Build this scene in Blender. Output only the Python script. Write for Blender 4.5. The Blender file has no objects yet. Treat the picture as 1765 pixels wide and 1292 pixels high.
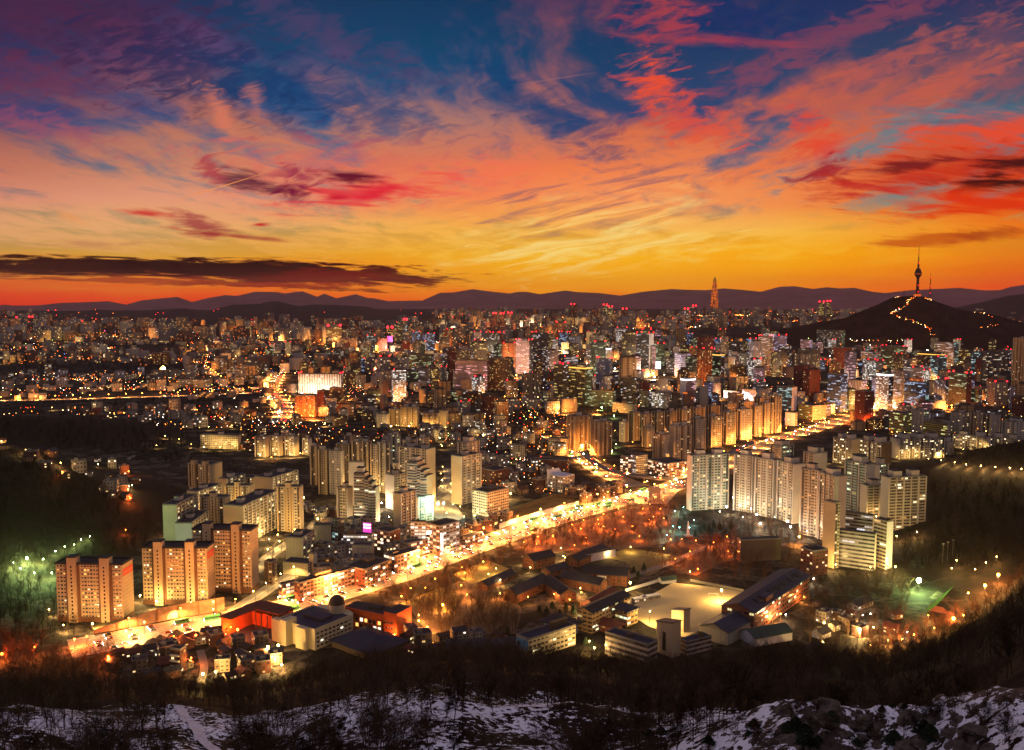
import bpy, bmesh, math, random
import numpy as np
from mathutils import Vector, Matrix, noise as mnoise
from mathutils.bvhtree import BVHTree
R = math.radians
rnd = random.Random(7)
nrng = np.random.default_rng(11)
SC = bpy.context.scene
COL = SC.collection
# ------------------------------------------------------------------ camera
CAMZ, FPX, PITCH = 240.0, 1600.0, R(5.21)
cam = bpy.data.cameras.new("camera")
camo = bpy.data.objects.new("camera", cam)
COL.objects.link(camo)
camo.location = (0, 0, CAMZ)
camo.rotation_euler = (math.pi / 2 - PITCH, 0, 0)
cam.sensor_width = 36.0
cam.lens = 36.0 * FPX / 1765.0
cam.clip_start = 1.0
cam.clip_end = 90000.0
SC.camera = camo
SC.view_settings.view_transform = 'Standard'
SC.view_settings.look = 'None'
SC.view_settings.exposure = 0.0
SC.view_settings.gamma = 1.0
CY = SC.cycles
CY.use_denoising = True
CY.denoiser = 'OPENIMAGEDENOISE'
CY.max_bounces = 3
CY.diffuse_bounces = 1
CY.glossy_bounces = 1
CY.use_adaptive_sampling = True
CY.adaptive_threshold = 0.015
CY.transmission_bounces = 2
CY.volume_bounces = 0
CY.sample_clamp_indirect = 2.0
CY.caustics_reflective = False
CY.caustics_refractive = False
CY.use_light_tree = True
CP, SP = math.cos(PITCH), math.sin(PITCH)

def ray(px, py):
    a, b = (px - 882.5) / FPX, -(py - 646.0) / FPX
    return Vector((a, CP + b * SP, -SP + b * CP))

def P(px, py, z=0.0):
    d = ray(px, py)
    t = (z - CAMZ) / d.z
    return Vector((d.x * t, d.y * t, z))

def proj(p):
    c = p[1] * CP - (p[2] - CAMZ) * SP
    u = p[1] * SP + (p[2] - CAMZ) * CP
    return 882.5 + FPX * p[0] / c, 646.0 - FPX * u / c

def srgb(h):
    h = h.lstrip('#')
    o = []
    for i in (0, 2, 4):
        c = int(h[i:i + 2], 16) / 255
        o.append(c / 12.92 if c <= 0.04045 else ((c + 0.055) / 1.055) ** 2.4)
    return (*o, 1.0)

# ------------------------------------------------------------------ world: dawn sky
W = bpy.data.worlds.new("World")
SC.world = W
W.use_nodes = True
nt = W.node_tree
nt.nodes.clear()

class G:
    """small helper that strings nodes together in one tree"""
    def __init__(s, tree):
        s.t = tree
    def n(s, kind, **kw):
        x = s.t.nodes.new(kind)
        for k, v in kw.items():
            setattr(x, k, v)
        return x
    def put(s, sock, v):
        if hasattr(v, 'is_output'):
            s.t.links.new(v, sock)
        else:
            sock.default_value = v
    def m(s, op, a, b=0.0, c=0.0, clamp=False):
        x = s.n('ShaderNodeMath', operation=op, use_clamp=clamp)
        for i, v in enumerate((a, b, c)):
            s.put(x.inputs[i], v)
        return x.outputs[0]
    def v(s, op, a, b=(0, 0, 0), out=0):
        x = s.n('ShaderNodeVectorMath', operation=op)
        s.put(x.inputs[0], a)
        if op == 'SCALE':
            s.put(x.inputs['Scale'], b)
        elif op not in ('LENGTH', 'NORMALIZE', 'FLOOR', 'FRACTION'):
            s.put(x.inputs[1], b)
        return x.outputs[out]
    def dot(s, a, b):
        return s.v('DOT_PRODUCT', a, b, 1)
    def xyz(s, x, y, z=0.0):
        c = s.n('ShaderNodeCombineXYZ')
        for i, v in enumerate((x, y, z)):
            s.put(c.inputs[i], v)
        return c.outputs[0]
    def sep(s, v):
        c = s.n('ShaderNodeSeparateXYZ')
        s.put(c.inputs[0], v)
        return c.outputs
    def mr(s, v, a, b, c=0.0, d=1.0, smooth=False):
        x = s.n('ShaderNodeMapRange', interpolation_type='SMOOTHSTEP' if smooth else 'LINEAR')
        for i, q in enumerate((v, a, b, c, d)):
            s.put(x.inputs[i], q)
        return x.outputs[0]
    def noise(s, vec, scale=1.0, detail=3.0, rough=0.5, dist=0.0, out=0):
        x = s.n('ShaderNodeTexNoise')
        s.put(x.inputs['Vector'], vec)
        x.inputs['Scale'].default_value = scale
        x.inputs['Detail'].default_value = detail
        x.inputs['Roughness'].default_value = rough
        x.inputs['Distortion'].default_value = dist
        return x.outputs[out]
    def mix(s, f, a, b, mode='MIX'):
        x = s.n('ShaderNodeMix', data_type='RGBA', blend_type=mode)
        s.put(x.inputs[0], f)
        s.put(x.inputs[6], a)
        s.put(x.inputs[7], b)
        return x.outputs[2]
    def ramp(s, f, stops, interp='LINEAR'):
        x = s.n('ShaderNodeValToRGB')
        cr = x.color_ramp
        cr.interpolation = interp
        while len(cr.elements) < len(stops):
            cr.elements.new(0.5)
        for e, (p, c) in zip(cr.elements, stops):
            e.position = p
            e.color = c
        s.put(x.inputs[0], f)
        return x.outputs[0]
    def white(s, v):
        x = s.n('ShaderNodeTexWhiteNoise', noise_dimensions='3D')
        s.put(x.inputs['Vector'], v)
        return x.outputs

g = G(nt)
D = g.n('ShaderNodeTexCoord').outputs['Generated']
df = g.m('MAXIMUM', g.dot(D, (0, CP, -SP)), 0.15)
wx = g.m('MULTIPLY_ADD', g.m('DIVIDE', g.dot(D, (1, 0, 0)), df), FPX, 882.5)     # where a direction lies across the dawn
wy = g.m('MULTIPLY_ADD', g.m('DIVIDE', g.dot(D, (0, SP, CP)), df), -FPX, 646.0)   # and how far above the hills
S = g.sep(D)
zz = g.m('ADD', g.m('MAXIMUM', S[2], 0.0), 0.075)
pl = g.xyz(g.m('DIVIDE', S[0], zz), g.m('DIVIDE', S[1], zz))       # a flat cloud sheet seen from below
rot = g.n('ShaderNodeMapping', vector_type='POINT')
g.put(rot.inputs['Vector'], pl)
rot.inputs['Rotation'].default_value = (0, 0, R(7))
plr = rot.outputs[0]
warp = g.noise(plr, 0.55, 3, 0.55, out=1)
plw = g.v('ADD', plr, g.v('SCALE', g.v('SUBTRACT', warp, (0.5, 0.5, 0.5)), 0.75))
st = g.v('MULTIPLY', plw, (1.0, 0.40, 1.0))
n1 = g.noise(st, 1.5, 5, 0.6, 0.3)
st2 = g.n('ShaderNodeMapping', vector_type='POINT')
g.put(st2.inputs['Vector'], plw)
st2.inputs['Rotation'].default_value = (0, 0, R(-38))
st2.inputs['Scale'].default_value = (1.7, 0.6, 1)
n2 = g.noise(st2.outputs[0], 2.3, 5, 0.6, 0.5)
# warped position used for the broad colours
wn = g.v('SUBTRACT', warp, (0.5, 0.5, 0.5))
wns = g.sep(wn)
px_ = g.m('MULTIPLY_ADD', wns[0], 150.0, wx)
py_ = g.m('MULTIPLY_ADD', wns[1], 60.0, wy)
fx = g.m('DIVIDE', px_, 1765.0, clamp=True)
XS = (0, 200, 400, 600, 800, 1000, 1200, 1400, 1600, 1765)

def grid(rows):
    cur = None
    for i, (y, cols) in enumerate(rows):
        c = g.ramp(fx, [(x / 1765, srgb(h)) for x, h in zip(XS, cols.split())], 'B_SPLINE')
        cur = c if cur is None else g.mix(g.mr(py_, rows[i - 1][0], y), cur, c)
    return cur

clear = grid([
    (0,   "383458 303a60 284268 204468 1a4468 1a3e66 263e68 2a3c68 343c66 3e4066"),
    (100, "3e3e68 32446c 264e74 1e5278 1a5078 204a70 2a4870 344a70 40506e 4c526e"),
    (200, "4a4a78 4c5480 3e5a88 305f8c 225988 344e7c 38507a 445a7e 4c6680 567080"),
    (290, "6c6c7e 5e748a 547a90 587e92 606e88 646480 646c84 607890 5c8a90 54868a"),
    (345, "9a827c 8a8888 708c92 7a9090 a08a80 a07078 a0807c a89080 829088 748a80"),
    (395, "b89868 c0a06c b09870 c8a060 e0a848 e8ac48 ecaa3c f0ae2c eea828 e0942e"),
    (440, "d8a04c e0a844 e8a83a f0aa30 f8b428 ffc22e ffb61c ffb010 f89c14 e8801c"),
    (482, "ee7c28 f48c26 f89024 fe9a20 ffac1c ffb81c ffa814 fe9a0c fa800e f06c14"),
    (503, "f2521a f65e1c f86016 fc7018 ff921a ffa816 ff9c0e ff8c0c fe700e f65c12"),
    (522, "e83c14 f04014 ec3c14 f04814 f46018 f87418 f87010 f45a10 ee4410 e03c14")])
cloud = grid([
    (0,   "5a3254 56345a 4a3c66 4a4470 60466a 7c4860 9a4856 604a6c 6a4868 704660"),
    (100, "6a3a5c 744464 645480 70587c 7a6080 a86464 c8604c b0605c 8e5862 7e5a6c"),
    (200, "80505e a06a6c c47c64 c88468 a8807e cc785c e07048 cc7054 c06c58 dc5038"),
    (290, "cc8068 cc8c70 d49070 e08464 ee8458 f48854 f0925e ea7c50 cc5c38 d44820"),
    (345, "de947a e6a282 e8a282 f08c6c f68c5a f89a62 faa266 f29450 e46832 e24e1c"),
    (395, "e4aa78 eab078 eeb276 f6b868 fab852 fcbc54 fccc66 fcbc48 f6a030 ee7a20"),
    (440, "e0a860 e4ac5a eab052 f6b442 fcc440 fede78 fec848 febc2c f8a420 ea8422"),
    (482, "ee9440 f49c3c f69a36 fa9e2e fdb430 fec844 fcac22 fa9c14 f68614 ec741a")])
dens = g.ramp(g.m('DIVIDE', wy, 520.0, clamp=True), [(p, (v, v, v, 1)) for p, v in
              ((0, .45), (.2, .47), (.40, .53), (.58, .60), (.72, .60), (.84, .50), (.92, .34), (1, .2))])
n3 = g.noise(st, 5.5, 4, 0.6, 0.2)
nn = g.m('MULTIPLY_ADD', g.m('SUBTRACT', n3, 0.5), 0.20, g.m('MULTIPLY_ADD', n2, 0.34, g.m('MULTIPLY', n1, 0.66)))
cm = g.mr(g.m('ADD', nn, g.m('SUBTRACT', dens, 0.5)), 0.42, 0.61, smooth=True)
sky = g.mix(cm, clear, cloud)
# ripples of lit cloud low over the middle of the dawn
rp = g.n('ShaderNodeMapping', vector_type='TEXTURE')
g.put(rp.inputs['Vector'], g.xyz(g.m('MULTIPLY_ADD', wns[0], 120.0, wx), g.m('MULTIPLY_ADD', wns[1], 36.0, wy)))
rp.inputs['Rotation'].default_value = (0, 0, R(-13))
rp.inputs['Scale'].default_value = (190, 15, 1)
nr = g.noise(rp.outputs[0], 1.0, 4, 0.55, 0.5)

def ell(cx, cy, rx, ry, ang, lo=1.0, hi=0.35, jag=0.9, nz=None, src=None):
    x = g.n('ShaderNodeMapping', vector_type='TEXTURE')
    g.put(x.inputs['Vector'], src or wpos)
    x.inputs['Location'].default_value = (cx, cy, 0)
    x.inputs['Rotation'].default_value = (0, 0, R(ang))
    x.inputs['Scale'].default_value = (rx, ry, 1)
    L = g.v('LENGTH', x.outputs[0], out=1)
    if jag:
        L = g.m('MULTIPLY_ADD', g.m('SUBTRACT', nz or streak, 0.5), jag * 4.2, L)
    return g.mr(L, lo, hi, smooth=True)

wpos = g.xyz(g.m('MULTIPLY_ADD', wns[0], 60.0, wx), g.m('MULTIPLY_ADD', wns[1], 22.0, wy))
sm = g.n('ShaderNodeMapping', vector_type='TEXTURE')
g.put(sm.inputs['Vector'], wpos)
sm.inputs['Rotation'].default_value = (0, 0, R(4))
sm.inputs['Scale'].default_value = (95, 15, 1)
streak = g.noise(sm.outputs[0], 1.0, 5, 0.6, 0.4)
sm3 = g.n('ShaderNodeMapping', vector_type='TEXTURE')
g.put(sm3.inputs['Vector'], wpos)
sm3.inputs['Rotation'].default_value = (0, 0, R(2))
sm3.inputs['Scale'].default_value = (64, 5.5, 1)
finestreak = g.noise(sm3.outputs[0], 1.0, 5, 0.62, 0.3)
sm2 = g.n('ShaderNodeMapping', vector_type='TEXTURE')
g.put(sm2.inputs['Vector'], wpos)
sm2.inputs['Rotation'].default_value = (0, 0, R(-14))
sm2.inputs['Scale'].default_value = (52, 17, 1)
puff = g.noise(sm2.outputs[0], 1.0, 5, 0.62, 0.8)
rip = g.m('MULTIPLY', g.mr(nr, 0.46, 0.68, smooth=True), ell(1010, 415, 330, 95, -8, 1.0, 0.3, 0.3))
sky = g.mix(g.m('MULTIPLY', rip, 0.75), sky, srgb('ffe08c'))
rip2 = g.m('MULTIPLY', g.mr(nr, 0.52, 0.36, smooth=True), ell(1000, 340, 330, 70, -10, 1.0, 0.3, 0.3))
sky = g.mix(g.m('MULTIPLY', rip2, 0.6), sky, srgb('8e6474'))
# (cx, cy, rx, ry, tilt, colour, strength, noise, jag)
for cx, cy, rx, ry, an, hx, sg, nz, jg in (
        (120, 20, 260, 60, 12, '56304f', .7, puff, .9), (60, 130, 150, 30, 10, '7a3a54', .5, puff, .8),
        (60, 215, 150, 18, 14, 'b4586a', .45, puff, .9), (560, 60, 180, 26, 25, '5a4a70', .6, puff, .9),
        (330, 120, 190, 55, 18, '24345e', .65, puff, .9), (560, 170, 190, 40, 15, '1c4a7c', .6, puff, .8),
        (940, 190, 160, 26, 28, '124878', .7, puff, .7), (1250, 40, 170, 34, 0, '1c386e', .7, puff, .8),
        (380, 195, 18, 46, -25, 'e08468', .8, puff, .9), (440, 175, 16, 30, -20, 'd08070', .6, puff, .9),
        (1150, 20, 60, 46, -50, 'd85040', .55, puff, .9), (1135, 150, 52, 34, 14, 'fc5c2c', .8, puff, .9),
        (1230, 68, 160, 9, 3, 'd04c48', .5, streak, .5), (1205, 215, 80, 24, 14, 'f05a3c', .7, puff, .9),
        (1440, 60, 330, 22, -24, 'a8505c', .5, puff, .8), (1480, 130, 260, 22, -22, 'd86a50', .55, puff, .7),
        (1560, 175, 300, 20, -24, 'd87050', .55, puff, .7), (1690, 120, 200, 14, -20, 'c06058', .45, puff, .8),
        (1390, 190, 140, 12, -6, 'b86464', .5, puff, .8), (1660, 195, 160, 16, -3, '5e7c8e', .6, streak, .6),
        (1470, 262, 150, 20, -22, '528c98', .8, puff, .7), (1700, 230, 150, 24, -3, 'f0542c', .85, streak, .8),
        (1410, 250, 46, 40, -18, 'e85038', .8, puff, .9), (1420, 292, 50, 13, -18, 'a82c34', .9, puff, .9),
        (1650, 296, 200, 30, -4, 'cc3a22', .95, streak, .7), (1570, 286, 100, 9, -10, '6e2228', .8, streak, .8),
        (1745, 285, 90, 15, -6, '4a1a1c', .95, streak, .8), (1730, 318, 90, 12, 2, '3a1414', .97, streak, .8),
        (1680, 352, 150, 17, -3, 'e03c14', .9, streak, .8), (1450, 330, 70, 12, -8, 'c83a30', .85, streak, .9),
        (1600, 414, 90, 12, -6, 'c85a18', .8, streak, .9), (1720, 405, 60, 9, -6, 'b04a18', .7, streak, .8),
        (560, 290, 200, 40, 2, 'e06a68', .45, puff, .9), (620, 335, 120, 20, -6, 'e83444', .8, streak, .9),
        (440, 312, 62, 11, 13, '5c2440', .9, streak, .9), (370, 292, 26, 20, 28, 'b04050', .75, puff, .9),
        (508, 334, 30, 14, 10, '7a1440', .95, puff, .7), (612, 308, 46, 10, 4, '6a1232', .95, streak, .8),
        (520, 304, 40, 12, 14, 'a03050', .8, puff, .9), (575, 342, 20, 5, 0, 'd01c3c', .9, streak, .5),
        (650, 335, 34, 7, -8, 'e0203c', .8, streak, .7), (260, 370, 55, 5, 4, 'd03838', .9, streak, .5),
        (350, 388, 60, 14, 12, 'a84048', .85, streak, .9), (455, 387, 17, 3.4, -3, 'c81c30', .95, streak, .4),
        (420, 410, 75, 4, 5, 'a83838', .8, streak, .5), (310, 395, 30, 5, 8, 'c04848', .7, streak, .7),
        (120, 375, 36, 5, 22, 'eca068', .6, streak, .5), (830, 300, 100, 26, -10, 'f87a60', .5, puff, .9),
        (170, 420, 120, 6, 0, 'c08060', .5, streak, .8)):
    k = ell(cx, cy, rx * 1.3, ry * 1.6, an, 1.1, 0.0, jg, nz)
    sky = g.mix(g.m('MULTIPLY', k, sg), sky, srgb(hx))
# the long dark bank on the left, its ragged edge and the wisps below it
for cx, cy, rx, ry, an, hx, sg in ((230, 462, 520, 15, .9, '7c2a14', .8), (470, 470, 320, 22, 2.2, '6a1812', .97), (150, 457, 330, 13, .6, '34120f', .95),
                                   (400, 463, 290, 15, 2, '2c0b0c', .92), (680, 478, 110, 11, 1, '5c1410', .9), (560, 474, 140, 10, 1, '7e1a14', .75),
                                   (240, 483, 260, 5.5, 1, 'b0481c', .85), (480, 489, 180, 4.5, 1, '9c2f16', .85), (90, 480, 60, 3.5, 0, 'a84c20', .7)):
    k = ell(cx, cy, rx * 1.04, ry * 1.15, an, 1.0, 0.55, 0.5, finestreak)
    sky = g.mix(g.m('MULTIPLY', k, sg), sky, srgb(hx))
# two thin vapour trails
for cx, cy, rx, an, hx, sg in ((375, 323, 105, -17, 'f49a58', .8), (955, 136, 95, -9, 'a07078', .55)):
    k = ell(cx, cy, rx, 1.6, an, 1.0, 0.3, 0.0, src=g.xyz(g.m('MULTIPLY_ADD', wns[0], 6.0, wx), g.m('MULTIPLY_ADD', wns[1], 6.0, wy)))
    sky = g.mix(g.m('MULTIPLY', k, sg), sky, srgb(hx))
# the half of the sky away from the dawn is a violet ambient fill, brightened, over a little Nishita
ns = g.n('ShaderNodeTexSky', sky_type='NISHITA', sun_disc=False)
ns.sun_elevation = R(-3)
ns.sun_rotation = R(4)
sky_fill = g.mix(0.85, g.v('SCALE', ns.outputs[0], 0.05), (0.31, 0.26, 0.34, 1))
hs = g.n('ShaderNodeHueSaturation')
hs.inputs['Saturation'].default_value = 1.0
g.put(hs.inputs['Color'], sky)
gm = g.n('ShaderNodeGamma')
g.put(gm.inputs['Color'], hs.outputs[0])
gm.inputs['Gamma'].default_value = 1.12
sky = gm.outputs[0]
front = g.mr(g.dot(D, (0, CP, -SP)), 0.45, 0.80, smooth=True)
sky = g.mix(front, sky_fill, sky)
bg = g.n('ShaderNodeBackground')
g.put(bg.inputs['Color'], sky)
bg.inputs['Strength'].default_value = 1.0
wo = g.n('ShaderNodeOutputWorld')
nt.links.new(bg.outputs[0], wo.inputs['Surface'])
W.cycles.sampling_method = 'NONE'
# ------------------------------------------------------------------ helpers
def tag(o, label=None, cat=None, group=None, kind=None):
    if label: o['label'] = label
    if cat: o['category'] = cat
    if group: o['group'] = group
    if kind: o['kind'] = kind
    return o

def empty(name, loc, rz=0.0):
    o = bpy.data.objects.new(name, None)
    o.empty_display_size = 1.0
    COL.objects.link(o)
    o.location = loc
    o.rotation_euler = (0, 0, rz)
    return o

class MB:
    """collects faces (with uv and material slot) for one mesh"""
    def __init__(s):
        s.v, s.f, s.m, s.u = [], [], [], []
    def face(s, pts, m=0, uv=None):
        i = len(s.v)
        s.v += [tuple(p) for p in pts]
        s.f.append(tuple(range(i, i + len(pts))))
        s.m.append(m)
        s.u += uv or [(0.02, 0.02)] * len(pts)
    def wall(s, a, b, z0, z1, m=0, nu=0, nv=0, z0b=None, z1b=None, v0=0):
        z0b = z0 if z0b is None else z0b
        z1b = z1 if z1b is None else z1b
        uv = [(0, v0), (nu, v0), (nu, v0 + nv), (0, v0 + nv)] if nu else None
        s.face([(a[0], a[1], z0), (b[0], b[1], z0b), (b[0], b[1], z1b), (a[0], a[1], z1)], m, uv)
    def box(s, x0, x1, y0, y1, z0, z1, m=0, top=None, sides=None, bay=0, flr=0, bottom=True):
        """sides: slots for front(-y), right(+x), back(+y), left(-x)"""
        c = [(x0, y0), (x1, y0), (x1, y1), (x0, y1)]
        sides = sides or (m,) * 4
        for k in range(4):
            a, b = c[k], c[(k + 1) % 4]
            L = math.hypot(a[0] - b[0], a[1] - b[1])
            nu = max(1, round(L / bay)) if bay else 0
            nv = max(1, round((z1 - z0) / flr)) if flr else 0
            s.wall(a, b, z0, z1, sides[k], nu, nv)
        s.face([(x0, y0, z1), (x1, y0, z1), (x1, y1, z1), (x0, y1, z1)], m if top is None else top)
        if bottom:
            s.face([(x0, y1, z0), (x1, y1, z0), (x1, y0, z0), (x0, y0, z0)], m)
    def tube(s, a, b, r0, r1, n=6, m=0, cap=True):
        a, b = Vector(a), Vector(b)
        d = (b - a).normalized()
        q = d.orthogonal().normalized()
        w = d.cross(q)
        A = [a + (q * math.cos(t) + w * math.sin(t)) * r0 for t in (2 * math.pi * i / n for i in range(n))]
        Bq = [b + (q * math.cos(t) + w * math.sin(t)) * r1 for t in (2 * math.pi * i / n for i in range(n))]
        for i in range(n):
            j = (i + 1) % n
            s.face([A[i], A[j], Bq[j], Bq[i]], m)
        if cap:
            s.face(Bq, m)
            s.face(A[::-1], m)
    def lathe(s, prof, n=16, m=0, c=(0, 0)):
        for (r0, z0), (r1, z1) in zip(prof, prof[1:]):
            for i in range(n):
                t0, t1 = 2 * math.pi * i / n, 2 * math.pi * (i + 1) / n
                s.face([(c[0] + r0 * math.cos(t0), c[1] + r0 * math.sin(t0), z0), (c[0] + r0 * math.cos(t1), c[1] + r0 * math.sin(t1), z0),
                        (c[0] + r1 * math.cos(t1), c[1] + r1 * math.sin(t1), z1), (c[0] + r1 * math.cos(t0), c[1] + r1 * math.sin(t0), z1)], m)
    def ball(s, c, r, m=0, n=8):
        k = n // 2
        for j in range(k):
            a0, a1 = math.pi * j / k, math.pi * (j + 1) / k
            for i in range(n):
                t0, t1 = 2 * math.pi * i / n, 2 * math.pi * (i + 1) / n
                q = [(c[0] + r * math.sin(a) * math.cos(t), c[1] + r * math.sin(a) * math.sin(t), c[2] + r * math.cos(a))
                     for a, t in ((a0, t0), (a1, t0), (a1, t1), (a0, t1))]
                s.face(q, m)
    def gable(s, L, Wd, h, rise, wm=0, rm=1, over=0.8, bay=4.0, flr=3.2, gm=None, t=0.35):
        """a house along local x: walls, gable ends and a roof with overhang and thickness"""
        gm = wm if gm is None else gm
        c = [(-L / 2, -Wd / 2), (L / 2, -Wd / 2), (L / 2, Wd / 2), (-L / 2, Wd / 2)]
        for k in range(4):
            a, b = c[k], c[(k + 1) % 4]
            ln = L if k % 2 == 0 else Wd
            s.wall(a, b, 0, h, wm if k % 2 == 0 else gm, max(1, round(ln / bay)), max(1, round(h / flr)))
        for sx in (-1, 1):
            s.face([(sx * L / 2, -sx * Wd / 2, h)[0:3], (sx * L / 2, sx * Wd / 2, h), (sx * L / 2, 0, h + rise)], gm)
        k = rise / (Wd / 2)
        e, y = L / 2 + over, Wd / 2 + over
        ze = h - over * k
        for sg in (-1, 1):
            top = [(-e, sg * y, ze + t), (e, sg * y, ze + t), (e, 0, h + rise + t), (-e, 0, h + rise + t)]
            low = [(q[0], q[1], q[2] - t + 0.02) for q in top]
            if sg > 0:
                top, low = top[::-1], low[::-1]
            s.face(top, rm)
            s.face(low[::-1], rm)
            for i in range(4):
                j = (i + 1) % 4
                s.face([low[i], low[j], top[j], top[i]], rm)
    def build(s, name, mats, parent=None, smooth=False):
        me = bpy.data.meshes.new(name)
        me.from_pydata(s.v, [], s.f)
        me.polygons.foreach_set('material_index', s.m)
        if smooth:
            me.polygons.foreach_set('use_smooth', [True] * len(s.f))
        ul = me.uv_layers.new(name='uv')
        ul.data.foreach_set('uv', [c for q in s.u for c in q])
        for q in (mats if isinstance(mats, (list, tuple)) else [mats]):
            me.materials.append(q)
        o = bpy.data.objects.new(name, me)
        COL.objects.link(o)
        if parent: o.parent = parent
        return o

def np_mesh(name, V, F, mat, parent=None, smooth=False, midx=None):
    """mesh from numpy arrays; F is (n, 3) or (n, 4)"""
    V = np.asarray(V, dtype=np.float32)
    F = np.asarray(F, dtype=np.int32)
    k = F.shape[1]
    me = bpy.data.meshes.new(name)
    me.vertices.add(len(V))
    me.vertices.foreach_set('co', V.ravel())
    me.loops.add(F.size)
    me.loops.foreach_set('vertex_index', F.ravel())
    me.polygons.add(len(F))
    me.polygons.foreach_set('loop_start', np.arange(0, F.size, k, dtype=np.int32))
    if smooth:
        me.polygons.foreach_set('use_smooth', np.ones(len(F), dtype=bool))
    for q in (mat if isinstance(mat, (list, tuple)) else [mat]):
        me.materials.append(q)
    if midx is not None:
        me.polygons.foreach_set('material_index', np.asarray(midx, dtype=np.int32))
    me.update(calc_edges=True)
    o = bpy.data.objects.new(name, me)
    COL.objects.link(o)
    if parent: o.parent = parent
    return o

def grid_faces(a, b):
    i = np.arange(a * b).reshape(a, b)
    return np.stack([i[:-1, :-1], i[1:, :-1], i[1:, 1:], i[:-1, 1:]], -1).reshape(-1, 4)

_H = nrng.random((256, 256))
def vn(x, y):
    xi, yi = np.floor(x).astype(int), np.floor(y).astype(int)
    u, v = x - xi, y - yi
    u, v = u * u * (3 - 2 * u), v * v * (3 - 2 * v)
    a, b = _H[xi & 255, yi & 255], _H[(xi + 1) & 255, yi & 255]
    c, d = _H[xi & 255, (yi + 1) & 255], _H[(xi + 1) & 255, (yi + 1) & 255]
    return (a * (1 - u) + b * u) * (1 - v) + (c * (1 - u) + d * u) * v
def fbm(x, y, o=5):
    s, a = 0.0, 0.5
    for _ in range(o):
        s = s + a * (vn(x, y) - 0.5)
        x, y, a = x * 2.03 + 17.1, y * 2.03 + 5.7, a * 0.5
    return s
def sst(a, b, x):
    t = np.clip((x - a) / (b - a), 0, 1)
    return t * t * (3 - 2 * t)

# ------------------------------------------------------------------ materials
MATS = {}
def mat(name, col, rough=0.8, var=0.0, vs=0.2, emis=None, es=0.0, spec=0.3, metal=0.0, bump=0.0, bs=1.0, second=None, obj_var=0.0):
    m = bpy.data.materials.new(name)
    m.use_nodes = True
    q = G(m.node_tree)
    b = m.node_tree.nodes['Principled BSDF']
    c = srgb(col) if isinstance(col, str) else (*col, 1.0)
    b.inputs['Roughness'].default_value = rough
    b.inputs['Specular IOR Level'].default_value = spec
    b.inputs['Metallic'].default_value = metal
    src = c
    if var:
        pos = q.n('ShaderNodeNewGeometry').outputs['Position']
        n = q.noise(pos, vs, 4, 0.6)
        src = q.mix(q.mr(n, 0.3, 0.7), tuple(x * (1 - var) for x in c[:3]) + (1,), second and srgb(second) or tuple(min(1, x * (1 + var)) for x in c[:3]) + (1,))
        if bump:
            bn = q.n('ShaderNodeBump')
            bn.inputs['Strength'].default_value = bump
            bn.inputs['Distance'].default_value = bs
            q.put(bn.inputs['Height'], n)
            m.node_tree.links.new(bn.outputs[0], b.inputs['Normal'])
    if obj_var:
        r = q.n('ShaderNodeObjectInfo').outputs['Random']
        src = q.mix(1.0, src, q.v('SCALE', (1, 1, 1), q.mr(r, 0, 1, 1 - obj_var, 1 + obj_var)), 'MULTIPLY')
    q.put(b.inputs['Base Color'], src)
    if emis:
        b.inputs['Emission Color'].default_value = srgb(emis)
        b.inputs['Emission Strength'].default_value = es
        m.cycles.emission_sampling = 'NONE'
    MATS[name] = m
    return m

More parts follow.
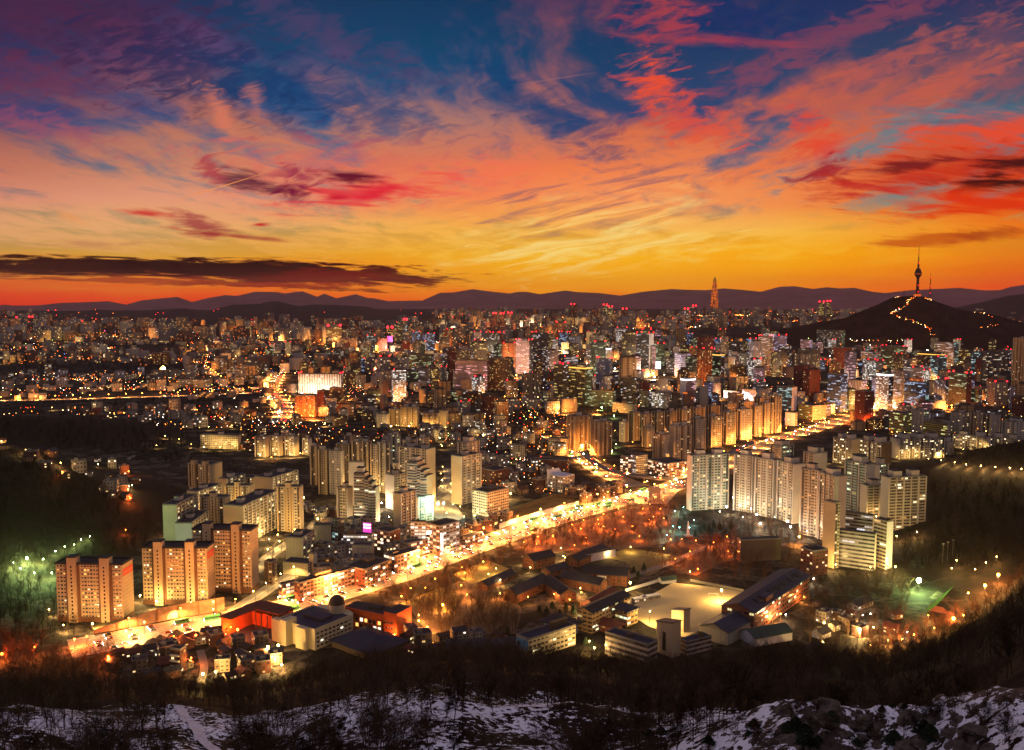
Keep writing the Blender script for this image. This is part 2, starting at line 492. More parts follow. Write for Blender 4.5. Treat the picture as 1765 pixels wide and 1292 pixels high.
def facade_group():
    t = bpy.data.node_groups.new('facade', 'ShaderNodeTree')
    q = G(t)
    I = t.interface
    def inp(n, kind, d):
        s = I.new_socket(n, in_out='INPUT', socket_type=kind)
        s.default_value = d
    inp('Wall', 'NodeSocketColor', (.5, .5, .5, 1)); inp('Wall2', 'NodeSocketColor', (.3, .3, .3, 1))
    inp('Period', 'NodeSocketFloat', 4.0); inp('Second', 'NodeSocketFloat', 0.0)
    inp('X0', 'NodeSocketFloat', .2); inp('X1', 'NodeSocketFloat', .8); inp('Y0', 'NodeSocketFloat', .3); inp('Y1', 'NodeSocketFloat', .8)
    inp('Lit', 'NodeSocketFloat', .1); inp('LitA', 'NodeSocketColor', (1, .7, .3, 1)); inp('LitB', 'NodeSocketColor', (1, .9, .7, 1))
    inp('Power', 'NodeSocketFloat', 1.5); inp('Glass', 'NodeSocketColor', (.02, .02, .025, 1)); inp('Run', 'NodeSocketFloat', 1.0)
    I.new_socket('Shader', in_out='OUTPUT', socket_type='NodeSocketShader')
    gi = q.n('NodeGroupInput').outputs
    uv = q.n('ShaderNodeUVMap').outputs[0]
    rn = q.n('ShaderNodeObjectInfo').outputs['Random']
    s = q.sep(uv)
    fxx, fyy = q.m('FRACT', s[0]), q.m('FRACT', s[1])
    cx, cy = q.m('FLOOR', s[0]), q.m('FLOOR', s[1])
    w = q.m('MULTIPLY', q.m('MULTIPLY', q.m('GREATER_THAN', fxx, gi['X0']), q.m('LESS_THAN', fxx, gi['X1'])),
            q.m('MULTIPLY', q.m('GREATER_THAN', fyy, gi['Y0']), q.m('LESS_THAN', fyy, gi['Y1'])))
    run = q.m('FLOOR', q.m('DIVIDE', q.m('ADD', cx, q.m('MULTIPLY', cy, 1.7)), gi['Run']))
    nz = q.n('ShaderNodeNewGeometry').outputs['True Normal']
    nn_ = q.dot(nz, (13.0, 7.0, 0))
    wv = q.white(q.xyz(run, cy, q.m('ADD', q.m('MULTIPLY', rn, 97.0), q.m('FLOOR', nn_))))
    lit = q.m('MULTIPLY', q.m('LESS_THAN', wv[0], gi['Lit']), w)
    wv2 = q.white(q.xyz(cx, cy, q.m('MULTIPLY', rn, 41.0)))
    lc = q.mix(wv2[0], gi['LitA'], gi['LitB'])
    # a mullion and a curtain keep each pane from being one flat patch
    mul = q.m('GREATER_THAN', q.m('ABSOLUTE', q.m('SUBTRACT', fxx, 0.5)), 0.035)
    pw = q.m('MULTIPLY', gi['Power'], q.m('MULTIPLY', q.mr(wv2[0], 0, 1, 0.35, 1.3), q.mr(mul, 0, 1, 0.35, 1)))
    col2 = q.m('LESS_THAN', q.m('MODULO', cx, gi['Period']), gi['Second'])
    wall = q.mix(col2, gi['Wall'], gi['Wall2'])
    pos = q.n('ShaderNodeNewGeometry').outputs['Position']
    dirt = q.noise(q.v('MULTIPLY', pos, (0.12, 0.12, 0.03)), 1.0, 4, 0.6)
    wall = q.mix(1.0, wall, q.v('SCALE', (1, 1, 1), q.m('MULTIPLY', q.mr(dirt, 0.25, 0.75, 0.72, 1.12), q.mr(rn, 0, 1, 0.85, 1.1))), 'MULTIPLY')
    line = q.m('LESS_THAN', fyy, 0.06)
    wall = q.mix(q.m('MULTIPLY', line, 0.35), wall, (0.05, 0.045, 0.04, 1))
    gl = q.mix(q.mr(wv2[0], 0, 1, 0.0, 0.16), gi['Glass'], (.6, .55, .5, 1))
    base = q.mix(w, wall, gl)
    b = q.n('ShaderNodeBsdfPrincipled')
    q.put(b.inputs['Base Color'], base)
    q.put(b.inputs['Roughness'], q.mr(w, 0, 1, 0.85, 0.25))
    b.inputs['Specular IOR Level'].default_value = 0.35
    q.put(b.inputs['Emission Color'], lc)
    q.put(b.inputs['Emission Strength'], q.m('MULTIPLY', lit, pw))
    go = q.n('NodeGroupOutput')
    t.links.new(b.outputs[0], go.inputs[0])
    return t
FG = facade_group()

def facade(name, wall, wall2=None, per=4, sec=0, x=(.2, .8), y=(.3, .8), lit=.08, la='ffb450', lb='ffe6b0', p=1.6, glass='1c1a1c', run=1):
    m = bpy.data.materials.new(name)
    m.use_nodes = True
    t = m.node_tree
    t.nodes.clear()
    gn = t.nodes.new('ShaderNodeGroup')
    gn.node_tree = FG
    o = t.nodes.new('ShaderNodeOutputMaterial')
    t.links.new(gn.outputs[0], o.inputs[0])
    i = gn.inputs
    i['Wall'].default_value = srgb(wall); i['Wall2'].default_value = srgb(wall2 or wall)
    i['Period'].default_value = per; i['Second'].default_value = sec
    i['X0'].default_value, i['X1'].default_value = x
    i['Y0'].default_value, i['Y1'].default_value = y
    i['Lit'].default_value = lit; i['LitA'].default_value = srgb(la); i['LitB'].default_value = srgb(lb)
    i['Power'].default_value = p; i['Glass'].default_value = srgb(glass); i['Run'].default_value = run
    m.cycles.emission_sampling = 'NONE'
    MATS[name] = m
    return m

# apartments
facade('apt', 'b8aa98', '6b5642', 5, 0, (.22, .78), (.36, .78), .07)
facade('apt_pier', 'b4a692', '5a4634', 3, 1, (.18, .82), (.34, .8), .08)
facade('apt_brown', 'a08a6e', '54402e', 4, 1, (.2, .8), (.32, .8), .06)
facade('apt_dark', '6e5a44', '3a2c20', 3, 1, (.2, .8), (.3, .8), .05)
facade('apt_tan', 'c09a68', '8a683e', 3, 1, (.25, .75), (.3, .75), .05)
facade('apt_check', 'b8a88a', '54483a', 6, 1, (.12, .88), (.34, .84), .10, p=1.4)
facade('apt_grn', 'aaae94', '46564a', 6, 1, (.12, .88), (.34, .84), .10, p=1.4)
facade('apt_band', 'b2a48e', None, 4, 0, (.02, .98), (.45, .95), .10, run=2, lb='e8f0c8')
facade('apt_green', 'a8b4a4', '3e5a4c', 5, 1, (.04, .96), (.46, .94), .12, run=2, la='ffe070', lb='d0f0d0')
facade('apt_slab', 'b4a890', '6a5a44', 6, 0, (.04, .96), (.4, .92), .16, la='ffd070', lb='f0f0c0', run=1)
facade('apt_small', 'b4a88e', '5a4a38', 5, 1, (.15, .85), (.3, .8), .20, la='ffd070', lb='fff0c8', p=2.2)
facade('brick', '7a3a24', '5e2a1a', 6, 0, (.2, .8), (.3, .75), .12)
facade('brick_school', '8a4c34', 'c0aa90', 5, 0, (.12, .88), (.35, .8), .14, la='ffe08a', lb='e8ffd0')
facade('cream', 'c8ba98', None, 4, 0, (.12, .88), (.34, .78), .08)
facade('cream_blank', 'c2b494', None, 4, 0, (.4, .6), (.45, .6), .02)
facade('house', '8a7258', '5a4632', 3, 1, (.25, .75), (.3, .7), .16, p=2.0)
facade('house_brick', '643424', '4a2a1c', 3, 1, (.25, .75), (.3, .7), .12, p=2.0)
facade('house_pale', 'a89c8a', '84786a', 3, 1, (.25, .75), (.3, .7), .15, lb='f0f0e0', p=2.0)
facade('shop', 'a4806a', '7a4a34', 3, 1, (.1, .9), (.25, .85), .42, la='ffa040', lb='fff0d0', p=2.2)
# offices
facade('of_white', 'bdb8b8', None, 4, 0, (.3, .7), (.0, 1.), .10, lb='f0f0ff', p=1.05)
facade('of_grid', 'a89c8c', None, 4, 0, (.2, .8), (.28, .82), .13, p=1.12)
facade('of_beige', '9c8c74', '6e604c', 4, 1, (.25, .75), (.15, .95), .08, p=1.12)
facade('of_brown', '5c4030', '3c2a20', 5, 0, (.16, .84), (.3, .8), .16, la='ffa838', lb='ffe090', p=1.12)
facade('of_dark', '3a363c', None, 4, 0, (.06, .94), (.2, .85), .14, la='ffc060', lb='e8f0ff', p=0.90, glass='14161c', run=2)
facade('of_gold', '4e4636', None, 4, 0, (.06, .94), (.18, .86), .26, la='d09030', lb='ffe08a', p=0.75, glass='242014', run=3)
facade('of_green', '4c5848', None, 4, 0, (.05, .95), (.25, .85), .24, la='b8b860', lb='e8f8d0', p=0.75, glass='1a2620', run=3)
facade('of_blue', '38486a', None, 5, 0, (.05, .95), (.2, .85), .30, la='5a88e0', lb='d8ecff', p=0.75, glass='101a30', run=3)
facade('of_teal', '5a7474', '9aa8a8', 4, 1, (.06, .94), (.2, .85), .26, la='78c8c8', lb='e8fff8', p=0.75, glass='14282c', run=3)
facade('of_band', 'a49c98', None, 4, 0, (.0, 1.), (.42, .9), .28, la='ffd8a0', lb='f4f0ff', p=0.83, run=4)
facade('of_pink', 'b49aa0', None, 4, 0, (.0, 1.), (.45, .9), .22, la='ff9a90', lb='ffd0e0', p=1.1, run=4)
facade('of_violet', 'aaa4c4', None, 4, 0, (.1, .9), (.35, .8), .30, la='b0a0ff', lb='f0f0ff', p=0.98, run=2)
facade('of_orange', 'b0622c', '8a4820', 3, 1, (.2, .8), (.25, .85), .14, la='ffb040', lb='ffe090', p=1.12)
facade('of_red', '6a2c20', '4a2018', 3, 0, (.3, .7), (.3, .75), .08, p=1.3, glass='100a0a')
facade('of_grey', '6e685e', '4c4842', 4, 1, (.1, .9), (.35, .85), .18, lb='f0f0e0', p=0.90, run=2)
facade('of_yellow', 'a89a50', None, 4, 0, (.02, .98), (.4, .9), .16, la='ffe060', lb='f0ffb0', p=0.98, run=2)
facade('of_lit', 'b0a8a4', None, 4, 0, (.1, .9), (.34, .84), .5, la='ffe8c0', lb='ffffff', p=1.5, run=1)

mat('wall_pale', 'b8ac9a', .85, .12, .05, obj_var=.08)
mat('wall_warm', 'b8a07c', .85, .12, .05, obj_var=.08)
mat('wall_dark', '5c4c3c', .85, .15, .05, obj_var=.1)
mat('wall_brown', '74583c', .85, .15, .05)
mat('wall_white', 'c4c2c4', .8, .08, .05)
mat('roof_dark', '26262e', .8, .3, .08, obj_var=.25)
mat('roof_navy', '22263c', .6, .25, .1, obj_var=.2)
mat('roof_tile', '3c2620', .8, .3, .2, obj_var=.3)
mat('roof_red', '5a2a20', .8, .25, .2)
mat('roof_green', '2c3c34', .7, .25, .1)
mat('concrete', '7a746a', .9, .2, .1)
mat('steel', '5a5c60', .5, .1, .3, metal=.6)
mat('dark_steel', '2a2a2c', .6)
mat('asphalt', '6e675e', .75, .22, .12)
mat('asphalt_dark', '4a4642', .8, .25, .1)
mat('pavement', '7c7266', .9, .2, .2)
mat('paint', 'd8d4c8', .7)
mat('sand', 'c0a878', .95, .14, .04)
mat('court_green', '2e6e4a', .9, .15, .1)
mat('court_clay', 'b0603a', .9, .15, .1)
mat('glass_dark', '16181c', .15, spec=.6)
mat('win_warm', '40301c', .4, emis='ffc464', es=1.8)
mat('win_cool', '383830', .4, emis='f4f0d0', es=1.9)
mat('win_frame', 'b0a89c', .6)
mat('red_sign', 'a02818', .5, emis='ff3018', es=.35)
mat('sign_white', 'e8e4e0', .5, emis='ffffff', es=2.2)
mat('sign_pink', 'c050a8', .5, emis='e048c0', es=1.1)
mat('sign_blue', '5090c0', .5, emis='58a8e8', es=.5)
mat('beacon', '801010', .4, emis='ff1420', es=14.0)
mat('lamp_warm', 'ffd080', .4, emis='ff9c34', es=45.0)
mat('lamp_red', 'ff9060', .4, emis='ff6a20', es=40.0)
mat('lamp_yellow', 'ffe090', .4, emis='ffd464', es=45.0)
mat('lamp_white', 'ffffff', .4, emis='fff0dc', es=50.0)
mat('lamp_green', 'd0ffd0', .4, emis='c8ffa8', es=50.0)
mat('lamp_teal', 'c0fff0', .4, emis='80ffe0', es=40.0)

# ------------------------------------------------------------------ terrain
_TX = [-500, 0, 200, 400, 480, 600, 800, 1000, 1150, 1300, 1420, 1500, 1600, 1700, 1765, 2300]
_TY = [1185, 1188, 1186, 1198, 1190, 1152, 1130, 1148, 1166, 1138, 1130, 1152, 1112, 1056, 1010, 940]
_ta, _tr = [], []
for a, b in zip(_TX, _TY):
    q = P(a, b)
    _ta.append(math.atan2(q.x, q.y))
    _tr.append(math.hypot(q.x, q.y))

def hills(px, py, h, wx_, wy_, p=2.0):
    q = P(px, py)
    return q.x, q.y, h, wx_, wy_, p
HL = [hills(-70, 925, 88, 130, 190), hills(50, 835, 26, 60, 110), hills(20, 752, 34, 200, 150), hills(-420, 830, 80, 200, 220),
      hills(1790, 865, 34, 110, 160), hills(2000, 960, 90, 150, 260)]

def gz(x, y):
    x, y = np.asarray(x, float), np.asarray(y, float)
    r, a = np.hypot(x, y), np.arctan2(x, y)
    R1 = np.interp(a, _ta, _tr)
    t = np.clip(r / R1, 0, 1)
    z = 215 * (1 - t)
    z = np.where(t > .9, 215 * (1.0 - t) * (1.0 - sst(.93, 1.0, t) * .6), z)
    am = sst(1.0, .75, t)
    z = z + am * (fbm(x / 45, y / 45, 5) * 16 + fbm(x / 9 + 40, y / 9, 3) * 2.4)
    # the bare rock dome low on the right
    d = ((x - 60) / 30) ** 2 + ((y - 152) / 27) ** 2
    z = z + np.exp(-d) * 11 + np.exp(-d) * (fbm(x / 7, y / 5 + 9, 4) * 9)
    d2 = ((x - 95) / 26) ** 2 + ((y - 150) / 30) ** 2
    z = z - np.exp(-d2) * 5
    for hx, hy, h, sx, sy, p in HL:
        dd = ((x - hx) / sx) ** 2 + ((y - hy) / sy) ** 2
        hz = h * np.exp(-dd) - .04 * h
        z = z + np.where(r > R1 * .98, 1, sst(.8, .98, t)) * np.clip(hz, 0, None) * (1 + .35 * fbm(x / 60, y / 60, 4))
    return z

def hit(px, py):
    """where a ray from the camera meets the terrain"""
    q = GT.ray_cast(Vector((0, 0, CAMZ)), ray(px, py).normalized())[0]
    return q if q is not None else P(px, py)

def ground_material():
    m = bpy.data.materials.new('ground')
    m.use_nodes = True
    q = G(m.node_tree)
    b = m.node_tree.nodes['Principled BSDF']
    ge = q.n('ShaderNodeNewGeometry').outputs
    pos = ge['Position']
    s = q.sep(pos)
    n = q.noise(pos, 0.02, 5, .6)
    n2 = q.noise(pos, 0.16, 4, .6)
    n3 = q.noise(pos, 0.55, 5, .65)
    # plots, yards and the lanes between them
    wpos_ = q.v('ADD', pos, q.v('SCALE', q.v('SUBTRACT', q.noise(pos, .03, 2, .5, out=1), (.5, .5, .5)), 22.0))
    vo = q.n('ShaderNodeTexVoronoi', feature='F1', voronoi_dimensions='2D'); vo.inputs['Scale'].default_value = 1 / 17.0; q.put(vo.inputs['Vector'], wpos_)
    ve = q.n('ShaderNodeTexVoronoi', feature='DISTANCE_TO_EDGE', voronoi_dimensions='2D'); ve.inputs['Scale'].default_value = 1 / 17.0; q.put(ve.inputs['Vector'], wpos_)
    lot = q.sep(vo.outputs['Color'])[0]
    city = q.ramp(lot, [(0, srgb('1c1916')), (.35, srgb('332c24')), (.55, srgb('241f18')), (.75, srgb('564c40')), (1, srgb('2e2a2a'))], 'CONSTANT')
    city = q.mix(q.mr(n2, .45, .62), city, srgb('1c1a15'))
    city = q.mix(q.m('MULTIPLY', q.mr(n3, .62, .70), .5), city, srgb('8a8480'))
    city = q.mix(q.m('MULTIPLY', q.m('LESS_THAN', ve.outputs['Distance'], .06), q.mr(n, .46, .54)), city, srgb('443d35'))
    litter = q.mix(q.mr(n2, .3, .7), srgb('17110d'), srgb('2c2119'))
    hill = q.mr(s[2], 1.0, 7.0)
    c = q.mix(hill, city, litter)
    # old snow lies in broken patches on the upper slope
    sm_ = q.m('ADD', q.m('MULTIPLY', n3, .55), q.m('MULTIPLY', q.noise(pos, .055, 4, .6), .45))
    lim = q.m('SUBTRACT', q.m('ADD', 335.0, q.m('MULTIPLY', q.m('MAXIMUM', q.m('SUBTRACT', -30.0, s[0]), 0.0), .5)), q.m('MULTIPLY', q.m('MAXIMUM', q.m('SUBTRACT', s[0], 40.0), 0.0), 4.4))
    hi = q.m('MULTIPLY', q.mr(s[2], 62, 92), q.mr(q.m('SUBTRACT', s[1], lim), 30, -25))
    sn = q.m('GREATER_THAN', q.m('ADD', sm_, q.m('MULTIPLY', q.m('SUBTRACT', hi, 1.0), .2)), .512)
    rk = q.m('MULTIPLY', q.mr(q.v('LENGTH', q.v('DIVIDE', q.v('SUBTRACT', pos, (66, 150, 0)), (40, 34, 1e6)), out=1), 1.0, .75), q.mr(s[2], 110, 125))
    rock = q.mix(q.mr(n3, .3, .7), srgb('2c2622'), q.mix(q.mr(s[0], 60, 85), srgb('5a4c42'), srgb('a88c74')))
    c = q.mix(rk, c, rock)
    c = q.mix(sn, c, srgb('eeeef6'))
    q.put(b.inputs['Base Color'], c)
    b.inputs['Roughness'].default_value = .9
    b.inputs['Specular IOR Level'].default_value = .08
    bn = q.n('ShaderNodeBump')
    bn.inputs['Strength'].default_value = .6
    bn.inputs['Distance'].default_value = .6
    q.put(bn.inputs['Height'], q.m('MULTIPLY', n3, hill))
    m.node_tree.links.new(bn.outputs[0], b.inputs['Normal'])
    return m
MATS['ground'] = ground_material()
az = np.radians(np.linspace(-52, 52, 460))
rr = np.concatenate([np.geomspace(14, 760, 330)[:-1], np.geomspace(760, 15600, 170)])
AZ, RR = np.meshgrid(az, rr, indexing='ij')
X, Y = np.sin(AZ) * RR, np.cos(AZ) * RR
Z = gz(X, Y)
_gv, _gf = np.stack([X, Y, Z], -1).reshape(-1, 3), grid_faces(*AZ.shape)[:, ::-1]
tag(np_mesh('ground', _gv, _gf, MATS['ground'], smooth=True), kind='structure')
GT = BVHTree.FromPolygons(_gv.tolist(), _gf.tolist())

# the wooded hill with the tower, and the ridges far behind the city
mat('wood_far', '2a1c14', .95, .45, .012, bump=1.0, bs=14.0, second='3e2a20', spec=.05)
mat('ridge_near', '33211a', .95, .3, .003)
mat('ridge_far_hazed', '8a5a58', .95, .25, .002)  # paler than the near ridge, the fade of haze put into the colour
def ridge(name, pts, Rr, depth, m, rough=.05, pw=1.0, na=700, seed=0.0):
    xs, ys = zip(*pts)
    aa, hh = [], []
    for x, y in pts:
        d = ray(x, y)
        aa.append(math.atan2(d.x, d.y))
        hh.append(CAMZ + d.z / math.hypot(d.x, d.y) * Rr)
    a = np.linspace(aa[0], aa[-1], na)
    h = np.interp(a, aa, hh)
    v = np.concatenate([np.linspace(-1, 0, 22), np.linspace(0, 1, 7)[1:]])
    A, Vv = np.meshgrid(a, v, indexing='ij')
    Hh = np.repeat(h[:, None], len(v), 1)
    rad = Rr + Vv * depth
    sp = fbm(A * 60 + seed, Vv * 2.5 + seed, 5)
    Zz = Hh * (1 - np.abs(Vv)) ** pw * (1 + rough * 8 * sp * np.clip(np.abs(Vv) * 4, 0, 1)) + Hh * rough * .25 * fbm(A * 400, Vv * 9 + seed, 3)
    V = np.stack([np.sin(A) * rad, np.cos(A) * rad, Zz - 6], -1).reshape(-1, 3)
    return tag(np_mesh(name, V, grid_faces(*A.shape)[:, ::-1], m, smooth=True), kind='structure')

ridge('mountains', [(-350, 530), (-150, 520), (0, 525), (10, 524), (38, 528), (48, 527), (105, 521), (153, 519.5), (186, 518), (217, 524), (245, 516.5), (280, 513),
      (306, 510.6), (331, 519.5), (357, 513), (388, 507.5), (408, 509), (440, 501.7), (478, 502.4), (491, 504.7), (521.6, 501), (547, 510.6), (558.6, 505),
      (580, 513), (613, 506), (634, 512.6), (644, 513), (669, 518), (715, 517), (728, 517), (758.7, 503.5), (781.6, 503), (815, 497.3), (848, 501.7),
      (878.5, 504.7), (890, 502.4), (905.5, 501.7), (931, 506), (974, 499.6), (995, 502.4), (1033, 504), (1068.7, 508.5), (1109, 501.7), (1158, 497),
      (1186, 498.4), (1219, 499), (1247, 496), (1278, 498.4), (1311, 501.7), (1345, 493), (1368, 492), (1401.7, 497), (1424.6, 494), (1447, 496),
      (1473, 495), (1503, 501.7), (1526, 504), (1570, 499), (1621, 496.6), (1654, 495), (1697, 499.5), (1723, 499), (1743, 493), (1765, 490), (1950, 492), (2200, 500)],
      14600, 2600, MATS['ridge_far_hazed'], .045, .9, 1100)
ridge('hills', [(-300, 560), (-100, 556), (60, 560), (84, 554), (115, 545), (138, 536.6), (163, 531.8), (217, 534), (255, 533), (319, 529.7), (357, 535), (398, 524), (450, 522),
      (455, 519.5), (478, 517.5), (504, 524), (516.5, 526), (542, 523), (583, 524.6), (629, 526.7), (664, 534), (685, 531.8), (708, 534), (738, 542.5), (780, 556)],
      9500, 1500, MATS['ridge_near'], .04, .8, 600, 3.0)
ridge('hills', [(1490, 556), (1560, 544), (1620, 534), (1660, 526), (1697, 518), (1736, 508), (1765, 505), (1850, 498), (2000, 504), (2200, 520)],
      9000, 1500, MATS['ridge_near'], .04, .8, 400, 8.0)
NAMSAN_R = 4700.0
ridge('wooded_hill', [(1130, 590), (1200, 583), (1260, 576), (1315, 569), (1353, 564), (1412, 552.7), (1458, 545), (1493, 530), (1519, 519.5), (1539, 509.5), (1560, 508), (1580, 506.5),
      (1593, 509), (1616, 518), (1646, 528), (1677, 535), (1708, 538.6), (1736, 546), (1765, 554), (1850, 570), (1960, 590)],
      NAMSAN_R, 560, MATS['wood_far'], .05, .85, 700, 5.0)
tag(bpy.data.objects['wooded_hill'], kind='structure')

# ------------------------------------------------------------------ roads
def smooth_path(pts, step=6.0):
    out = []
    n = len(pts)
    for i in range(n - 1):
        p0, p1, p2, p3 = (pts[max(i - 1, 0)], pts[i], pts[i + 1], pts[min(i + 2, n - 1)])
        k = max(2, int((p2 - p1).length / step))
        for j in range(k):
            t = j / k
            out.append(0.5 * ((2 * p1) + (-p0 + p2) * t + (2 * p0 - 5 * p1 + 4 * p2 - p3) * t * t + (-p0 + 3 * p1 - 3 * p2 + p3) * t ** 3))
    out.append(pts[-1].copy())
    return out

def offs(path, d, z=None):
    o = []
    for i, p in enumerate(path):
        a, b = path[max(i - 1, 0)], path[min(i + 1, len(path) - 1)]
        t = (b - a)
        t.z = 0
        t.normalize()
        q = p + Vector((t.y, -t.x, 0)) * d
        if z is not None:
            q.z = p.z + z
        o.append(q)
    return o

def strip(mb, path, d0, d1, z, m=0):
    a, b = offs(path, d0, z), offs(path, d1, z)
    for i in range(len(path) - 1):
        mb.face([a[i], a[i + 1], b[i + 1], b[i]][::-1], m)

def kerb(mb, path, d0, d1, z, m=0):
    strip(mb, path, d0, d1, z, m)
    for d in (d0, d1):
        t, l = offs(path, d, z), offs(path, d, -.3)
        for i in range(len(path) - 1):
            mb.face([l[i], l[i + 1], t[i + 1], t[i]], m)

PATHS = {}
def road(key, pix, width, lanes, pave=3.5, z=.06, matn='asphalt'):
    path = smooth_path([P(x, y) for x, y in pix])
    PATHS[key] = (path, width, lanes)
    mb = MB()
    strip(mb, path, -width / 2, width / 2, z)
    tag(mb.build('road', MATS[matn]), kind='structure')
    if pave:
        for sg in (-1, 1):
            pb = MB()
            kerb(pb, path, sg * width / 2 if sg > 0 else -width / 2 - pave, width / 2 + pave if sg > 0 else -width / 2, z + .13)
            tag(pb.build('pavement', MATS['pavement']), kind='structure')
    lm = MB()
    lw = width / lanes
    for k in range(1, lanes):
        d = -width / 2 + k * lw
        mid = k * 2 == lanes
        a, b = offs(path, d - .12, z + .005), offs(path, d + .12, z + .005)
        for i in range(len(path) - 1):
            if mid or i % 2 == 0:
                lm.face([a[i], a[i + 1], b[i + 1], b[i]][::-1], 0)
    if lanes > 1:
        tag(lm.build('road_markings', MATS['paint']), kind='structure')
    return path
road('main', [(120, 1118), (230, 1098), (320, 1080), (400, 1066), (480, 1050), (560, 1028), (640, 1004), (700, 986), (772, 958), (874, 922), (931, 902), (1008, 880), (1059, 866),
              (1110, 852), (1170, 834), (1230, 806), (1290, 778), (1345, 756), (1400, 740), (1450, 725), (1500, 712), (1545, 704)], 30, 8)
road('north', [(1098, 838), (1062, 824), (1035, 810), (1008, 792), (985, 776), (970, 764), (950, 752)], 26, 6)
road('boulevard', [(480, 728), (489, 710), (482, 692), (468, 676), (474, 660), (482, 646)], 30, 6)
road('far_street', [(352, 632), (368, 644), (388, 658)], 16, 2, 0)
road('palace_street', [(-60, 692), (120, 688), (250, 684), (350, 681), (450, 676)], 18, 4, 3)
road('ramp', [(404, 1054), (436, 1032), (475, 1007), (503, 991), (514, 978)], 10, 2, 2)
road('lane', [(438, 988), (455, 966), (490, 941), (530, 914), (548, 897)], 8, 2, 2)
road('lane', [(520, 864), (545, 882), (572, 900)], 7, 2, 1.5)
road('lane', [(742, 872), (762, 848), (774, 826), (770, 806)], 9, 2, 1.5)
road('lane', [(190, 924), (217, 920), (255, 894), (271, 871)], 7, 1, 0)
road('lane', [(195, 803), (214, 795), (237, 780), (228, 774), (270, 774), (350, 772)], 7, 1, 0)
road('lane', [(1592, 800), (1620, 804), (1680, 812), (1765, 819), (1850, 824)], 9, 2, 2)
road('lane', [(1040, 1012), (1100, 988), (1151, 972), (1190, 954), (1225, 940)], 7, 1, 0)
road('lane', [(455, 1172), (460, 1145), (462, 1122), (470, 1100)], 6, 1, 0)
road('lane', [(345, 1178), (352, 1150), (345, 1120)], 5, 1, 0)

BLD = []          # (x, y, radius) of everything placed, so that the fill keeps clear of it
def place(xl, xn, xr, yb, yt, asp=1.4, z0=0.0):
    """corner point, size and turn of a building from the three upright edges seen in the photograph"""
    N = P(xn, yb, z0)
    a, b = max(xn - xl, .5), max(xr - xn, .5)
    phi = math.atan2(N.x, N.y)
    th = phi + math.atan(asp * b / a)
    th = min(max(th, phi + R(4)), phi + R(86))
    def ln(e, px):
        # |N + s e| projects to px
        k = (px - 882.5) / FPX
        c0 = N.y * CP + (CAMZ - N.z) * SP
        den = e[0] - k * e[1] * CP
        s = (k * c0 - N.x) / den if abs(den) > 1e-6 else 20
        return s
    w = ln((-math.cos(th), math.sin(th)), xl)
    d = ln((math.sin(th), math.cos(th)), xr)
    w = min(max(w, 5), 160) if w > 0 else 20
    d = min(max(d, 5), 160) if d > 0 else 20
    dd = ray(xn, yt)
    h = CAMZ + dd.z * (N.y / dd.y) - z0
    e1 = Vector((-math.cos(th), math.sin(th), 0)); e2 = Vector((math.sin(th), math.cos(th), 0))
    c = N + e1 * (w / 2) + e2 * (d / 2)
    return c, w, d, h, -th

CATS = {'apartment_block': 'apartment block', 'office_tower': 'office tower', 'low_building': 'building', 'shop_building': 'shop building', 'school_building': 'school'}
def window_set(root, mb_add, wd, cells, face, w, d, size=(1.5, 1.35), litp=.1):
    """each window a mesh of its own; past a hundred the rest become one part"""
    pass
_WM = {}
def window_mesh(kind, sx, sz):
    k = (kind, sx, sz)
    if k not in _WM:
        mb = MB()
        mb.box(-sx / 2, sx / 2, -.12, 0, -sz / 2, sz / 2, 0)
        f = .11
        for q in ((-sx / 2 + f, -f / 2), (f / 2, sx / 2 - f)):
            mb.face([(q[0], -.124, -sz / 2 + f), (q[1], -.124, -sz / 2 + f), (q[1], -.124, sz / 2 - f), (q[0], -.124, sz / 2 - f)], 1)
        o = mb.build('window', [MATS['win_frame'], MATS[kind]])
        me = o.data
        bpy.data.objects.remove(o)
        _WM[k] = (me, mb)
    return _WM[k]

def windows(root, cells, most=100):
    """cells: (x, y, z, turn, sx, sz, kind) in the building's own frame"""
    cells = sorted(cells, key=lambda q: (q[6] == 'glass_dark', q[2]))
    rest = MB()
    for i, (x, y, z, t, sx, sz, kind) in enumerate(cells):
        me, mb = window_mesh(kind, sx, sz)
        if i < most:
            o = bpy.data.objects.new('window', me)
            COL.objects.link(o)
            o.parent = root
            o.location = (x, y, z)
            o.rotation_euler = (0, 0, t)
        else:
            c, s = math.cos(t), math.sin(t)
            km = {'glass_dark': 1, 'win_warm': 2, 'win_cool': 3}[kind]
            for f, m in zip(mb.f, mb.m):
                rest.face([(x + mb.v[j][0] * c - mb.v[j][1] * s, y + mb.v[j][0] * s + mb.v[j][1] * c, z + mb.v[j][2]) for j in f], km if m else 0)
    if rest.f:
        o = rest.build('windows', [MATS['win_frame'], MATS['glass_dark'], MATS['win_warm'], MATS['win_cool']], root)
        o['kind'] = 'stuff'

def wkind(p=.1):
    r = rnd.random()
    return 'win_warm' if r < p * .6 else 'win_cool' if r < p else 'glass_dark'

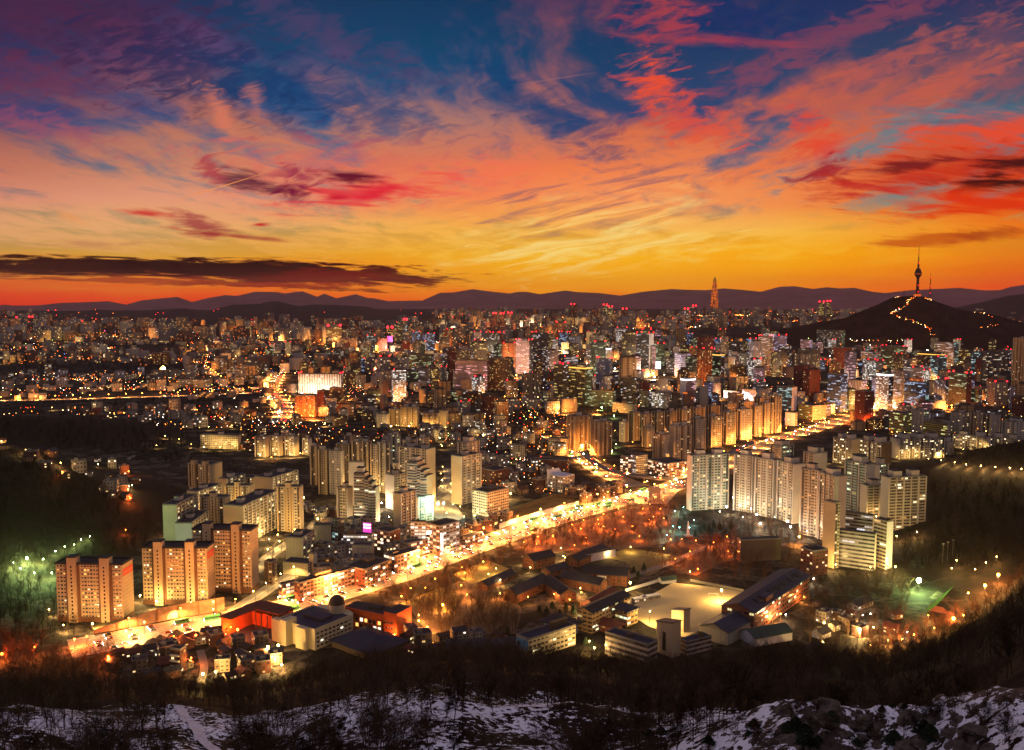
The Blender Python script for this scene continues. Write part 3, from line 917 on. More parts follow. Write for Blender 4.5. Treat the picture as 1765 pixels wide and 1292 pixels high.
def bld(xl, xn, xr, yb, yt, asp, fa, fb, name, label, fl='', z0=0.0, group=None, cat=None, bay=3.4, flr=2.95, roof='roof_dark'):
    c, w, d, h, rz = place(xl, xn, xr, yb, yt, asp, z0)
    h = max(h, 4)
    root = empty(name, (c.x, c.y, z0), rz)
    tag(root, label, cat or CATS.get(name, 'building'), group)
    BLD.append((c.x, c.y, math.hypot(w, d) / 2, w, d, rz, h))
    if z0 > 1:
        pass
    A, B = MATS[fa], MATS[fb]
    mb = MB()
    zb = -30 if z0 > 1 else 0
    if zb:
        mb.box(-w / 2, w / 2, -d / 2, d / 2, zb, 0, 2)
    mb.box(-w / 2, w / 2, -d / 2, d / 2, 0, h, 0, top=2, sides=(0, 1, 0, 1), bay=bay, flr=flr, bottom=False)
    if 'b' in fl or 'B' in fl:      # projecting balcony slabs, floor by floor
        nf = max(2, round(h / flr))
        for k in range(1, nf):
            z = h * k / nf
            if 'b' in fl:
                mb.box(-w / 2 + .6, w / 2 - .6, -d / 2 - 1.3, -d / 2, z - .12, z + .95, 3)
            if 'B' in fl:
                mb.box(w / 2, w / 2 + 1.3, -d / 2 + .6, d / 2 - .6, z - .12, z + .95, 3)
    # upright piers break up the windowed faces of apartment blocks
    if name == 'apartment_block' and 'b' not in fl and 'B' not in fl:
        for fm_, ln_, fx_ in ((fa, w, 0), (fb, d, 1)):
            if fm_.startswith('wall') or fm_.startswith('cream'): continue
            n_ = max(1, round(ln_ / 8.5))
            for k in range(n_ + 1):
                u = -ln_ / 2 + .5 + k * (ln_ - 1.0) / n_
                wd_ = .45 if k % 2 else .8
                if fx_: mb.box(w / 2, w / 2 + .9, u - wd_, u + wd_, 0, h + .4, 3)
                else: mb.box(u - wd_, u + wd_, -d / 2 - .9, -d / 2, 0, h + .4, 3)
    mb.build('wall', [A, B, MATS['wall_pale'], MATS['wall_warm' if fa in ('apt_tan', 'apt_brown', 'apt_pier', 'apt_dark') else 'wall_pale']], root)
    # roof with a parapet
    rb = MB()
    t = .45
    pz = h + (1.2 if h > 12 else .6)
    for q in ((-w / 2 - .1, w / 2 + .1, -d / 2 - .1, -d / 2 + t), (-w / 2 - .1, w / 2 + .1, d / 2 - t, d / 2 + .1),
              (-w / 2 - .1, -w / 2 + t, -d / 2 + t, d / 2 - t), (w / 2 - t, w / 2 + .1, -d / 2 + t, d / 2 - t)):
        rb.box(*q, h + .02, pz, 0)
    rb.face([(-w / 2 + t, -d / 2 + t, h + .08), (w / 2 - t, -d / 2 + t, h + .08), (w / 2 - t, d / 2 - t, h + .08), (-w / 2 + t, d / 2 - t, h + .08)], 1)
    ro = rb.build('roof', [MATS['wall_dark'] if 'D' in fl else MATS['concrete'], MATS[roof]], root)
    def unit(x, y, sx, sy, sz, m='wall_pale', nm='lift_housing', cap=True):
        q = MB()
        q.box(x - sx / 2, x + sx / 2, y - sy / 2, y + sy / 2, h + .1, h + sz, 0)
        if cap:
            q.box(x - sx / 2 - .4, x + sx / 2 + .4, y - sy / 2 - .4, y + sy / 2 + .4, h + sz, h + sz + .5, 1)
        q.build(nm, [MATS[m], MATS[roof]], ro)
    n = fl.count('l')
    long_x = w >= d
    for k in range(n):
        u = (k + .5) / n - .5
        if long_x:
            unit(u * w, d * .12, min(7, w * .28), min(6, d * .6), rnd.uniform(3.4, 5))
        else:
            unit(-w * .1, u * d, min(6, w * .6), min(7, d * .28), rnd.uniform(3.4, 5))
    for k in range(fl.count('L')):     # big housings, almost as wide as the block
        nL = fl.count('L')
        u = (k + .5) / nL - .5
        if long_x:
            unit(u * w * .92, 0, w / nL * .42, d * .72, rnd.uniform(5.5, 7))
        else:
            unit(0, u * d * .92, w * .72, d / nL * .42, rnd.uniform(5.5, 7))
    for k in range(fl.count('u')):     # plant on office roofs
        unit(rnd.uniform(-.3, .3) * w, rnd.uniform(-.3, .3) * d, rnd.uniform(.12, .4) * w, rnd.uniform(.12, .4) * d, rnd.uniform(2, 5), 'wall_dark', 'plant_room', False)
    if 's' in fl:      # stair towers standing proud of face A and above the roof
        ns = fl.count('s')
        for k in range(ns):
            u = ((k + .5) / ns - .5) * w * (1.02 if ns > 1 else 1)
            q = MB()
            q.box(u - 2.6, u + 2.6, -d / 2 - 1.8, -d / 2 + 4, 0, h + 5, 0)
            for zz_ in np.arange(1.5, h, 2.95):
                q.box(u - .5, u + .5, -d / 2 - 1.9, -d / 2 - 1.8, zz_, zz_ + 1.7, 2)
            for sg in (-1, 1):
                q.box(u + sg * 3.5 - .9, u + sg * 3.5 + .9, -d / 2 - .5, -d / 2, 0, h, 3)
            q.box(u - 3.1, u + 3.1, -d / 2 - 2.3, -d / 2 + 4.5, h + 5, h + 5.6, 1)
            q.build('stair_tower', [MATS['wall_warm'], MATS[roof], MATS['glass_dark'], MATS['wall_brown']], root)
    if 'r' in fl:      # red obstruction lamps on the roof corners
        q = MB()
        for sx in (-1, 1):
            for sy in (-1, 1):
                bx, by = sx * (w / 2 - .8), sy * (d / 2 - .8)
                q = MB()
                q.tube((bx, by, pz), (bx, by, pz + 1.6), .12, .12, 5, 0)
                q.ball((bx, by, pz + 2.4), 1.5 if c.y > 1800 else .6, 1, 6)
                q.build('beacon', [MATS['dark_steel'], MATS['beacon']], root)
    if 'g' in fl:      # gold-lit crown floor
        q = MB()
        q.box(-w / 2 - .15, w / 2 + .15, -d / 2 - .15, d / 2 + .15, h - 7, h - 4.5, 0)
        q.build('lit_band', [MATS['lit_gold']], root)
    if 'e' in fl:      # lit white crown sign
        q = MB()
        q.box(-w / 2 - .2, w / 2 + .2, -d / 2 - .2, d / 2 + .2, h - 3.5, h - .3, 0)
        q.build('lit_band', [MATS['sign_white']], root)
    if 'a' in fl:      # mast
        q = MB()
        q.tube((0, 0, h), (0, 0, h + 16), .35, .1, 5, 0)
        q.build('mast', [MATS['dark_steel']], ro)
    return root, w, d, h

mat('lit_gold', 'c08030', .4, emis='ffc050', es=1.6)

def rows(txt):
    for ln in txt.strip().splitlines():
        a, lab = ln.split('|')
        p = a.split()
        z0 = 0.0
        kw = {}
        nm = {'a': 'apartment_block', 'o': 'office_tower', 'b': 'low_building', 's': 'shop_building'}[p[8]]
        for e in p[10:]:
            k, v = e.split('=')
            kw[k] = v if k == 'roof' else float(v)
        bld(*(float(v) for v in p[:6]), p[6], p[7], nm, lab.strip(), '' if p[9] == '-' else p[9], **kw)

# xl xn xr base top aspect faceA faceB kind flags | label
rows('''
282 305 341 925 871 .30 wall_pale apt_slab a l z0=14 | long slab block with a pale blank gable at the edge of the dark wooded hill
303 332 360 948 902 .34 wall_white apt_slab a l z0=4 | low slab block with a bluish white gable between the hill and the front point blocks
326 363 384 842 802 1.5 apt_pier wall_warm a ss z0=10 | small point block with twin stair towers farthest up the dark hillside
378 392 422 862 826 .40 wall_warm apt_slab a l z0=4 | slab block with a dark roof beside the farthest hillside point block
323 342 383 888 848 .35 wall_warm apt_slab a l z0=8 | slab block under the wooded hill with one roof housing and balcony rows
347 391 399 922 858 2.4 apt_pier wall_warm a s | tan point block with one central stair tower behind the front row
389 431 437 886 838 2.4 apt_pier wall_warm a s | tan point block with one stair tower behind the long balcony slab
387 420 481 940 873 .30 wall_warm apt_slab a ll | longest balcony slab of the hillside estate, many of its rows lit yellow
479 519 524 916 840 2.6 apt_pier wall_warm a s | tall tan point block at the street end of the long balcony slab
440 470 514 872 824 .50 wall_warm apt_slab a ll | slab block with dark roofs at the back of the hillside estate
400 436 446 858 824 1.6 apt_pier wall_warm a s | short block with a stair tower peeping over the back slab roofs
493 521 542 966 928 .60 cream_blank apt_slab a l | narrow slab block with a plain tan gable above the curving ramp
488 531 545 993 972 1.6 cream_blank cream b - | low cream building with a flat dark roof at the bend of the ramp
533 541 547 990 955 1.0 wall_warm wall_pale b - | narrow cream stair block attached behind the low cream building
456 470 478 1008 970 1.0 apt_brown apt_brown b - | narrow brown building beside the ramp below the tan gable
541 571 574 944 906 1.8 cream_blank wall_dark s - | plain cream cube of a building with a bright blank front
573 583 594 944 898 1.0 of_teal of_dark o u | slim dark glass building behind the plain cream cube
592 640 645 955 923 2.0 of_lit of_grid o u | lit office with full window rows under the magenta rooftop sign
607 640 645 965 941 1.6 cream_blank wall_warm s - | small cream building below the lit office and its magenta sign
645 672 690 952 918 1.2 shop brick s - | round fronted red shop building beside the white barn of lit windows
708 734 736 952 901 2.0 of_lit wall_warm s u | pale hotel front with lit windows on the bright street corner
735 758 792 958 908 .7 shop of_lit s u bay=4.5 | large commercial block with floodlit rooftop signs facing the bright road
536 545 552 836 770 1.0 apt_dark apt_dark a l | darkest brown tower at the outer end of the high cluster
550 563 570 852 776 1.0 apt_brown apt_dark a l | brown tower second from the outer end of the high cluster
569 589 594 853 778 2.2 apt wall_pale a l | pale grey tower with a lit front in the outer half of the high cluster
581 603 609 840 766 2.0 apt_brown wall_dark a l | shaded tower behind the pale grey lit front tower
608 618 626 846 762 1.0 apt_dark apt_brown a l | dark tower between the grey towers and the tower with the red sign
624 634 641 842 762 1.0 apt_dark apt_dark a l | slim dark tower just beside the tower with the red upright sign
640 660 670 848 768 1.6 apt_pier wall_pale a l | tall tower with a red upright sign at its top edge
676 684 690 804 750 1.0 apt_green apt_green a l | slim bluish green tower behind the stepped pair
689 737 751 868 775 2.4 apt_check wall_warm a ll | broad tower with a plain tan gable closing the cluster towards the car park
602 626 629 872 797 2.4 wall_pale wall_pale a - | windowless pale tower slab rising behind the bright stepped block
582 600 609 907 842 1.3 apt_check wall_warm a l | narrow block with a plain orange gable in front of the stepped tower
665 678 702 878 820 .6 wall_pale apt_check a l | block with a pale blank gable beside the second stepped tower
679 697 704 856 800 1.4 apt_check wall_pale a l | tall narrow block leaning over the second stepped tower
678 691 717 918 852 .5 wall_warm apt_check a l | tall block with a plain sunk gable nearest the rooftop floodlights
717 721 746 900 858 .3 wall_warm apt_check a - | lower annex of balconies behind the tall block with the plain gable
778 795 829 870 788 .5 wall_warm apt_check a l | lone tall block with a blank orange gable beside the white lit car park
790 806 826 858 764 .6 apt_check apt_check a L | taller rear half standing behind the lone orange gable
814 840 877 894 850 .7 cream cream o u | cream office with a dark flat roof beside the fenced building site
826 852 878 838 812 1.0 house_brick brick b - | dark red flat roofed building behind the cream office
977 990 1020 778 718 .5 apt_tan apt_tan a l | tan tower row with a stepped top at the corner of the north road
1018 1032 1054 786 728 .7 apt_tan apt_tan a ll | darker tan tower beside the stepped row over the green lit garden
1068 1076 1083 762 728 1.0 apt apt_tan a l | small cream tower behind the green lit garden
1083 1092 1102 760 711 1.0 apt_dark apt_tan a l | brown tower behind the cream one, first of the rear row
1102 1110 1123 752 714 1.0 apt_dark apt_pier a l | shaded tower second in the rear row over the junction
1123 1133 1145 750 711 1.0 apt_dark apt_tan a l | tan edged tower third in the rear row over the junction
1145 1155 1166 746 709 1.0 apt_dark apt_tan a l | tower fourth in the rear row over the junction
1166 1176 1190 744 706 1.0 apt_dark apt_pier a l | tower fifth in the rear row over the junction
1190 1200 1214 734 703 1.0 apt_dark apt_tan a l | tower sixth in the rear row, near the violet lit offices
1216 1226 1240 728 700 1.0 apt_dark apt_tan a l | tower seventh in the rear row, near the violet lit offices
1244 1254 1268 722 696 1.0 apt_dark apt_tan a l | tower eighth in the rear row behind the bright windowed blocks
1272 1282 1298 716 692 1.0 apt_dark apt_tan a l | tower ninth in the rear row behind the bright windowed blocks
1300 1310 1324 712 686 1.0 apt_dark apt_tan a l | last tower of the rear row beside the teal office
1107 1116 1126 771 737 1.0 apt_brown apt a l | short tower behind the pair with the shop podium
1125 1144 1152 800 750 1.6 apt_tan apt a l | cream fronted tower standing on the shop podium
1152 1162 1191 794 735 .5 wall_warm apt_pier a ll | long windowed block with a plain orange gable on the shop podium
1190 1200 1215 776 722 .8 apt_dark apt a l | first bright windowed block of the row along the avenue
1216 1226 1243 770 718 .8 apt_dark apt_check a l | second bright windowed block of the row along the avenue
1242 1252 1267 766 711 .8 apt_dark apt_check a l | third bright windowed block of the row along the avenue
1266 1276 1295 758 706 .8 apt_dark apt a l | fourth bright windowed block of the row along the avenue
1293 1301 1311 752 700 .8 apt_dark apt a l | fifth bright windowed block of the row along the avenue
1309 1318 1332 748 695 .8 apt_dark apt_pier a l | sixth bright windowed block of the row along the avenue
1326 1336 1345 746 682 .8 apt_dark apt_pier a l | tallest block closing the row along the avenue
1117 1150 1186 824 800 1.0 shop shop s - | lit shop podium beneath the two towers at the junction
1069 1087 1090 818 788 2.0 shop wall_warm s - | orange lit small building at the mouth of the north road
1087 1096 1116 820 786 .6 of_lit cream o u | cream office with bright window bands at the road junction
928 978 981 817 794 2.4 house_brick brick b - | wide dark brick hall beside the north road
945 978 982 780 757 2.0 cream house b - | cream flat roofed block at the far corner of the north road
880 905 908 790 768 2.0 house_pale house b - | pale house block with white windows behind the brick hall
1183 1190 1255 880 786 .22 wall_pale apt_grn a LL | pale green lit tower block standing alone before the avenue
1264 1296 1304 884 787 2.0 apt_check wall_pale a L | windowed tower block next to the lone green lit one, first of the staggered three
1300 1332 1342 893 794 2.0 apt_check wall_pale a L | windowed tower block in the middle of the staggered three by the park
1338 1366 1386 903 801 1.6 apt_check wall_pale a L | windowed tower block with a broad blank gable, nearest of the staggered three
1378 1408 1416 926 812 2.0 apt_check wall_pale a L | tall windowed block right beside the broad blank gable of the staggered three
1410 1436 1456 938 822 1.6 apt_check wall_pale a L | tall windowed block with a pale gable directly behind the plain hospital tower
1454 1491 1505 896 801 2.4 apt_green wall_pale a L | tower with green lit balcony bands beside the hospital
1481 1492 1525 905 838 .5 wall_pale apt_band a L | narrow block with a scalloped white gable before the dark park tower
1515 1528 1593 928 824 .3 wall_pale apt_band a LL | tall dark banded tower at the edge of the wooded park
1500 1512 1528 880 802 .6 wall_pale apt_green a L | greenish tower wedged behind the dark banded tower
1455 1470 1500 862 796 .6 wall_pale apt_check a L | block half hidden behind the green banded tower
1384 1402 1424 850 782 .8 apt_check wall_pale a LL | rear block rising behind the staggered tower blocks, nearest the green banded one
1326 1345 1366 838 770 .8 apt_check apt_green a LL | rear block with big roof housings farthest behind the staggered tower blocks
1416 1437 1445 980 868 2.0 wall_warm apt_check o - | plain windowless cream tower of the hospital
1444 1503 1506 930 890 4.0 of_band wall_pale o - flr=3.3 | upper banded wing of the white hospital
1437 1506 1509 984 923 4.0 of_band wall_pale o - flr=3.3 | front wing of the white hospital with seven window bands
1504 1526 1537 982 900 1.8 apt_band wall_white o u flr=3.3 | end tower of the white hospital facing the dark park
1379 1400 1426 993 951 .9 brick brick b u | small orange brick tower in front of the hospital
1270 1276 1346 968 932 .2 brick wall_dark b - | low hall with a red lit end wall beside the park
1436 1468 1481 802 758 1.6 apt_small wall_warm a LL | first low slab of the terrace behind the estate
1478 1518 1536 806 764 1.8 apt_small wall_brown a LL | second low slab with a red brown gable in the terrace
1533 1549 1627 792 757 .3 wall_pale apt_small a LLL | long low slab with a pale gable in the middle of the terrace
1620 1634 1644 784 762 1.0 apt_small wall_warm a L | short slab with a tan gable at the wood's edge
1642 1704 1707 778 754 5. apt_small wall_pale a LL | far pale slab of the terrace above the lit park road
1706 1758 1762 774 758 5. apt_small wall_pale a LL | last low slab of the terrace by the dark trees
''')
rows('''
515 588 592 678 645 4. of_white of_white o r bay=6 | wide white office with bold upright ribs and red roof lamps
509 543 547 718 682 3. of_orange of_orange o - | squat office flooded in orange light at the boulevard
547 559 568 710 674 1. of_red of_dark o u | dark red slim office beside the orange flooded one
568 594 600 710 669 2. of_brown of_brown o u | brown office with an orange edge behind the boulevard
590 616 620 668 643 2. of_brown of_brown o u | low brown office next to the ribbed white one
644 680 684 662 639 2.5 of_grid of_grid o r | pale gridded office with red lamps behind brown roofs
683 702 721 668 640 1. of_dark of_green o u | dark green glass office before the pale banded block
710 758 763 664 636 4. of_band of_grid o u | wide pale office with horizontal bands
764 772 786 660 601 1. of_dark of_red o u | tall black slab beside the pinkish banded tower
768 812 818 646 602 3. of_brown of_dark o u | broad dark office behind the pinkish banded tower
785 840 845 674 622 4. of_pink of_red o u | broad pinkish tower of close horizontal bands
844 880 886 674 618 3. of_brown of_gold o u | brown tower speckled with gold windows
838 862 869 620 574 2. of_dark of_red o r | black tower ringed by red roof lamps
703 745 749 636 611 3. of_green of_dark o u | low dark office behind the pale banded block
602 617 623 642 608 1.4 of_orange of_brown o u | slim orange tower in the far middle of the city
622 638 642 624 596 2. of_grey of_dark o u | grey block behind the slim orange tower
680 694 698 596 560 2. of_gold of_grey o u | far gold lit twin block on the plain
650 668 672 737 714 2. apt wall_warm a l | small cream block, outer one of the cream four
671 689 693 734 706 2. apt_tan wall_warm a l | second of the four cream blocks over the dark houses
691 719 723 736 702 2. apt_tan wall_warm a ll | widest of the four cream blocks over the dark houses
729 755 758 738 712 2. apt_tan wall_warm a l | cream block with a curved front over the dark houses
756 769 773 737 708 2. wall_warm wall_warm a - | plain orange blank walled block beside the curved cream one
738 777 781 702 676 2.5 of_brown of_dark o u | dark brown office with scattered lit windows
779 797 802 702 674 2. of_green of_dark o u | dark office with greenish lit windows beside the brown one
802 827 831 698 677 2. of_orange of_orange o u | low orange lit office below the brown tower
829 846 850 702 680 2. of_green of_grid o u | small greenish gridded office below the brown tower
899 928 932 690 645 3. of_beige of_beige o u | beige office with a fine upright grid
922 935 942 674 622 1.4 of_brown of_dark o u | dark brown tower behind the beige gridded office
955 970 980 700 629 1.2 of_gold of_dark o r | tall dark golden glass tower with a red lamp
979 1008 1021 700 630 1.8 of_gold of_green o g | broad golden green glass tower with lit top floors
1010 1056 1062 702 675 3. of_green of_green o u | wide low green glass office
1028 1052 1056 662 619 3. of_white of_white o r | white office of upright stripes behind the low green glass
1070 1096 1104 698 652 2. of_dark of_dark o u | black glass office with pale floor lines
1102 1118 1123 702 676 2. of_grey of_dark o u | grey low office beside the black glass one
1123 1149 1154 704 678 3. of_lit of_grid o u | white gridded office with nearly every window lit
1056 1090 1098 713 697 3. cream cream b u | long low beige building before the black glass office
1172 1182 1198 698 653 .7 wall_white of_pink o e | white tower with pink bands and a plain side
1200 1214 1216 690 668 2. of_violet of_violet o - | lower violet lit block of the violet pair
1213 1228 1232 690 660 2. of_violet of_violet o u | higher violet lit block of the violet pair
1247 1271 1275 687 675 3. of_violet of_violet o - | low violet lit hall behind the apartment row
1279 1309 1314 691 673 3. of_violet of_violet o u | long violet lit building behind the apartment row
1075 1090 1098 640 577 1.6 of_dark of_pink o rr | tall purple dark tower with a pink lit edge
1097 1118 1126 642 575 2. of_dark wall_white o r | tall tower with a white top and glowing orange edge
1099 1124 1130 642 596 3. of_grey of_pink o u | grey tower in front of the tall white topped one
1148 1176 1182 644 620 3. of_dark of_violet o u | low dark office beside the green stone tower
1181 1194 1201 655 616 1.5 of_green of_green o u | green tinted tower behind the white pink banded one
1203 1214 1220 662 606 1.4 of_brown of_dark o u | slim dark brown tower in the central towers
1219 1241 1248 660 608 2. of_green of_dark o g | dark green glass tower with lit crown in the centre
1256 1283 1288 632 607 3. of_white of_blue o u | white and blue office above a brown one
1257 1284 1289 660 631 3. of_brown of_grey o u | brown office beneath the white and blue one
1252 1265 1270 612 590 2. of_gold of_gold o a | gold edged tower of the twin pair, outer one
1271 1284 1289 612 589 2. of_gold of_gold o a | gold edged tower of the twin pair, inner one
1306 1326 1331 634 580 2. of_band of_grey o r | banded grey tower before the gold edged twins
889 912 918 645 587 2. of_pink of_dark o rr | pink banded tower with a red crown of lamps
917 945 952 624 574 2. of_dark of_gold o rr | dark broad tower with a row of red roof lamps
963 978 983 602 573 2. of_blue of_dark o r | blue lit tower beyond the golden glass towers
982 996 1001 612 580 2. of_white of_white o - | white tower of upright light lines
1010 1034 1039 640 604 2. of_dark of_grey o u | dark low tower below the white upright lines
1036 1050 1054 620 600 2. of_lit of_violet o e | floodlit white tower top in the middle of the city
1138 1154 1159 624 605 2. of_yellow of_green o u | yellow green block behind the dark low office
1160 1178 1183 617 598 2. of_white of_violet o u | pale block with a lit white front beyond the plaza
1315 1334 1339 616 575 3. of_lit of_band o u | white banded office at the foot of the wooded hill
1340 1358 1364 645 597 2. of_dark of_dark o u | black tower with few lights beside the grey pair
1407 1450 1456 602 570 4. of_grey of_green o u | broad grey green block under the dark hill
1374 1400 1413 646 602 1.4 of_grey of_brown o u | stone grey tower with a paler corner
1379 1395 1400 612 586 2. of_pink of_violet o - | small pink lit block behind the stone grey tower
1436 1468 1474 636 600 2. of_red of_dark o u | dark red brown block on the hill side
1483 1510 1517 638 606 2.5 of_band of_band o u | white banded curved office
1519 1556 1563 636 598 3. of_green of_dark o rr | dark gridded tower with red lamps along its roof
1580 1618 1626 648 608 3. of_brown of_dark o g | brown tower with golden lit bands
1578 1594 1600 660 631 2. of_lit wall_white o u | small white building below the brown golden tower
1613 1642 1651 640 591 2.5 of_band of_teal o - | pale banded tower before the cream hotel
1622 1633 1637 584 559 2. cream cream o u | cream hotel tower standing up against the dark hill
1673 1685 1687 650 606 2. of_teal of_teal o - | outer pale green glass twin tower
1686 1700 1704 650 606 2. of_teal of_teal o - | inner pale green glass twin tower
1713 1736 1742 640 606 2. of_grey of_dark o u | grey slab behind the pale green twins
1743 1764 1772 668 583 2. apt_tan apt a l | tall orange lit apartment tower at the picture's edge
1425 1448 1459 710 645 1.8 of_blue of_blue o u | tall deep blue glass tower at the end of the avenue
1460 1486 1493 702 657 2.5 of_white of_violet o - | white tower with purple stripes beside the deep blue glass
1472 1489 1505 736 675 .9 of_red of_red o u | red brick office with small square windows by the bright junction
1508 1530 1538 712 645 2. of_lit of_dark o e | bright white banded tower with a dark side
1534 1552 1558 704 639 2. of_band of_grid o u | beige banded tower behind the bright white one
1558 1594 1600 712 660 3. of_blue of_teal o - | rounded blue dark glass office
1609 1628 1633 706 655 2. of_white of_dark o r | white ribbed tower under the red lit roof
1632 1664 1673 702 645 2. of_green of_red o rr | greenish tower with a glowing red roof
1654 1686 1692 700 672 3. of_green of_grey o u | low greenish office beside the red roofed tower
1692 1728 1734 692 670 3. of_brown of_brown o u | low brown office near the picture's edge
1738 1762 1769 706 668 2. of_white of_brown o u | dark ribbed office below the orange apartment tower
1532 1556 1570 752 713 1.4 of_yellow of_yellow o u | yellow green office with a plain end wall
1570 1590 1600 747 708 1.5 apt apt_green a l | pale apartment tower behind the yellow flat office
1591 1632 1639 754 731 3. of_yellow cream o u | low yellow office with a dark flat roof
1638 1656 1671 748 712 1.0 apt apt a l | white apartment tower beside the low yellow office
1692 1706 1722 757 716 1.0 apt_dark apt a l | dark fronted apartment tower above the terrace
1672 1684 1694 750 712 1.0 apt_brown apt a l | brown edged apartment tower above the terrace
1726 1748 1768 768 728 1.0 apt_check apt a ll | balconied apartment tower nearest the picture's edge above the terrace
1338 1364 1373 708 668 2. of_teal wall_white o u | teal office with white end walls beside the rear row
1353 1370 1374 734 712 2. wall_white cream b - | pinkish white cube behind the avenue
1376 1400 1424 724 700 1. of_yellow cream o u | small yellow lit office at the avenue's far end
908 930 936 706 688 2. cream house b - | small cream block below the beige gridded office
934 950 956 704 676 2. apt_green of_grey o u | slim pale block between the beige grid and the golden glass
262 291 294 628 608 3. of_orange of_red o u | red lit office standing alone in the far low quarter
319 338 343 652 629 2. of_grid of_grey o u | pale gridded office in the far low quarter
263 306 309 654 638 4. of_beige of_beige o - | long beige institute in the far low quarter
306 352 362 668 655 3. cream cream b - | long colonnaded white museum hall
380 392 399 644 622 1.2 of_grey of_dark o u | dark pair block by the far lit street
392 404 409 644 620 1.5 of_grey of_grey o u | taller dark pair block by the far lit street
405 418 424 659 637 1.5 apt of_grid o u | pale block beside the boulevard's far end
422 440 446 657 631 1.5 apt_tan of_brown o u | tan block beside the boulevard's far end
''')
# ------------------------------------------------------------------ front point blocks of the hillside estate
mat('stripe_brown', '6a4a34', .85, .1, .1)
def front_block(xl, xn, xr, yb, yt, asp, label, sign, wallm='wall_warm'):
    c, w, d, h, rz = place(xl, xn, xr, yb, yt, asp)
    root = tag(empty('apartment_block', (c.x, c.y, 0), rz), label, 'apartment block')
    BLD.append((c.x, c.y, math.hypot(w, d) / 2, w, d, rz, h))
    W_ = MATS[wallm]
    mb = MB()
    mb.box(-w / 2, w / 2, -d / 2, d / 2, 0, h, 0, top=1)
    nf = max(10, round(h / 2.9))
    fh = h / nf
    for k in range(1, nf):      # thin floor lines on the gable
        mb.box(w / 2, w / 2 + .08, -d / 2 + .5, d / 2 - .5, k * fh - .06, k * fh + .06, 2)
    mb.box(-w / 2 - .1, w / 2 + .1, -d / 2 - .1, d / 2 + .1, 0, fh * 1.4, 2)
    mb.build('wall', [W_, MATS['roof_dark'], MATS['stripe_brown']], root)
    rb = MB()
    for q in ((-w / 2 - .5, w / 2 + .5, -d / 2 - .5, -d / 2 + .4), (-w / 2 - .5, w / 2 + .5, d / 2 - .4, d / 2 + .5),
              (-w / 2 - .5, -w / 2 + .4, -d / 2 + .4, d / 2 - .4), (w / 2 - .4, w / 2 + .5, -d / 2 + .4, d / 2 - .4)):
        rb.box(*q, h + .02, h + 1.5, 0)
    rb.face([(-w / 2, -d / 2, h + .1), (w / 2, -d / 2, h + .1), (w / 2, d / 2, h + .1), (-w / 2, d / 2, h + .1)], 0)
    rb.build('roof', [MATS['roof_dark']], root)
    for f0, f1 in ((.19, .32), (.68, .81)):
        q = MB()
        x0, x1 = -w / 2 + f0 * w, -w / 2 + f1 * w
        xm = (x0 + x1) / 2
        q.box(x0, x1, -d / 2 - 2.2, -d / 2 + 5, 0, h + 5.5, 0)
        q.box(x0 - .5, x1 + .5, -d / 2 - 2.7, -d / 2 + 5.5, h + 5.5, h + 6.2, 1)
        for k in range(nf):
            q.box(xm - .55, xm + .55, -d / 2 - 2.26, -d / 2 - 2.2, k * fh + .8, k * fh + 2.2, 3)
        for a, b in ((x0 - 1.9, x0 - .0), (x1, x1 + 1.9)):
            q.box(a, b, -d / 2 - .6, -d / 2, 0, h, 2)
        q.build('stair_tower', [W_, MATS['roof_dark'], MATS['stripe_brown'], MATS['glass_dark']], root)
    cells = []
    for fr in (.035, .085, .13, .40, .445, .49, .535, .58, .622, .87, .915, .96):
        big = fr in (.085, .445, .535, .915)
        for k in range(1, nf):
            cells.append((-w / 2 + fr * w, -d / 2, k * fh + 1.6, 0, 1.5 if not big else 1.7, 1.5 if big else 1.1, wkind(.13)))
    windows(root, cells)
    if sign:
        q = MB()
        z = h * .86
        q.box(w / 2 + .1, w / 2 + .35, -d / 2 + 1, d / 2 - 1, z - 2.4, z + 2.4, 0)
        for k in range(5):
            y = -d / 2 + 2.2 + k * (d - 4.4) / 4
            q.box(w / 2 + .35, w / 2 + .42, y - .5, y + .5, z - 1.2, z + 1.2, 1)
        q.build('sign_panel', [MATS['red_sign'], MATS['wall_warm']], root)
    return root
front_block(100, 214, 232, 1073, 974, 3.2, 'salmon lit point block nearest the wooded slope, red panel on its gable', True)
front_block(248, 359, 371, 1042, 945, 3.2, 'cream point block with twin stair towers in the middle of the front row', True)
front_block(335, 435, 447, 1022, 915, 3.2, 'tan point block ending the front row above the curving retaining wall', False)

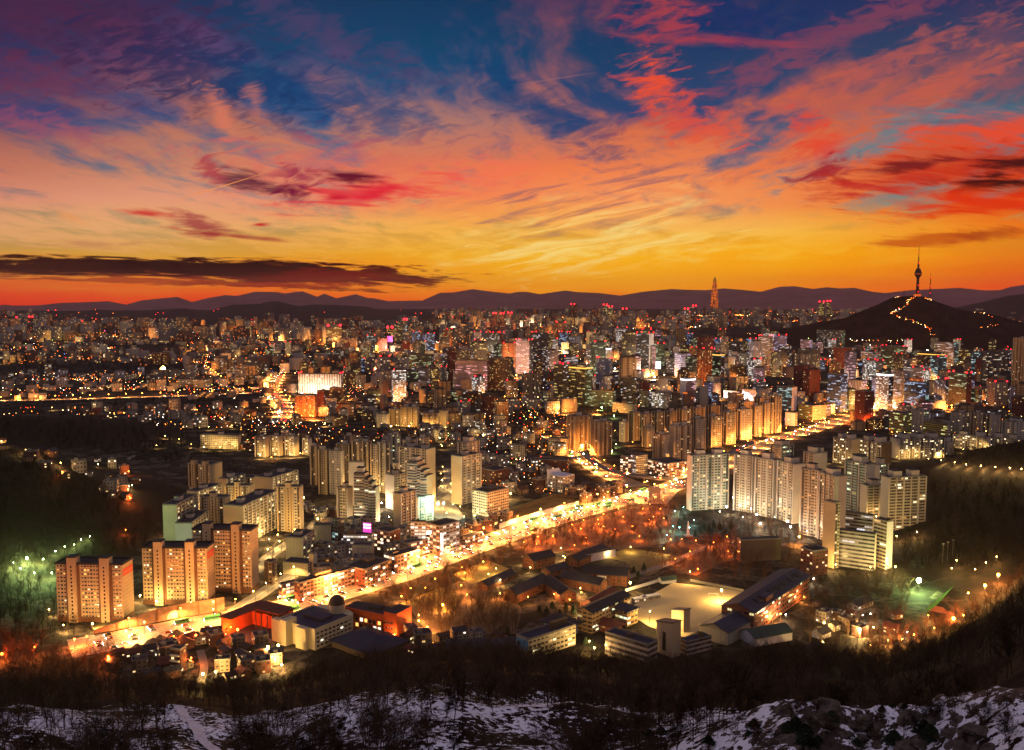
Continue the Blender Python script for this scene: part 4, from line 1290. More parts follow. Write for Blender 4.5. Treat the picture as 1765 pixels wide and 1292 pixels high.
# ------------------------------------------------------------------ stepped towers with balcony bands
def stepped(xl, xn, xr, yb, yt, asp, label):
    c, w, d, h, rz = place(xl, xn, xr, yb, yt, asp)
    root = tag(empty('apartment_block', (c.x, c.y, 0), rz), label, 'apartment block')
    BLD.append((c.x, c.y, math.hypot(w, d) / 2, w, d, rz, h))
    mb, bb, rb = MB(), MB(), MB()
    x = -w / 2
    for f, hf in ((.50, 1.0), (.18, .92), (.17, .84), (.15, .74)):
        x1, hh = x + f * w, h * hf
        mb.box(x, x1, -d / 2, d / 2, 0, hh, 0, sides=(1, 0, 0, 0), bay=3.2, flr=2.95)
        rb.box(x - .2, x1 + .2, -d / 2 - .2, d / 2 + .2, hh + .02, hh + .5, 0)
        nf = round(hh / 2.95)
        for k in range(1, nf):
            z = hh * k / nf
            bb.box(x + .15, x1 - .15, -d / 2 - 1.5, -d / 2 - .01, z - .1, z + 1.0, 0)
        x = x1
    mb.build('wall', [MATS['wall_warm'], MATS['apt_band']], root)
    bb.build('balcony_bands', [MATS['wall_pale']], root)
    rb.build('roof', [MATS['roof_dark']], root)
    q = MB(); q.box(-w * .42, -w * .12, -d * .2, d * .35, h + .5, h + 5, 0); q.box(-w * .44, -w * .10, -d * .24, d * .39, h + 5, h + 5.5, 1)
    q.build('lift_housing', [MATS['wall_pale'], MATS['roof_dark']], root)
stepped(611, 648, 655, 908, 817, 1.8, 'bright stepped tower of balcony bands beside the narrow orange gabled block')
stepped(703, 736, 747, 884, 798, 1.6, 'second stepped tower of balcony bands behind the tall block with the plain sunk gable')
rows('''
346 410 416 774 751 5. cream wall_warm b l | long cream institute building at the lit clearing beyond the wood
440 458 464 788 753 2.0 apt_small wall_warm a l | small cream slab behind the wood, outermost of the low cream three
466 482 488 786 752 2.0 apt_small wall_warm a l | small cream slab behind the wood, between two others like it
492 508 516 786 753 2.0 apt_small wall_warm a l | small cream slab behind the wood, closest to the high cluster
522 532 538 784 756 2.0 apt_small wall_pale a l | narrow pale slab just outside the dark corner of the high cluster
655 664 672 850 764 1.0 apt_check apt_dark a l | grey tower tucked between the red signed tower and the broad gabled one
696 706 716 846 760 1.0 apt_grn apt_dark a l | greenish tower rising just behind the second stepped tower
720 730 740 842 756 1.0 apt_check apt_brown a l | tall tower behind the broad tower with the plain tan gable
660 676 684 800 752 1.4 apt apt_dark a l | small rear tower over the back of the high cluster
595 606 612 816 752 1.0 apt_dark apt_brown a l | dim rear tower behind the shaded tower of the high cluster
''')
# ------------------------------------------------------------------ rows of shops along the bright road
rows('''
482 486 515 1032 1008 .25 shop shop s - | low red lit shop at the foot of the curving ramp
508 517 611 1036 1006 .14 brick shop s u | longest low shop row with a dark flat roof beside the bright road
593 629 673 1012 983 .7 brick shop s u | red roadside block with a wide dark roof after the long shop row
662 680 723 986 960 .5 shop shop s u | small shop block with white lamps at the bend of the bright road
690 704 738 962 938 .5 shop shop s - | low lit shops before the floodlit commercial block
794 806 832 946 926 .4 shop shop s - | low lit shops between the commercial block and the building site
''')

# ------------------------------------------------------------------ gabled and special buildings near the slope
def ghouse(x1, y1, x2, y2, Wd, h, rise, wm, rm, name, label, cat, bay=4.0, flr=3.4, over=.8, group=None, gm=None):
    a, b = P(x1, y1, h + rise), P(x2, y2, h + rise)
    c = (a + b) / 2
    L = (b - a).length
    rz = math.atan2(b.y - a.y, b.x - a.x)
    root = tag(empty(name, (c.x, c.y, 0), rz), label, cat, group)
    BLD.append((c.x, c.y, math.hypot(L, Wd) / 2, L, Wd, rz, h))
    mb = MB()
    mb.gable(L, Wd, h, rise, 0, 1, over, bay, flr, 2)
    # walls and roof are parts of their own
    wv, rv = MB(), MB()
    for f, m in zip(mb.f, mb.m):
        k = rv if m == 1 else wv
        i = f[0]
        k.face([mb.v[j] for j in f], 0 if m != 2 else 1, mb.u[i:i + len(f)])
    wv.build('wall', [MATS[wm], MATS[gm or wm]], root)
    rv.build('roof', [MATS[rm]], root)
    return root, L, Wd, h

facade('prison_brick', '6e3e26', '55301e', 7, 1, (.3, .7), (.35, .75), .0)
facade('school_cream', 'b08c5c', None, 4, 0, (.1, .9), (.35, .8), .16, la='ffe08a', lb='f0f8d0', p=1.3)
facade('school_stripe', 'b4a294', None, 4, 0, (0, 1), (.5, 1.), .0, glass='3a2c30')
PR = dict(name='prison_hall', cat='prison hall', wm='prison_brick', rm='roof_dark')
def prison(x1, y1, x2, y2, Wd, h, rise, label, **k):
    q = dict(PR); q.update(k)
    return ghouse(x1, y1, x2, y2, Wd, h, rise, q['wm'], q['rm'], q['name'], label, q['cat'])
prison(831, 1001, 880, 980, 10, 4.5, 3, 'lone dark shed by the lit lawn, apart from the brick halls', name='shed', cat='shed')
prison(910, 955, 948, 947, 15, 8, 4, 'brick hall with a big square roof at the roadside end of the old prison')
prison(941, 977, 972, 968, 11, 5, 3, 'small dark roofed hall wedged between the roadside hall and the yard')
prison(879, 1013, 935, 988, 13, 7, 4, 'long brick hall with grey roof hatches nearest the school')
r5 = prison(946, 990, 980, 1014, 13, 7, 4, 'brick hall with a row of bright skylights along its roof')
for k in range(6):
    q = MB()
    q.box(-1.2, 1.2, -1.5, 1.5, 0, .7, 0)
    o = q.build('skylight', [MATS['roof_navy']], r5[0])
    o.location = ((k - 2.5) * r5[1] / 6.6, -2.6, 9.5)
    o.rotation_euler = (R(32), 0, 0)
prison(972, 982, 1040, 996, 12, 7, 4, 'long brick hall running across behind the hall with skylights')
rF, LF, WF, HF = prison(1008, 973, 1083, 979, 17, 9, 4, 'dark hall with the national flag hung on its wall')
# the flag: white cloth, a red and blue disc, black bars
fl = tag(empty('flag', (0, 0, 0)), 'national flag with a red and blue disc on the dark hall', 'flag')
mat('flag_white', 'd8d4d0', .8); mat('flag_red', 'b81c2c', .8); mat('flag_blue', '1c3c8c', .8); mat('flag_black', '141414', .8)
fm = MB()
fm.box(-3.6, 3.6, -.08, 0, -2.4, 2.4, 0)
def disc(mb, cx, cz, r, a0, a1, m, y):
    n = 14
    pts = [(cx + r * math.cos(a0 + (a1 - a0) * i / n), y, cz + r * math.sin(a0 + (a1 - a0) * i / n)) for i in range(n + 1)]
    mb.face(pts, m)
disc(fm, 0, 0, 1.25, R(-33), R(147), 1, -.085); disc(fm, 0, 0, 1.25, R(147), R(327), 2, -.085)
t = R(-33)
disc(fm, -.62 * math.cos(t), -.62 * math.sin(t), .62, 0, 2 * math.pi, 1, -.09); disc(fm, .62 * math.cos(t), .62 * math.sin(t), .62, 0, 2 * math.pi, 2, -.09)
for sx, sz, br in ((-1, 1, (1, 1, 1)), (1, 1, (0, 1, 0)), (-1, -1, (1, 0, 1)), (1, -1, (0, 0, 0))):
    a = math.atan2(-sx * 3.6, sz * 2.4) if False else math.atan2(sz * 2.4, sx * 3.6)
    ux, uz = math.cos(a), math.sin(a)
    for j in range(3):
        cx, cz = ux * (2.0 + j * .28), uz * (2.0 + j * .28)
        for g0, g1 in (((-.62, .62),) if br[j] else ((-.62, -.06), (.06, .62))):
            hw = .09
            fm.face([(cx - uz * g0 - ux * hw, -.088, cz + ux * g0 - uz * hw), (cx - uz * g0 + ux * hw, -.088, cz + ux * g0 + uz * hw),
                     (cx - uz * g1 + ux * hw, -.088, cz + ux * g1 + uz * hw), (cx - uz * g1 - ux * hw, -.088, cz + ux * g1 - uz * hw)], 3)
cl = fm.build('cloth', [MATS['flag_white'], MATS['flag_red'], MATS['flag_blue'], MATS['flag_black']], fl)
pole_ = MB(); pole_.tube((-3.7, -.05, 2.5), (3.7, -.05, 2.5), .08, .08, 6)
pole_.build('rail', [MATS['dark_steel']], fl)
rzf = rF.rotation_euler.z
side = -1
fl.location = rF.location + Matrix.Rotation(rzf, 3, 'Z') @ Vector((-LF * .06, side * (WF / 2 + .12), 5.2))
fl.rotation_euler = (0, 0, rzf)
prison(985, 957, 1038, 936, 13, 6, 3.5, 'long hall with a low white annex beside the lawn')
rows('''
980 986 1061 975 962 .10 wall_white wall_white b - | long low white annex beside the lawn of the old prison
''')
ghouse(1014, 1033, 1055, 1011, 14, 7, 4, 'brick', 'roof_red', 'hall', 'red brown roofed hall squeezed between the prison and the cream school wing', 'hall')
# ---- school
ghouse(1008, 1047, 1074, 1017, 13, 15, 2.5, 'school_cream', 'roof_dark', 'school_building', 'long cream school wing with lit window rows beside the sand field', 'school', flr=3.2, bay=4)
def hip(xl, xn, xr, yb, yt, asp, fm_, rm, rise, name, label, cat, over=1.5, flat=.0):
    c, w, d, h, rz = place(xl, xn, xr, yb, yt, asp)
    root = tag(empty(name, (c.x, c.y, 0), rz), label, cat)
    BLD.append((c.x, c.y, math.hypot(w, d) / 2, w, d, rz, h))
    mb = MB()
    mb.box(-w / 2, w / 2, -d / 2, d / 2, 0, h, 0, bay=3.6, flr=3.3)
    mb.build('wall', [MATS[fm_]], root)
    e = MB()
    a, b = w / 2 + over, d / 2 + over
    rx = max(0, a - b) + flat
    ry = max(0, b - a) + flat
    top = [(-rx, -ry, h + rise), (rx, -ry, h + rise), (rx, ry, h + rise), (-rx, ry, h + rise)]
    low = [(-a, -b, h + .3), (a, -b, h + .3), (a, b, h + .3), (-a, b, h + .3)]
    for i in range(4):
        j = (i + 1) % 4
        e.face([low[i], low[j], top[j], top[i]])
        e.face([(low[i][0], low[i][1], h), (low[j][0], low[j][1], h), low[j], low[i]])
    e.face(top)
    e.face([(q[0], q[1], h) for q in low][::-1])
    e.build('roof', [MATS[rm]], root)
    return root, w, d, h
hip(1053, 1081, 1099, 1080, 1054, 1.2, 'school_cream', 'roof_navy', 3.5, 'school_building', 'square school block with a hipped navy roof in the middle of the school', 'school')
hip(1016, 1058, 1072, 1094, 1082, 2.0, 'brick', 'roof_red', 4, 'school_building', 'low school hall under a broad brown red hipped roof', 'school', 2.5)
hip(938, 972, 996, 1100, 1081, 1.3, 'wall_white', 'roof_dark', .9, 'low_building', 'white modern house under a dark flat overhanging roof', 'house', 3.5, 5)
bld(1043, 1117, 1133, 1152, 1113, 3.0, 'school_stripe', 'school_stripe', 'school_building', 'striped school block with dark window bands nearest the slope', 'u', roof='roof_navy', flr=3.6)
bld(1171, 1184, 1226, 1130, 1107, .35, 'school_stripe', 'school_stripe', 'school_building', 'striped school wing with roof vents beside the tall stair tower', 'u', roof='roof_navy', flr=3.6)
def shed_tower(xl, xn, xr, yb, yt, asp, rise, label):
    c, w, d, h, rz = place(xl, xn, xr, yb, yt, asp)
    root = tag(empty('stair_tower_building', (c.x, c.y, 0), rz), label, 'stair tower')
    BLD.append((c.x, c.y, math.hypot(w, d) / 2, w, d, rz, h))
    mb = MB()
    a = [(-w / 2, -d / 2), (w / 2, -d / 2), (w / 2, d / 2), (-w / 2, d / 2)]
    hh = [h - rise, h, h, h - rise]
    for i in range(4):
        j = (i + 1) % 4
        mb.face([(*a[i], 0), (*a[j], 0), (*a[j], hh[j]), (*a[i], hh[i])])
    mb.build('wall', [MATS['wall_warm']], root)
    rb = MB()
    o = .6
    s = [(-w / 2 - o, -d / 2 - o, h - rise), (w / 2 + o, -d / 2 - o, h + .2), (w / 2 + o, d / 2 + o, h + .2), (-w / 2 - o, d / 2 + o, h - rise)]
    rb.face([(q[0], q[1], q[2] + .5) for q in s]); rb.face([(q[0], q[1], q[2] + .05) for q in s][::-1])
    for i in range(4):
        j = (i + 1) % 4
        rb.face([(s[i][0], s[i][1], s[i][2] + .05), (s[j][0], s[j][1], s[j][2] + .05), (s[j][0], s[j][1], s[j][2] + .5), (s[i][0], s[i][1], s[i][2] + .5)])
    rb.build('roof', [MATS['roof_navy']], root)
    wb = MB()
    wb.box(-w * .1, w * .1, -d / 2 - .06, -d / 2 + .2, 3, h - rise - 5, 0)
    wb.build('window', [MATS['glass_dark']], root)
shed_tower(1131, 1158, 1173, 1134, 1074, 1.8, 3, 'tall blank tan stair tower with a slanted roof, nearer of the school pair')
shed_tower(1157, 1178, 1189, 1090, 1052, 1.8, 3, 'slimmer tan stair tower with a slanted roof at the edge of the sand field')
bld(890, 911, 992, 1140, 1102, .3, 'sign_wall', 'cream', 'school_building', 'cream two storey annex with a light blue end wall', 'u', roof='roof_navy') if 'sign_wall' in MATS else None
mat('sky_blue', '4a86a8', .7, .06, .1)
bld(890, 911, 992, 1138, 1104, .3, 'cream_blank', 'cream', 'school_building', 'cream two storey annex with a light blue end wall', 'u', roof='roof_navy')
q = MB()
rt = bpy.data.objects[[o.name for o in bpy.data.objects if o.name.startswith('school_building')][-1]]
_b = BLD[-1]
q.box(-_b[3] / 2 + .3, _b[3] / 2 - .2, -_b[4] / 2 - .12, -_b[4] / 2, _b[6] * .48, _b[6] - .4, 0)
q.box(-_b[3] / 2 + 1.3, -_b[3] / 2 + 3.6, -_b[4] / 2 - .18, -_b[4] / 2 - .12, _b[6] * .6, _b[6] * .78, 1)
q.build('blue_panel', [MATS['sky_blue'], MATS['glass_dark']], rt)
rg = ghouse(1272, 1040, 1369, 979, 25, 15, 4, 'brick_school', 'roof_navy', 'school_building', 'huge brick school hall with a navy pitched roof beside the sand field', 'school', flr=3.4)
for k in range(7):      # raised roof lights on the near slope
    q = MB()
    q.box(-4.2, 4.2, -2.6, 2.6, 0, .8, 0)
    o = q.build('skylight', [MATS['roof_dark']], rg[0])
    o.location = ((k - 2.6) * rg[1] / 8.4, -6.2, 17.6)
    o.rotation_euler = (R(17), 0, 0)
q = MB(); q.box(-6, 6, -3, 3, 0, 5, 0); q.box(-6.4, 6.4, -3.4, 3.4, 5, 5.5, 1)
o = q.build('plant_room', [MATS['brick'], MATS['roof_navy']], rg[0]); o.location = (-rg[1] * .22, -8.0, 14)
ghouse(1230, 1074, 1272, 1052, 22, 9, 4, 'cream_blank', 'roof_navy', 'school_building', 'tan gabled school wing in front of the huge brick hall', 'school')
ghouse(1288, 1084, 1352, 1073, 17, 6, 3.5, 'wall_white', 'roof_green', 'school_building', 'green roofed gym with a white gable below the brick hall', 'school')
ghouse(1376, 1112, 1410, 1106, 12, 4, 3, 'house', 'roof_dark', 'hut', 'dark roofed hut half lost among the bare trees', 'hut')
ghouse(1408, 1084, 1424, 1078, 8, 4, 2.5, 'wall_white', 'roof_dark', 'hut', 'small white walled hut lit by the yellow flood lamp', 'hut')
ghouse(1470, 1036, 1496, 1026, 9, 4, 2.5, 'house_pale', 'roof_dark', 'hut', 'pale roofed hut between the bare trees and the tennis court', 'hut')
ghouse(1626, 926, 1660, 922, 10, 6, 3, 'brick', 'roof_dark', 'house', 'dark roofed house alone among the trees of the park', 'house')
ghouse(770, 1103, 836, 1100, 20, 6, 4, 'wall_dark', 'roof_dark', 'hall', 'broad dark hall roof half hidden by the slope trees', 'hall')
ghouse(838, 1102, 884, 1099, 16, 5, 3, 'wall_dark', 'roof_dark', 'hall', 'smaller dark hall roof beside the broad one at the slope', 'hall')

# ---- library with a dome
c, w, d, h, rz = place(478, 543, 606, 1121, 1087, 1.1)
lib = tag(empty('library', (c.x, c.y, 0), rz), 'cream building with rows of windows and a dark dome on a round drum', 'library')
BLD.append((c.x, c.y, math.hypot(w, d) / 2, w, d, rz, h))
mb = MB()
mb.box(-w / 2, w / 2, -d / 2, d / 2, 0, h, 0)
mb.box(-w / 2 - 1, -w / 2 + w * .26, -d / 2 - 4, -d / 2, 0, h + 2, 0)
mb.box(-w / 2 + w * .27, -w / 2 + w * .42, -d / 2 - 6, -d / 2 + 4, 0, h + 4, 0)
mb.box(w / 2 - w * .4, w / 2 - w * .14, -d / 2 - 3.5, -d / 2, 0, h + 1, 0)
n = 12
pts = [(w / 2 * math.cos(t) , d / 2 - .1 + 9 * math.sin(t)) for t in (math.pi * i / n for i in range(n + 1))]
for a, b in zip(pts, pts[1:]):
    mb.wall(a, b, 0, h)
mb.face([(*p, h - .02) for p in pts])
mb.build('wall', [MATS['cream_plain']], lib) if 'cream_plain' in MATS else mb.build('wall', [mat('cream_plain', 'c2b088', .85, .1, .08)], lib)
rb = MB()
rb.face([(-w / 2 + .6, -d / 2 + .6, h + .1), (w / 2 - .6, -d / 2 + .6, h + .1), (w / 2 - .6, d / 2, h + .1), (-w / 2 + .6, d / 2, h + .1)])
rb.box(-w * .2, w * .3, -d * .1, d * .2, h + .1, h + 2.6)
for q_ in ((-w / 2, w / 2, -d / 2, -d / 2 + .5), (-w / 2, -w / 2 + .5, -d / 2 + .5, d / 2), (w / 2 - .5, w / 2, -d / 2 + .5, d / 2)):
    rb.box(*q_, h, h + 1.1, 1)
rb.build('roof', [MATS['roof_navy'], MATS['cream_plain']], lib)
dm = MB()
dm.lathe([(5.6, h), (5.6, h + 5), (6.1, h + 5), (6.1, h + 5.8), (5.7, h + 5.8)], 24)
o = dm.build('drum', [MATS['cream_plain']], lib); o.location = (w * .1, d / 2 + 1, 0)
dm = MB()
dm.lathe([(5.7 * math.cos(t), h + 5.8 + 6.2 * math.sin(t)) for t in (R(90) * i / 10 for i in range(11))], 24)
o = dm.build('dome', [mat('dome_copper', '33241c', .55, .2, .2)], lib, smooth=True); o.location = (w * .1, d / 2 + 1, 0)
cells = []
for row in range(4):
    for k in range(9):
        cells.append((w / 2, -d / 2 + (k + .7) * d / 9.2, 2.4 + row * (h - 2) / 4, math.pi / 2, 2.6, 1.5, 'glass_dark' if rnd.random() > .08 else 'win_cool'))
windows(lib, cells)
# ---- red orange hall
c, w, d, h, rz = place(594, 683, 704, 1098, 1064, 3.0)
red = tag(empty('community_hall', (c.x, c.y, 0), rz), 'red orange lit hall with a tall end block beside the domed library', 'hall')
BLD.append((c.x, c.y, math.hypot(w, d) / 2, w, d, rz, h))
mat('red_wall', 'b04a20', .8, .15, .1)
mb = MB()
mb.box(-w / 2, w / 2, -d / 2, d / 2, 0, h, 0)
mb.box(-w / 2, w / 2 - w * .2, -d / 2 - 1.2, -d / 2, h * .78, h + .6, 0)
for k in range(9):
    x = -w / 2 + (k + .5) * w * .78 / 9
    mb.box(x - .35, x + .35, -d / 2 - 1.2, -d / 2, 0, h * .78, 0)
mb.build('wall', [MATS['red_wall']], red)
mb = MB(); mb.box(w / 2 - w * .2, w / 2 + 2, -d / 2 - 2, d / 2 + 1, 0, h + 3.5, 0, top=1)
mb.build('end_block', [MATS['red_wall'], MATS['roof_dark']], red)
mb = MB(); mb.box(-w / 2 + .4, w / 2 - w * .21, -d / 2 + .4, d / 2 - .4, h + .05, h + .5, 0); mb.box(-w * .1, w * .12, -3, 3, h + .5, h + 2.6, 0)
mb.build('roof', [MATS['roof_dark']], red)
cells = [(-w / 2 + (k + 1) * w * .78 / 9, -d / 2, z, 0, 3.4, 2.8, wkind(.5)) for k in range(8) for z in (3.4, 7.6)]
cells += [(w / 2 - w * .2 + 2 + k * 2.4, -d / 2 - 2, z, 0, 1.4, 1.6, 'glass_dark') for k in range(3) for z in (3, 6.5, 10)]
windows(red, cells)
# ---- gym with folded blue roofs
hip(572, 640, 700, 1140, 1128, 1.3, 'wall_dark', 'roof_navy', 5, 'gym', 'low gym with a wide folded navy roof between the library and the slope', 'gym', 2, 3)
# ---- red canopy hall and court
c, w, d, h, rz = place(382, 440, 506, 1112, 1078, .9)
cn = tag(empty('market_hall', (c.x, c.y, 0), rz), 'open red walled hall with a flat red roof by the retaining wall', 'hall')
BLD.append((c.x, c.y, math.hypot(w, d) / 2, w, d, rz, h))
mb = MB()
for q_ in ((-w / 2, w / 2, d / 2 - 1, d / 2), (-w / 2, -w / 2 + 1, -d / 2, d / 2 - 1)):
    mb.box(*q_, 0, h, 0)
mb.box(-w / 2 + 1, w / 2, d / 2 - 9, d / 2 - 1, 0, h * .7, 0)
mb.build('wall', [MATS['red_wall']], cn)
mb = MB()
mb.box(-w / 2 - 2, w / 2 + 1, d * .12, d / 2 + 2, h, h + .8, 0)
mb.box(-w / 2 - 2, -w / 2 + w * .3, -d / 2, d * .12, h, h + .8, 0)
mb.build('roof', [MATS['roof_red']], cn)
mb = MB(); mb.box(-w / 2 + 1.2, w / 2 - 1, -d / 2 + 1, d * .4, .05, .3, 0)
mb.build('court', [MATS['roof_navy']], cn)
for k in range(5):
    q = MB(); x = -w / 2 + w * .3 + k * w * .17
    q.tube((x, d * .12, 0), (x, d * .12, h), .35, .35, 6)
    q.build('post', [MATS['steel']], cn)
# ---- apartment block with brick floors in the village
bld(294, 312, 322, 1160, 1121, 1.3, 'house_brick', 'house_brick', 'low_building', 'four storey brick house with pale floor bands in the red lit village', 'b', flr=3.4, bay=4)

# ------------------------------------------------------------------ the sand field, lawn and courts
def patch(name, pix, m, z=.03):
    mb = MB()
    pts = [P(x, y) for x, y in pix]
    mb.face([(p.x, p.y, z) for p in pts])
    o = mb.build(name, [MATS[m]])
    nrm = o.data.polygons[0].normal
    if nrm.z < 0:
        o.data.flip_normals()
    return tag(o, kind='structure')
patch('ground_sports_field', [(1075, 1052), (1160, 1004), (1235, 1012), (1290, 1022), (1215, 1082), (1180, 1098), (1120, 1080)], 'sand')
patch('ground_lawn', [(1030, 962), (1080, 945), (1180, 960), (1120, 985), (1095, 990), (1078, 972)], 'lawn') if 'lawn' in MATS else None
mat('lawn', '6a5c30', .95, .3, .1)
patch('ground_lawn', [(1035, 958), (1085, 944), (1178, 960), (1118, 992), (1095, 985), (1078, 968)], 'lawn')
patch('ground_lawn', [(690, 1040), (760, 1012), (800, 1030), (770, 1056)], 'lawn')
patch('ground_lawn', [(780, 990), (840, 965), (890, 985), (830, 1014)], 'lawn')
mat('park_soil', '5e4c38', .95, .3, .12)
patch('ground_park', [(905, 930), (1000, 899), (1110, 868), (1172, 880), (1160, 934), (1080, 946), (1000, 945), (905, 962)], 'park_soil', .015)
patch('ground_park', [(700, 1042), (790, 1002), (862, 1000), (900, 1050), (890, 1092), (740, 1092)], 'park_soil', .012)
patch('ground_park', [(1185, 960), (1240, 934), (1270, 940), (1262, 960), (1200, 992), (1170, 985)], 'park_soil', .012)
patch('ground_court', [(1600, 1052), (1650, 1014), (1690, 1018), (1650, 1062)], 'court_clay')
patch('ground_track', [(1618, 1000), (1650, 986), (1730, 986), (1736, 1000), (1700, 1006)], 'sand')
patch('ground_site', [(862, 880), (960, 850), (1015, 858), (1000, 874), (880, 902)], 'lawn', .02)
patch('ground_carpark', [(745, 890), (752, 850), (768, 812), (780, 815), (785, 870), (800, 890), (780, 905)], 'pavement', .02)
patch('ground_plaza', [(1098, 848), (1130, 836), (1172, 842), (1150, 868), (1100, 868)], 'pavement', .02)

def posts(name, label, cat, pix, hgt, m, step, mesh=None, bars=3):
    """a fence along photographed ground points: posts, rails and mesh of its own"""
    path = [P(x, y) for x, y in pix]
    root = tag(empty(name, path[0]), label, cat)
    o0 = path[0]
    mb, pb = MB(), None
    for a, b in zip(path, path[1:]):
        a, b = a - o0, b - o0
        n = max(1, int((b - a).length / step))
        for k in range(n + 1):
            p = a.lerp(b, k / n)
            pb = MB(); pb.tube(p, p + Vector((0, 0, hgt)), .09, .09, 5)
            pb.build('post', [MATS[m]], root)
        for k in range(bars):
            z = hgt * (k + 1) / bars
            mb.tube(a + Vector((0, 0, z)), b + Vector((0, 0, z)), .05, .05, 4)
        if mesh:
            t = (b - a).normalized(); nn_ = Vector((-t.y, t.x, 0)) * .03
            mb.face([a + nn_, b + nn_, b + nn_ + Vector((0, 0, hgt * .96)), a + nn_ + Vector((0, 0, hgt * .96))], 1)
            mb.face([a - nn_, a - nn_ + Vector((0, 0, hgt * .96)), b - nn_ + Vector((0, 0, hgt * .96)), b - nn_], 1)
    mb.build('panel', [MATS[m], MATS[mesh or m]], root)
    return root
mat('green_net', '1f7a44', .9, .2, .4)
mat('site_board', '4a4238', .8, .15, .3)
posts('court_fence', 'green tennis court fence with tall posts by the clay court', 'fence', [(1598, 1056), (1650, 1012), (1690, 1017)], 4, 'dark_steel', 9, 'green_net')
posts('site_fence', 'tall board fence round the dark building site beside the road', 'fence', [(880, 892), (900, 878), (960, 858), (1016, 862)], 5, 'dark_steel', 10, 'site_board')
posts('field_wall', 'white wall along the far side of the sand field', 'wall', [(1078, 1020), (1138, 1002)], 2.6, 'wall_white', 10, 'wall_white')
posts('field_fence', 'pale terrace wall behind the goal posts of the sand field', 'wall', [(1190, 1002), (1282, 1020)], 2.2, 'concrete', 10, 'concrete')
def goal(px, py, rz, lab, s=1):
    p = P(px, py)
    root = tag(empty('goal', p, rz), lab, 'goal')
    fr = MB()
    for x in (-3.6 * s, 3.6 * s):
        fr.tube((x, 0, 0), (x, 0, 2.5 * s), .13, .13, 6)
        fr.tube((x, 0, 2.5 * s), (x, 2, 0), .06, .06, 5)
    fr.tube((-3.6 * s, 0, 2.5 * s), (3.6 * s, 0, 2.5 * s), .13, .13, 6)
    fr.build('frame', [MATS['paint']], root)
    nb = MB()
    for k in range(8):
        x = -3.6 * s + k * 7.2 * s / 7
        nb.tube((x, 0, 2.5 * s), (x, 2, 0), .025, .025, 3)
    nb.build('net', [MATS['paint']], root)
goal(1229, 1028, R(-8), 'white football goal nearest the brick school hall')
goal(1203, 1018, R(-8), 'small white goal farther out on the sand field', .7)
for i, (px, py, L, lab) in enumerate(((1103, 1036, 12, 'darker of two white site cabins at the field edge'), (1121, 1032, 16, 'longer of two white site cabins at the field edge'))):
    p = P(px, py)
    root = tag(empty('site_cabin', p, R(24)), lab, 'cabin')
    mb = MB(); mb.box(-L / 2, L / 2, -2.2, 2.2, 0, 2.9, 0, bay=2, flr=2.9); mb.build('wall', [MATS['house_pale']], root)
    mb = MB(); mb.box(-L / 2 - .2, L / 2 + .2, -2.4, 2.4, 2.9, 3.15, 0); mb.build('roof', [MATS['wall_white']], root)
p = P(1150, 1003)
root = tag(empty('pavilion', p, R(20)), 'small pavilion on green lit grass at the corner of the field', 'pavilion')
mb = MB(); mb.gable(13, 7, 3.2, 1.8, 0, 1, .8); wv = mb.build('wall', [MATS['wall_white'], MATS['roof_green']], root)

# ------------------------------------------------------------------ the stone gate
p = P(1128, 861)
gate = tag(empty('stone_gate', p, R(-10)), 'grey stone triumphal gate with one arch in the bright junction plaza', 'gate')
mat('granite', '8c8070', .9, .25, .3)
mb = MB()
W2, Hh, T2, aw = 6.6, 13.5, 3.2, 2.4
for sg in (-1, 1):
    mb.box(min(sg * aw, sg * W2), max(sg * aw, sg * W2), -T2, T2, 0, Hh - 2.5, 0)
n = 10
arc = [(-aw * math.cos(math.pi * i / n), 6.2 + aw * math.sin(math.pi * i / n)) for i in range(n + 1)]
for y in (-T2, T2):
    for (x0, z0), (x1, z1) in zip(arc, arc[1:]):
        q = [(x0, y, z0), (x1, y, z1), (x1, y, Hh - 2.5), (x0, y, Hh - 2.5)]
        mb.face(q if y < 0 else q[::-1])
for (x0, z0), (x1, z1) in zip(arc, arc[1:]):
    mb.face([(x0, -T2, z0), (x0, T2, z0), (x1, T2, z1), (x1, -T2, z1)])
mb.build('piers', [MATS['granite']], gate)
mb = MB(); mb.box(-W2 - .7, W2 + .7, -T2 - .7, T2 + .7, Hh - 2.5, Hh - 1.6, 0); mb.box(-W2 + .2, W2 - .2, -T2 + .2, T2 - .2, Hh - 1.6, Hh, 0); mb.box(-W2 - .3, W2 + .3, -T2 - .3, T2 + .3, Hh, Hh + .7, 0)
mb.build('attic', [MATS['granite']], gate)
# pale tapering monument in the park
p = P(1186, 924)
mon = tag(empty('monument', p, R(20)), 'pale pointed stone monument among the teal lit trees', 'monument')
mb = MB(); mb.box(-3, 3, -3, 3, 0, 1.2); mb.build('plinth', [MATS['granite']], mon)
mb = MB(); mb.tube((0, 0, 1.2), (0, 0, 15), 1.5, .5, 4); mb.build('shaft', [MATS['wall_white']], mon)

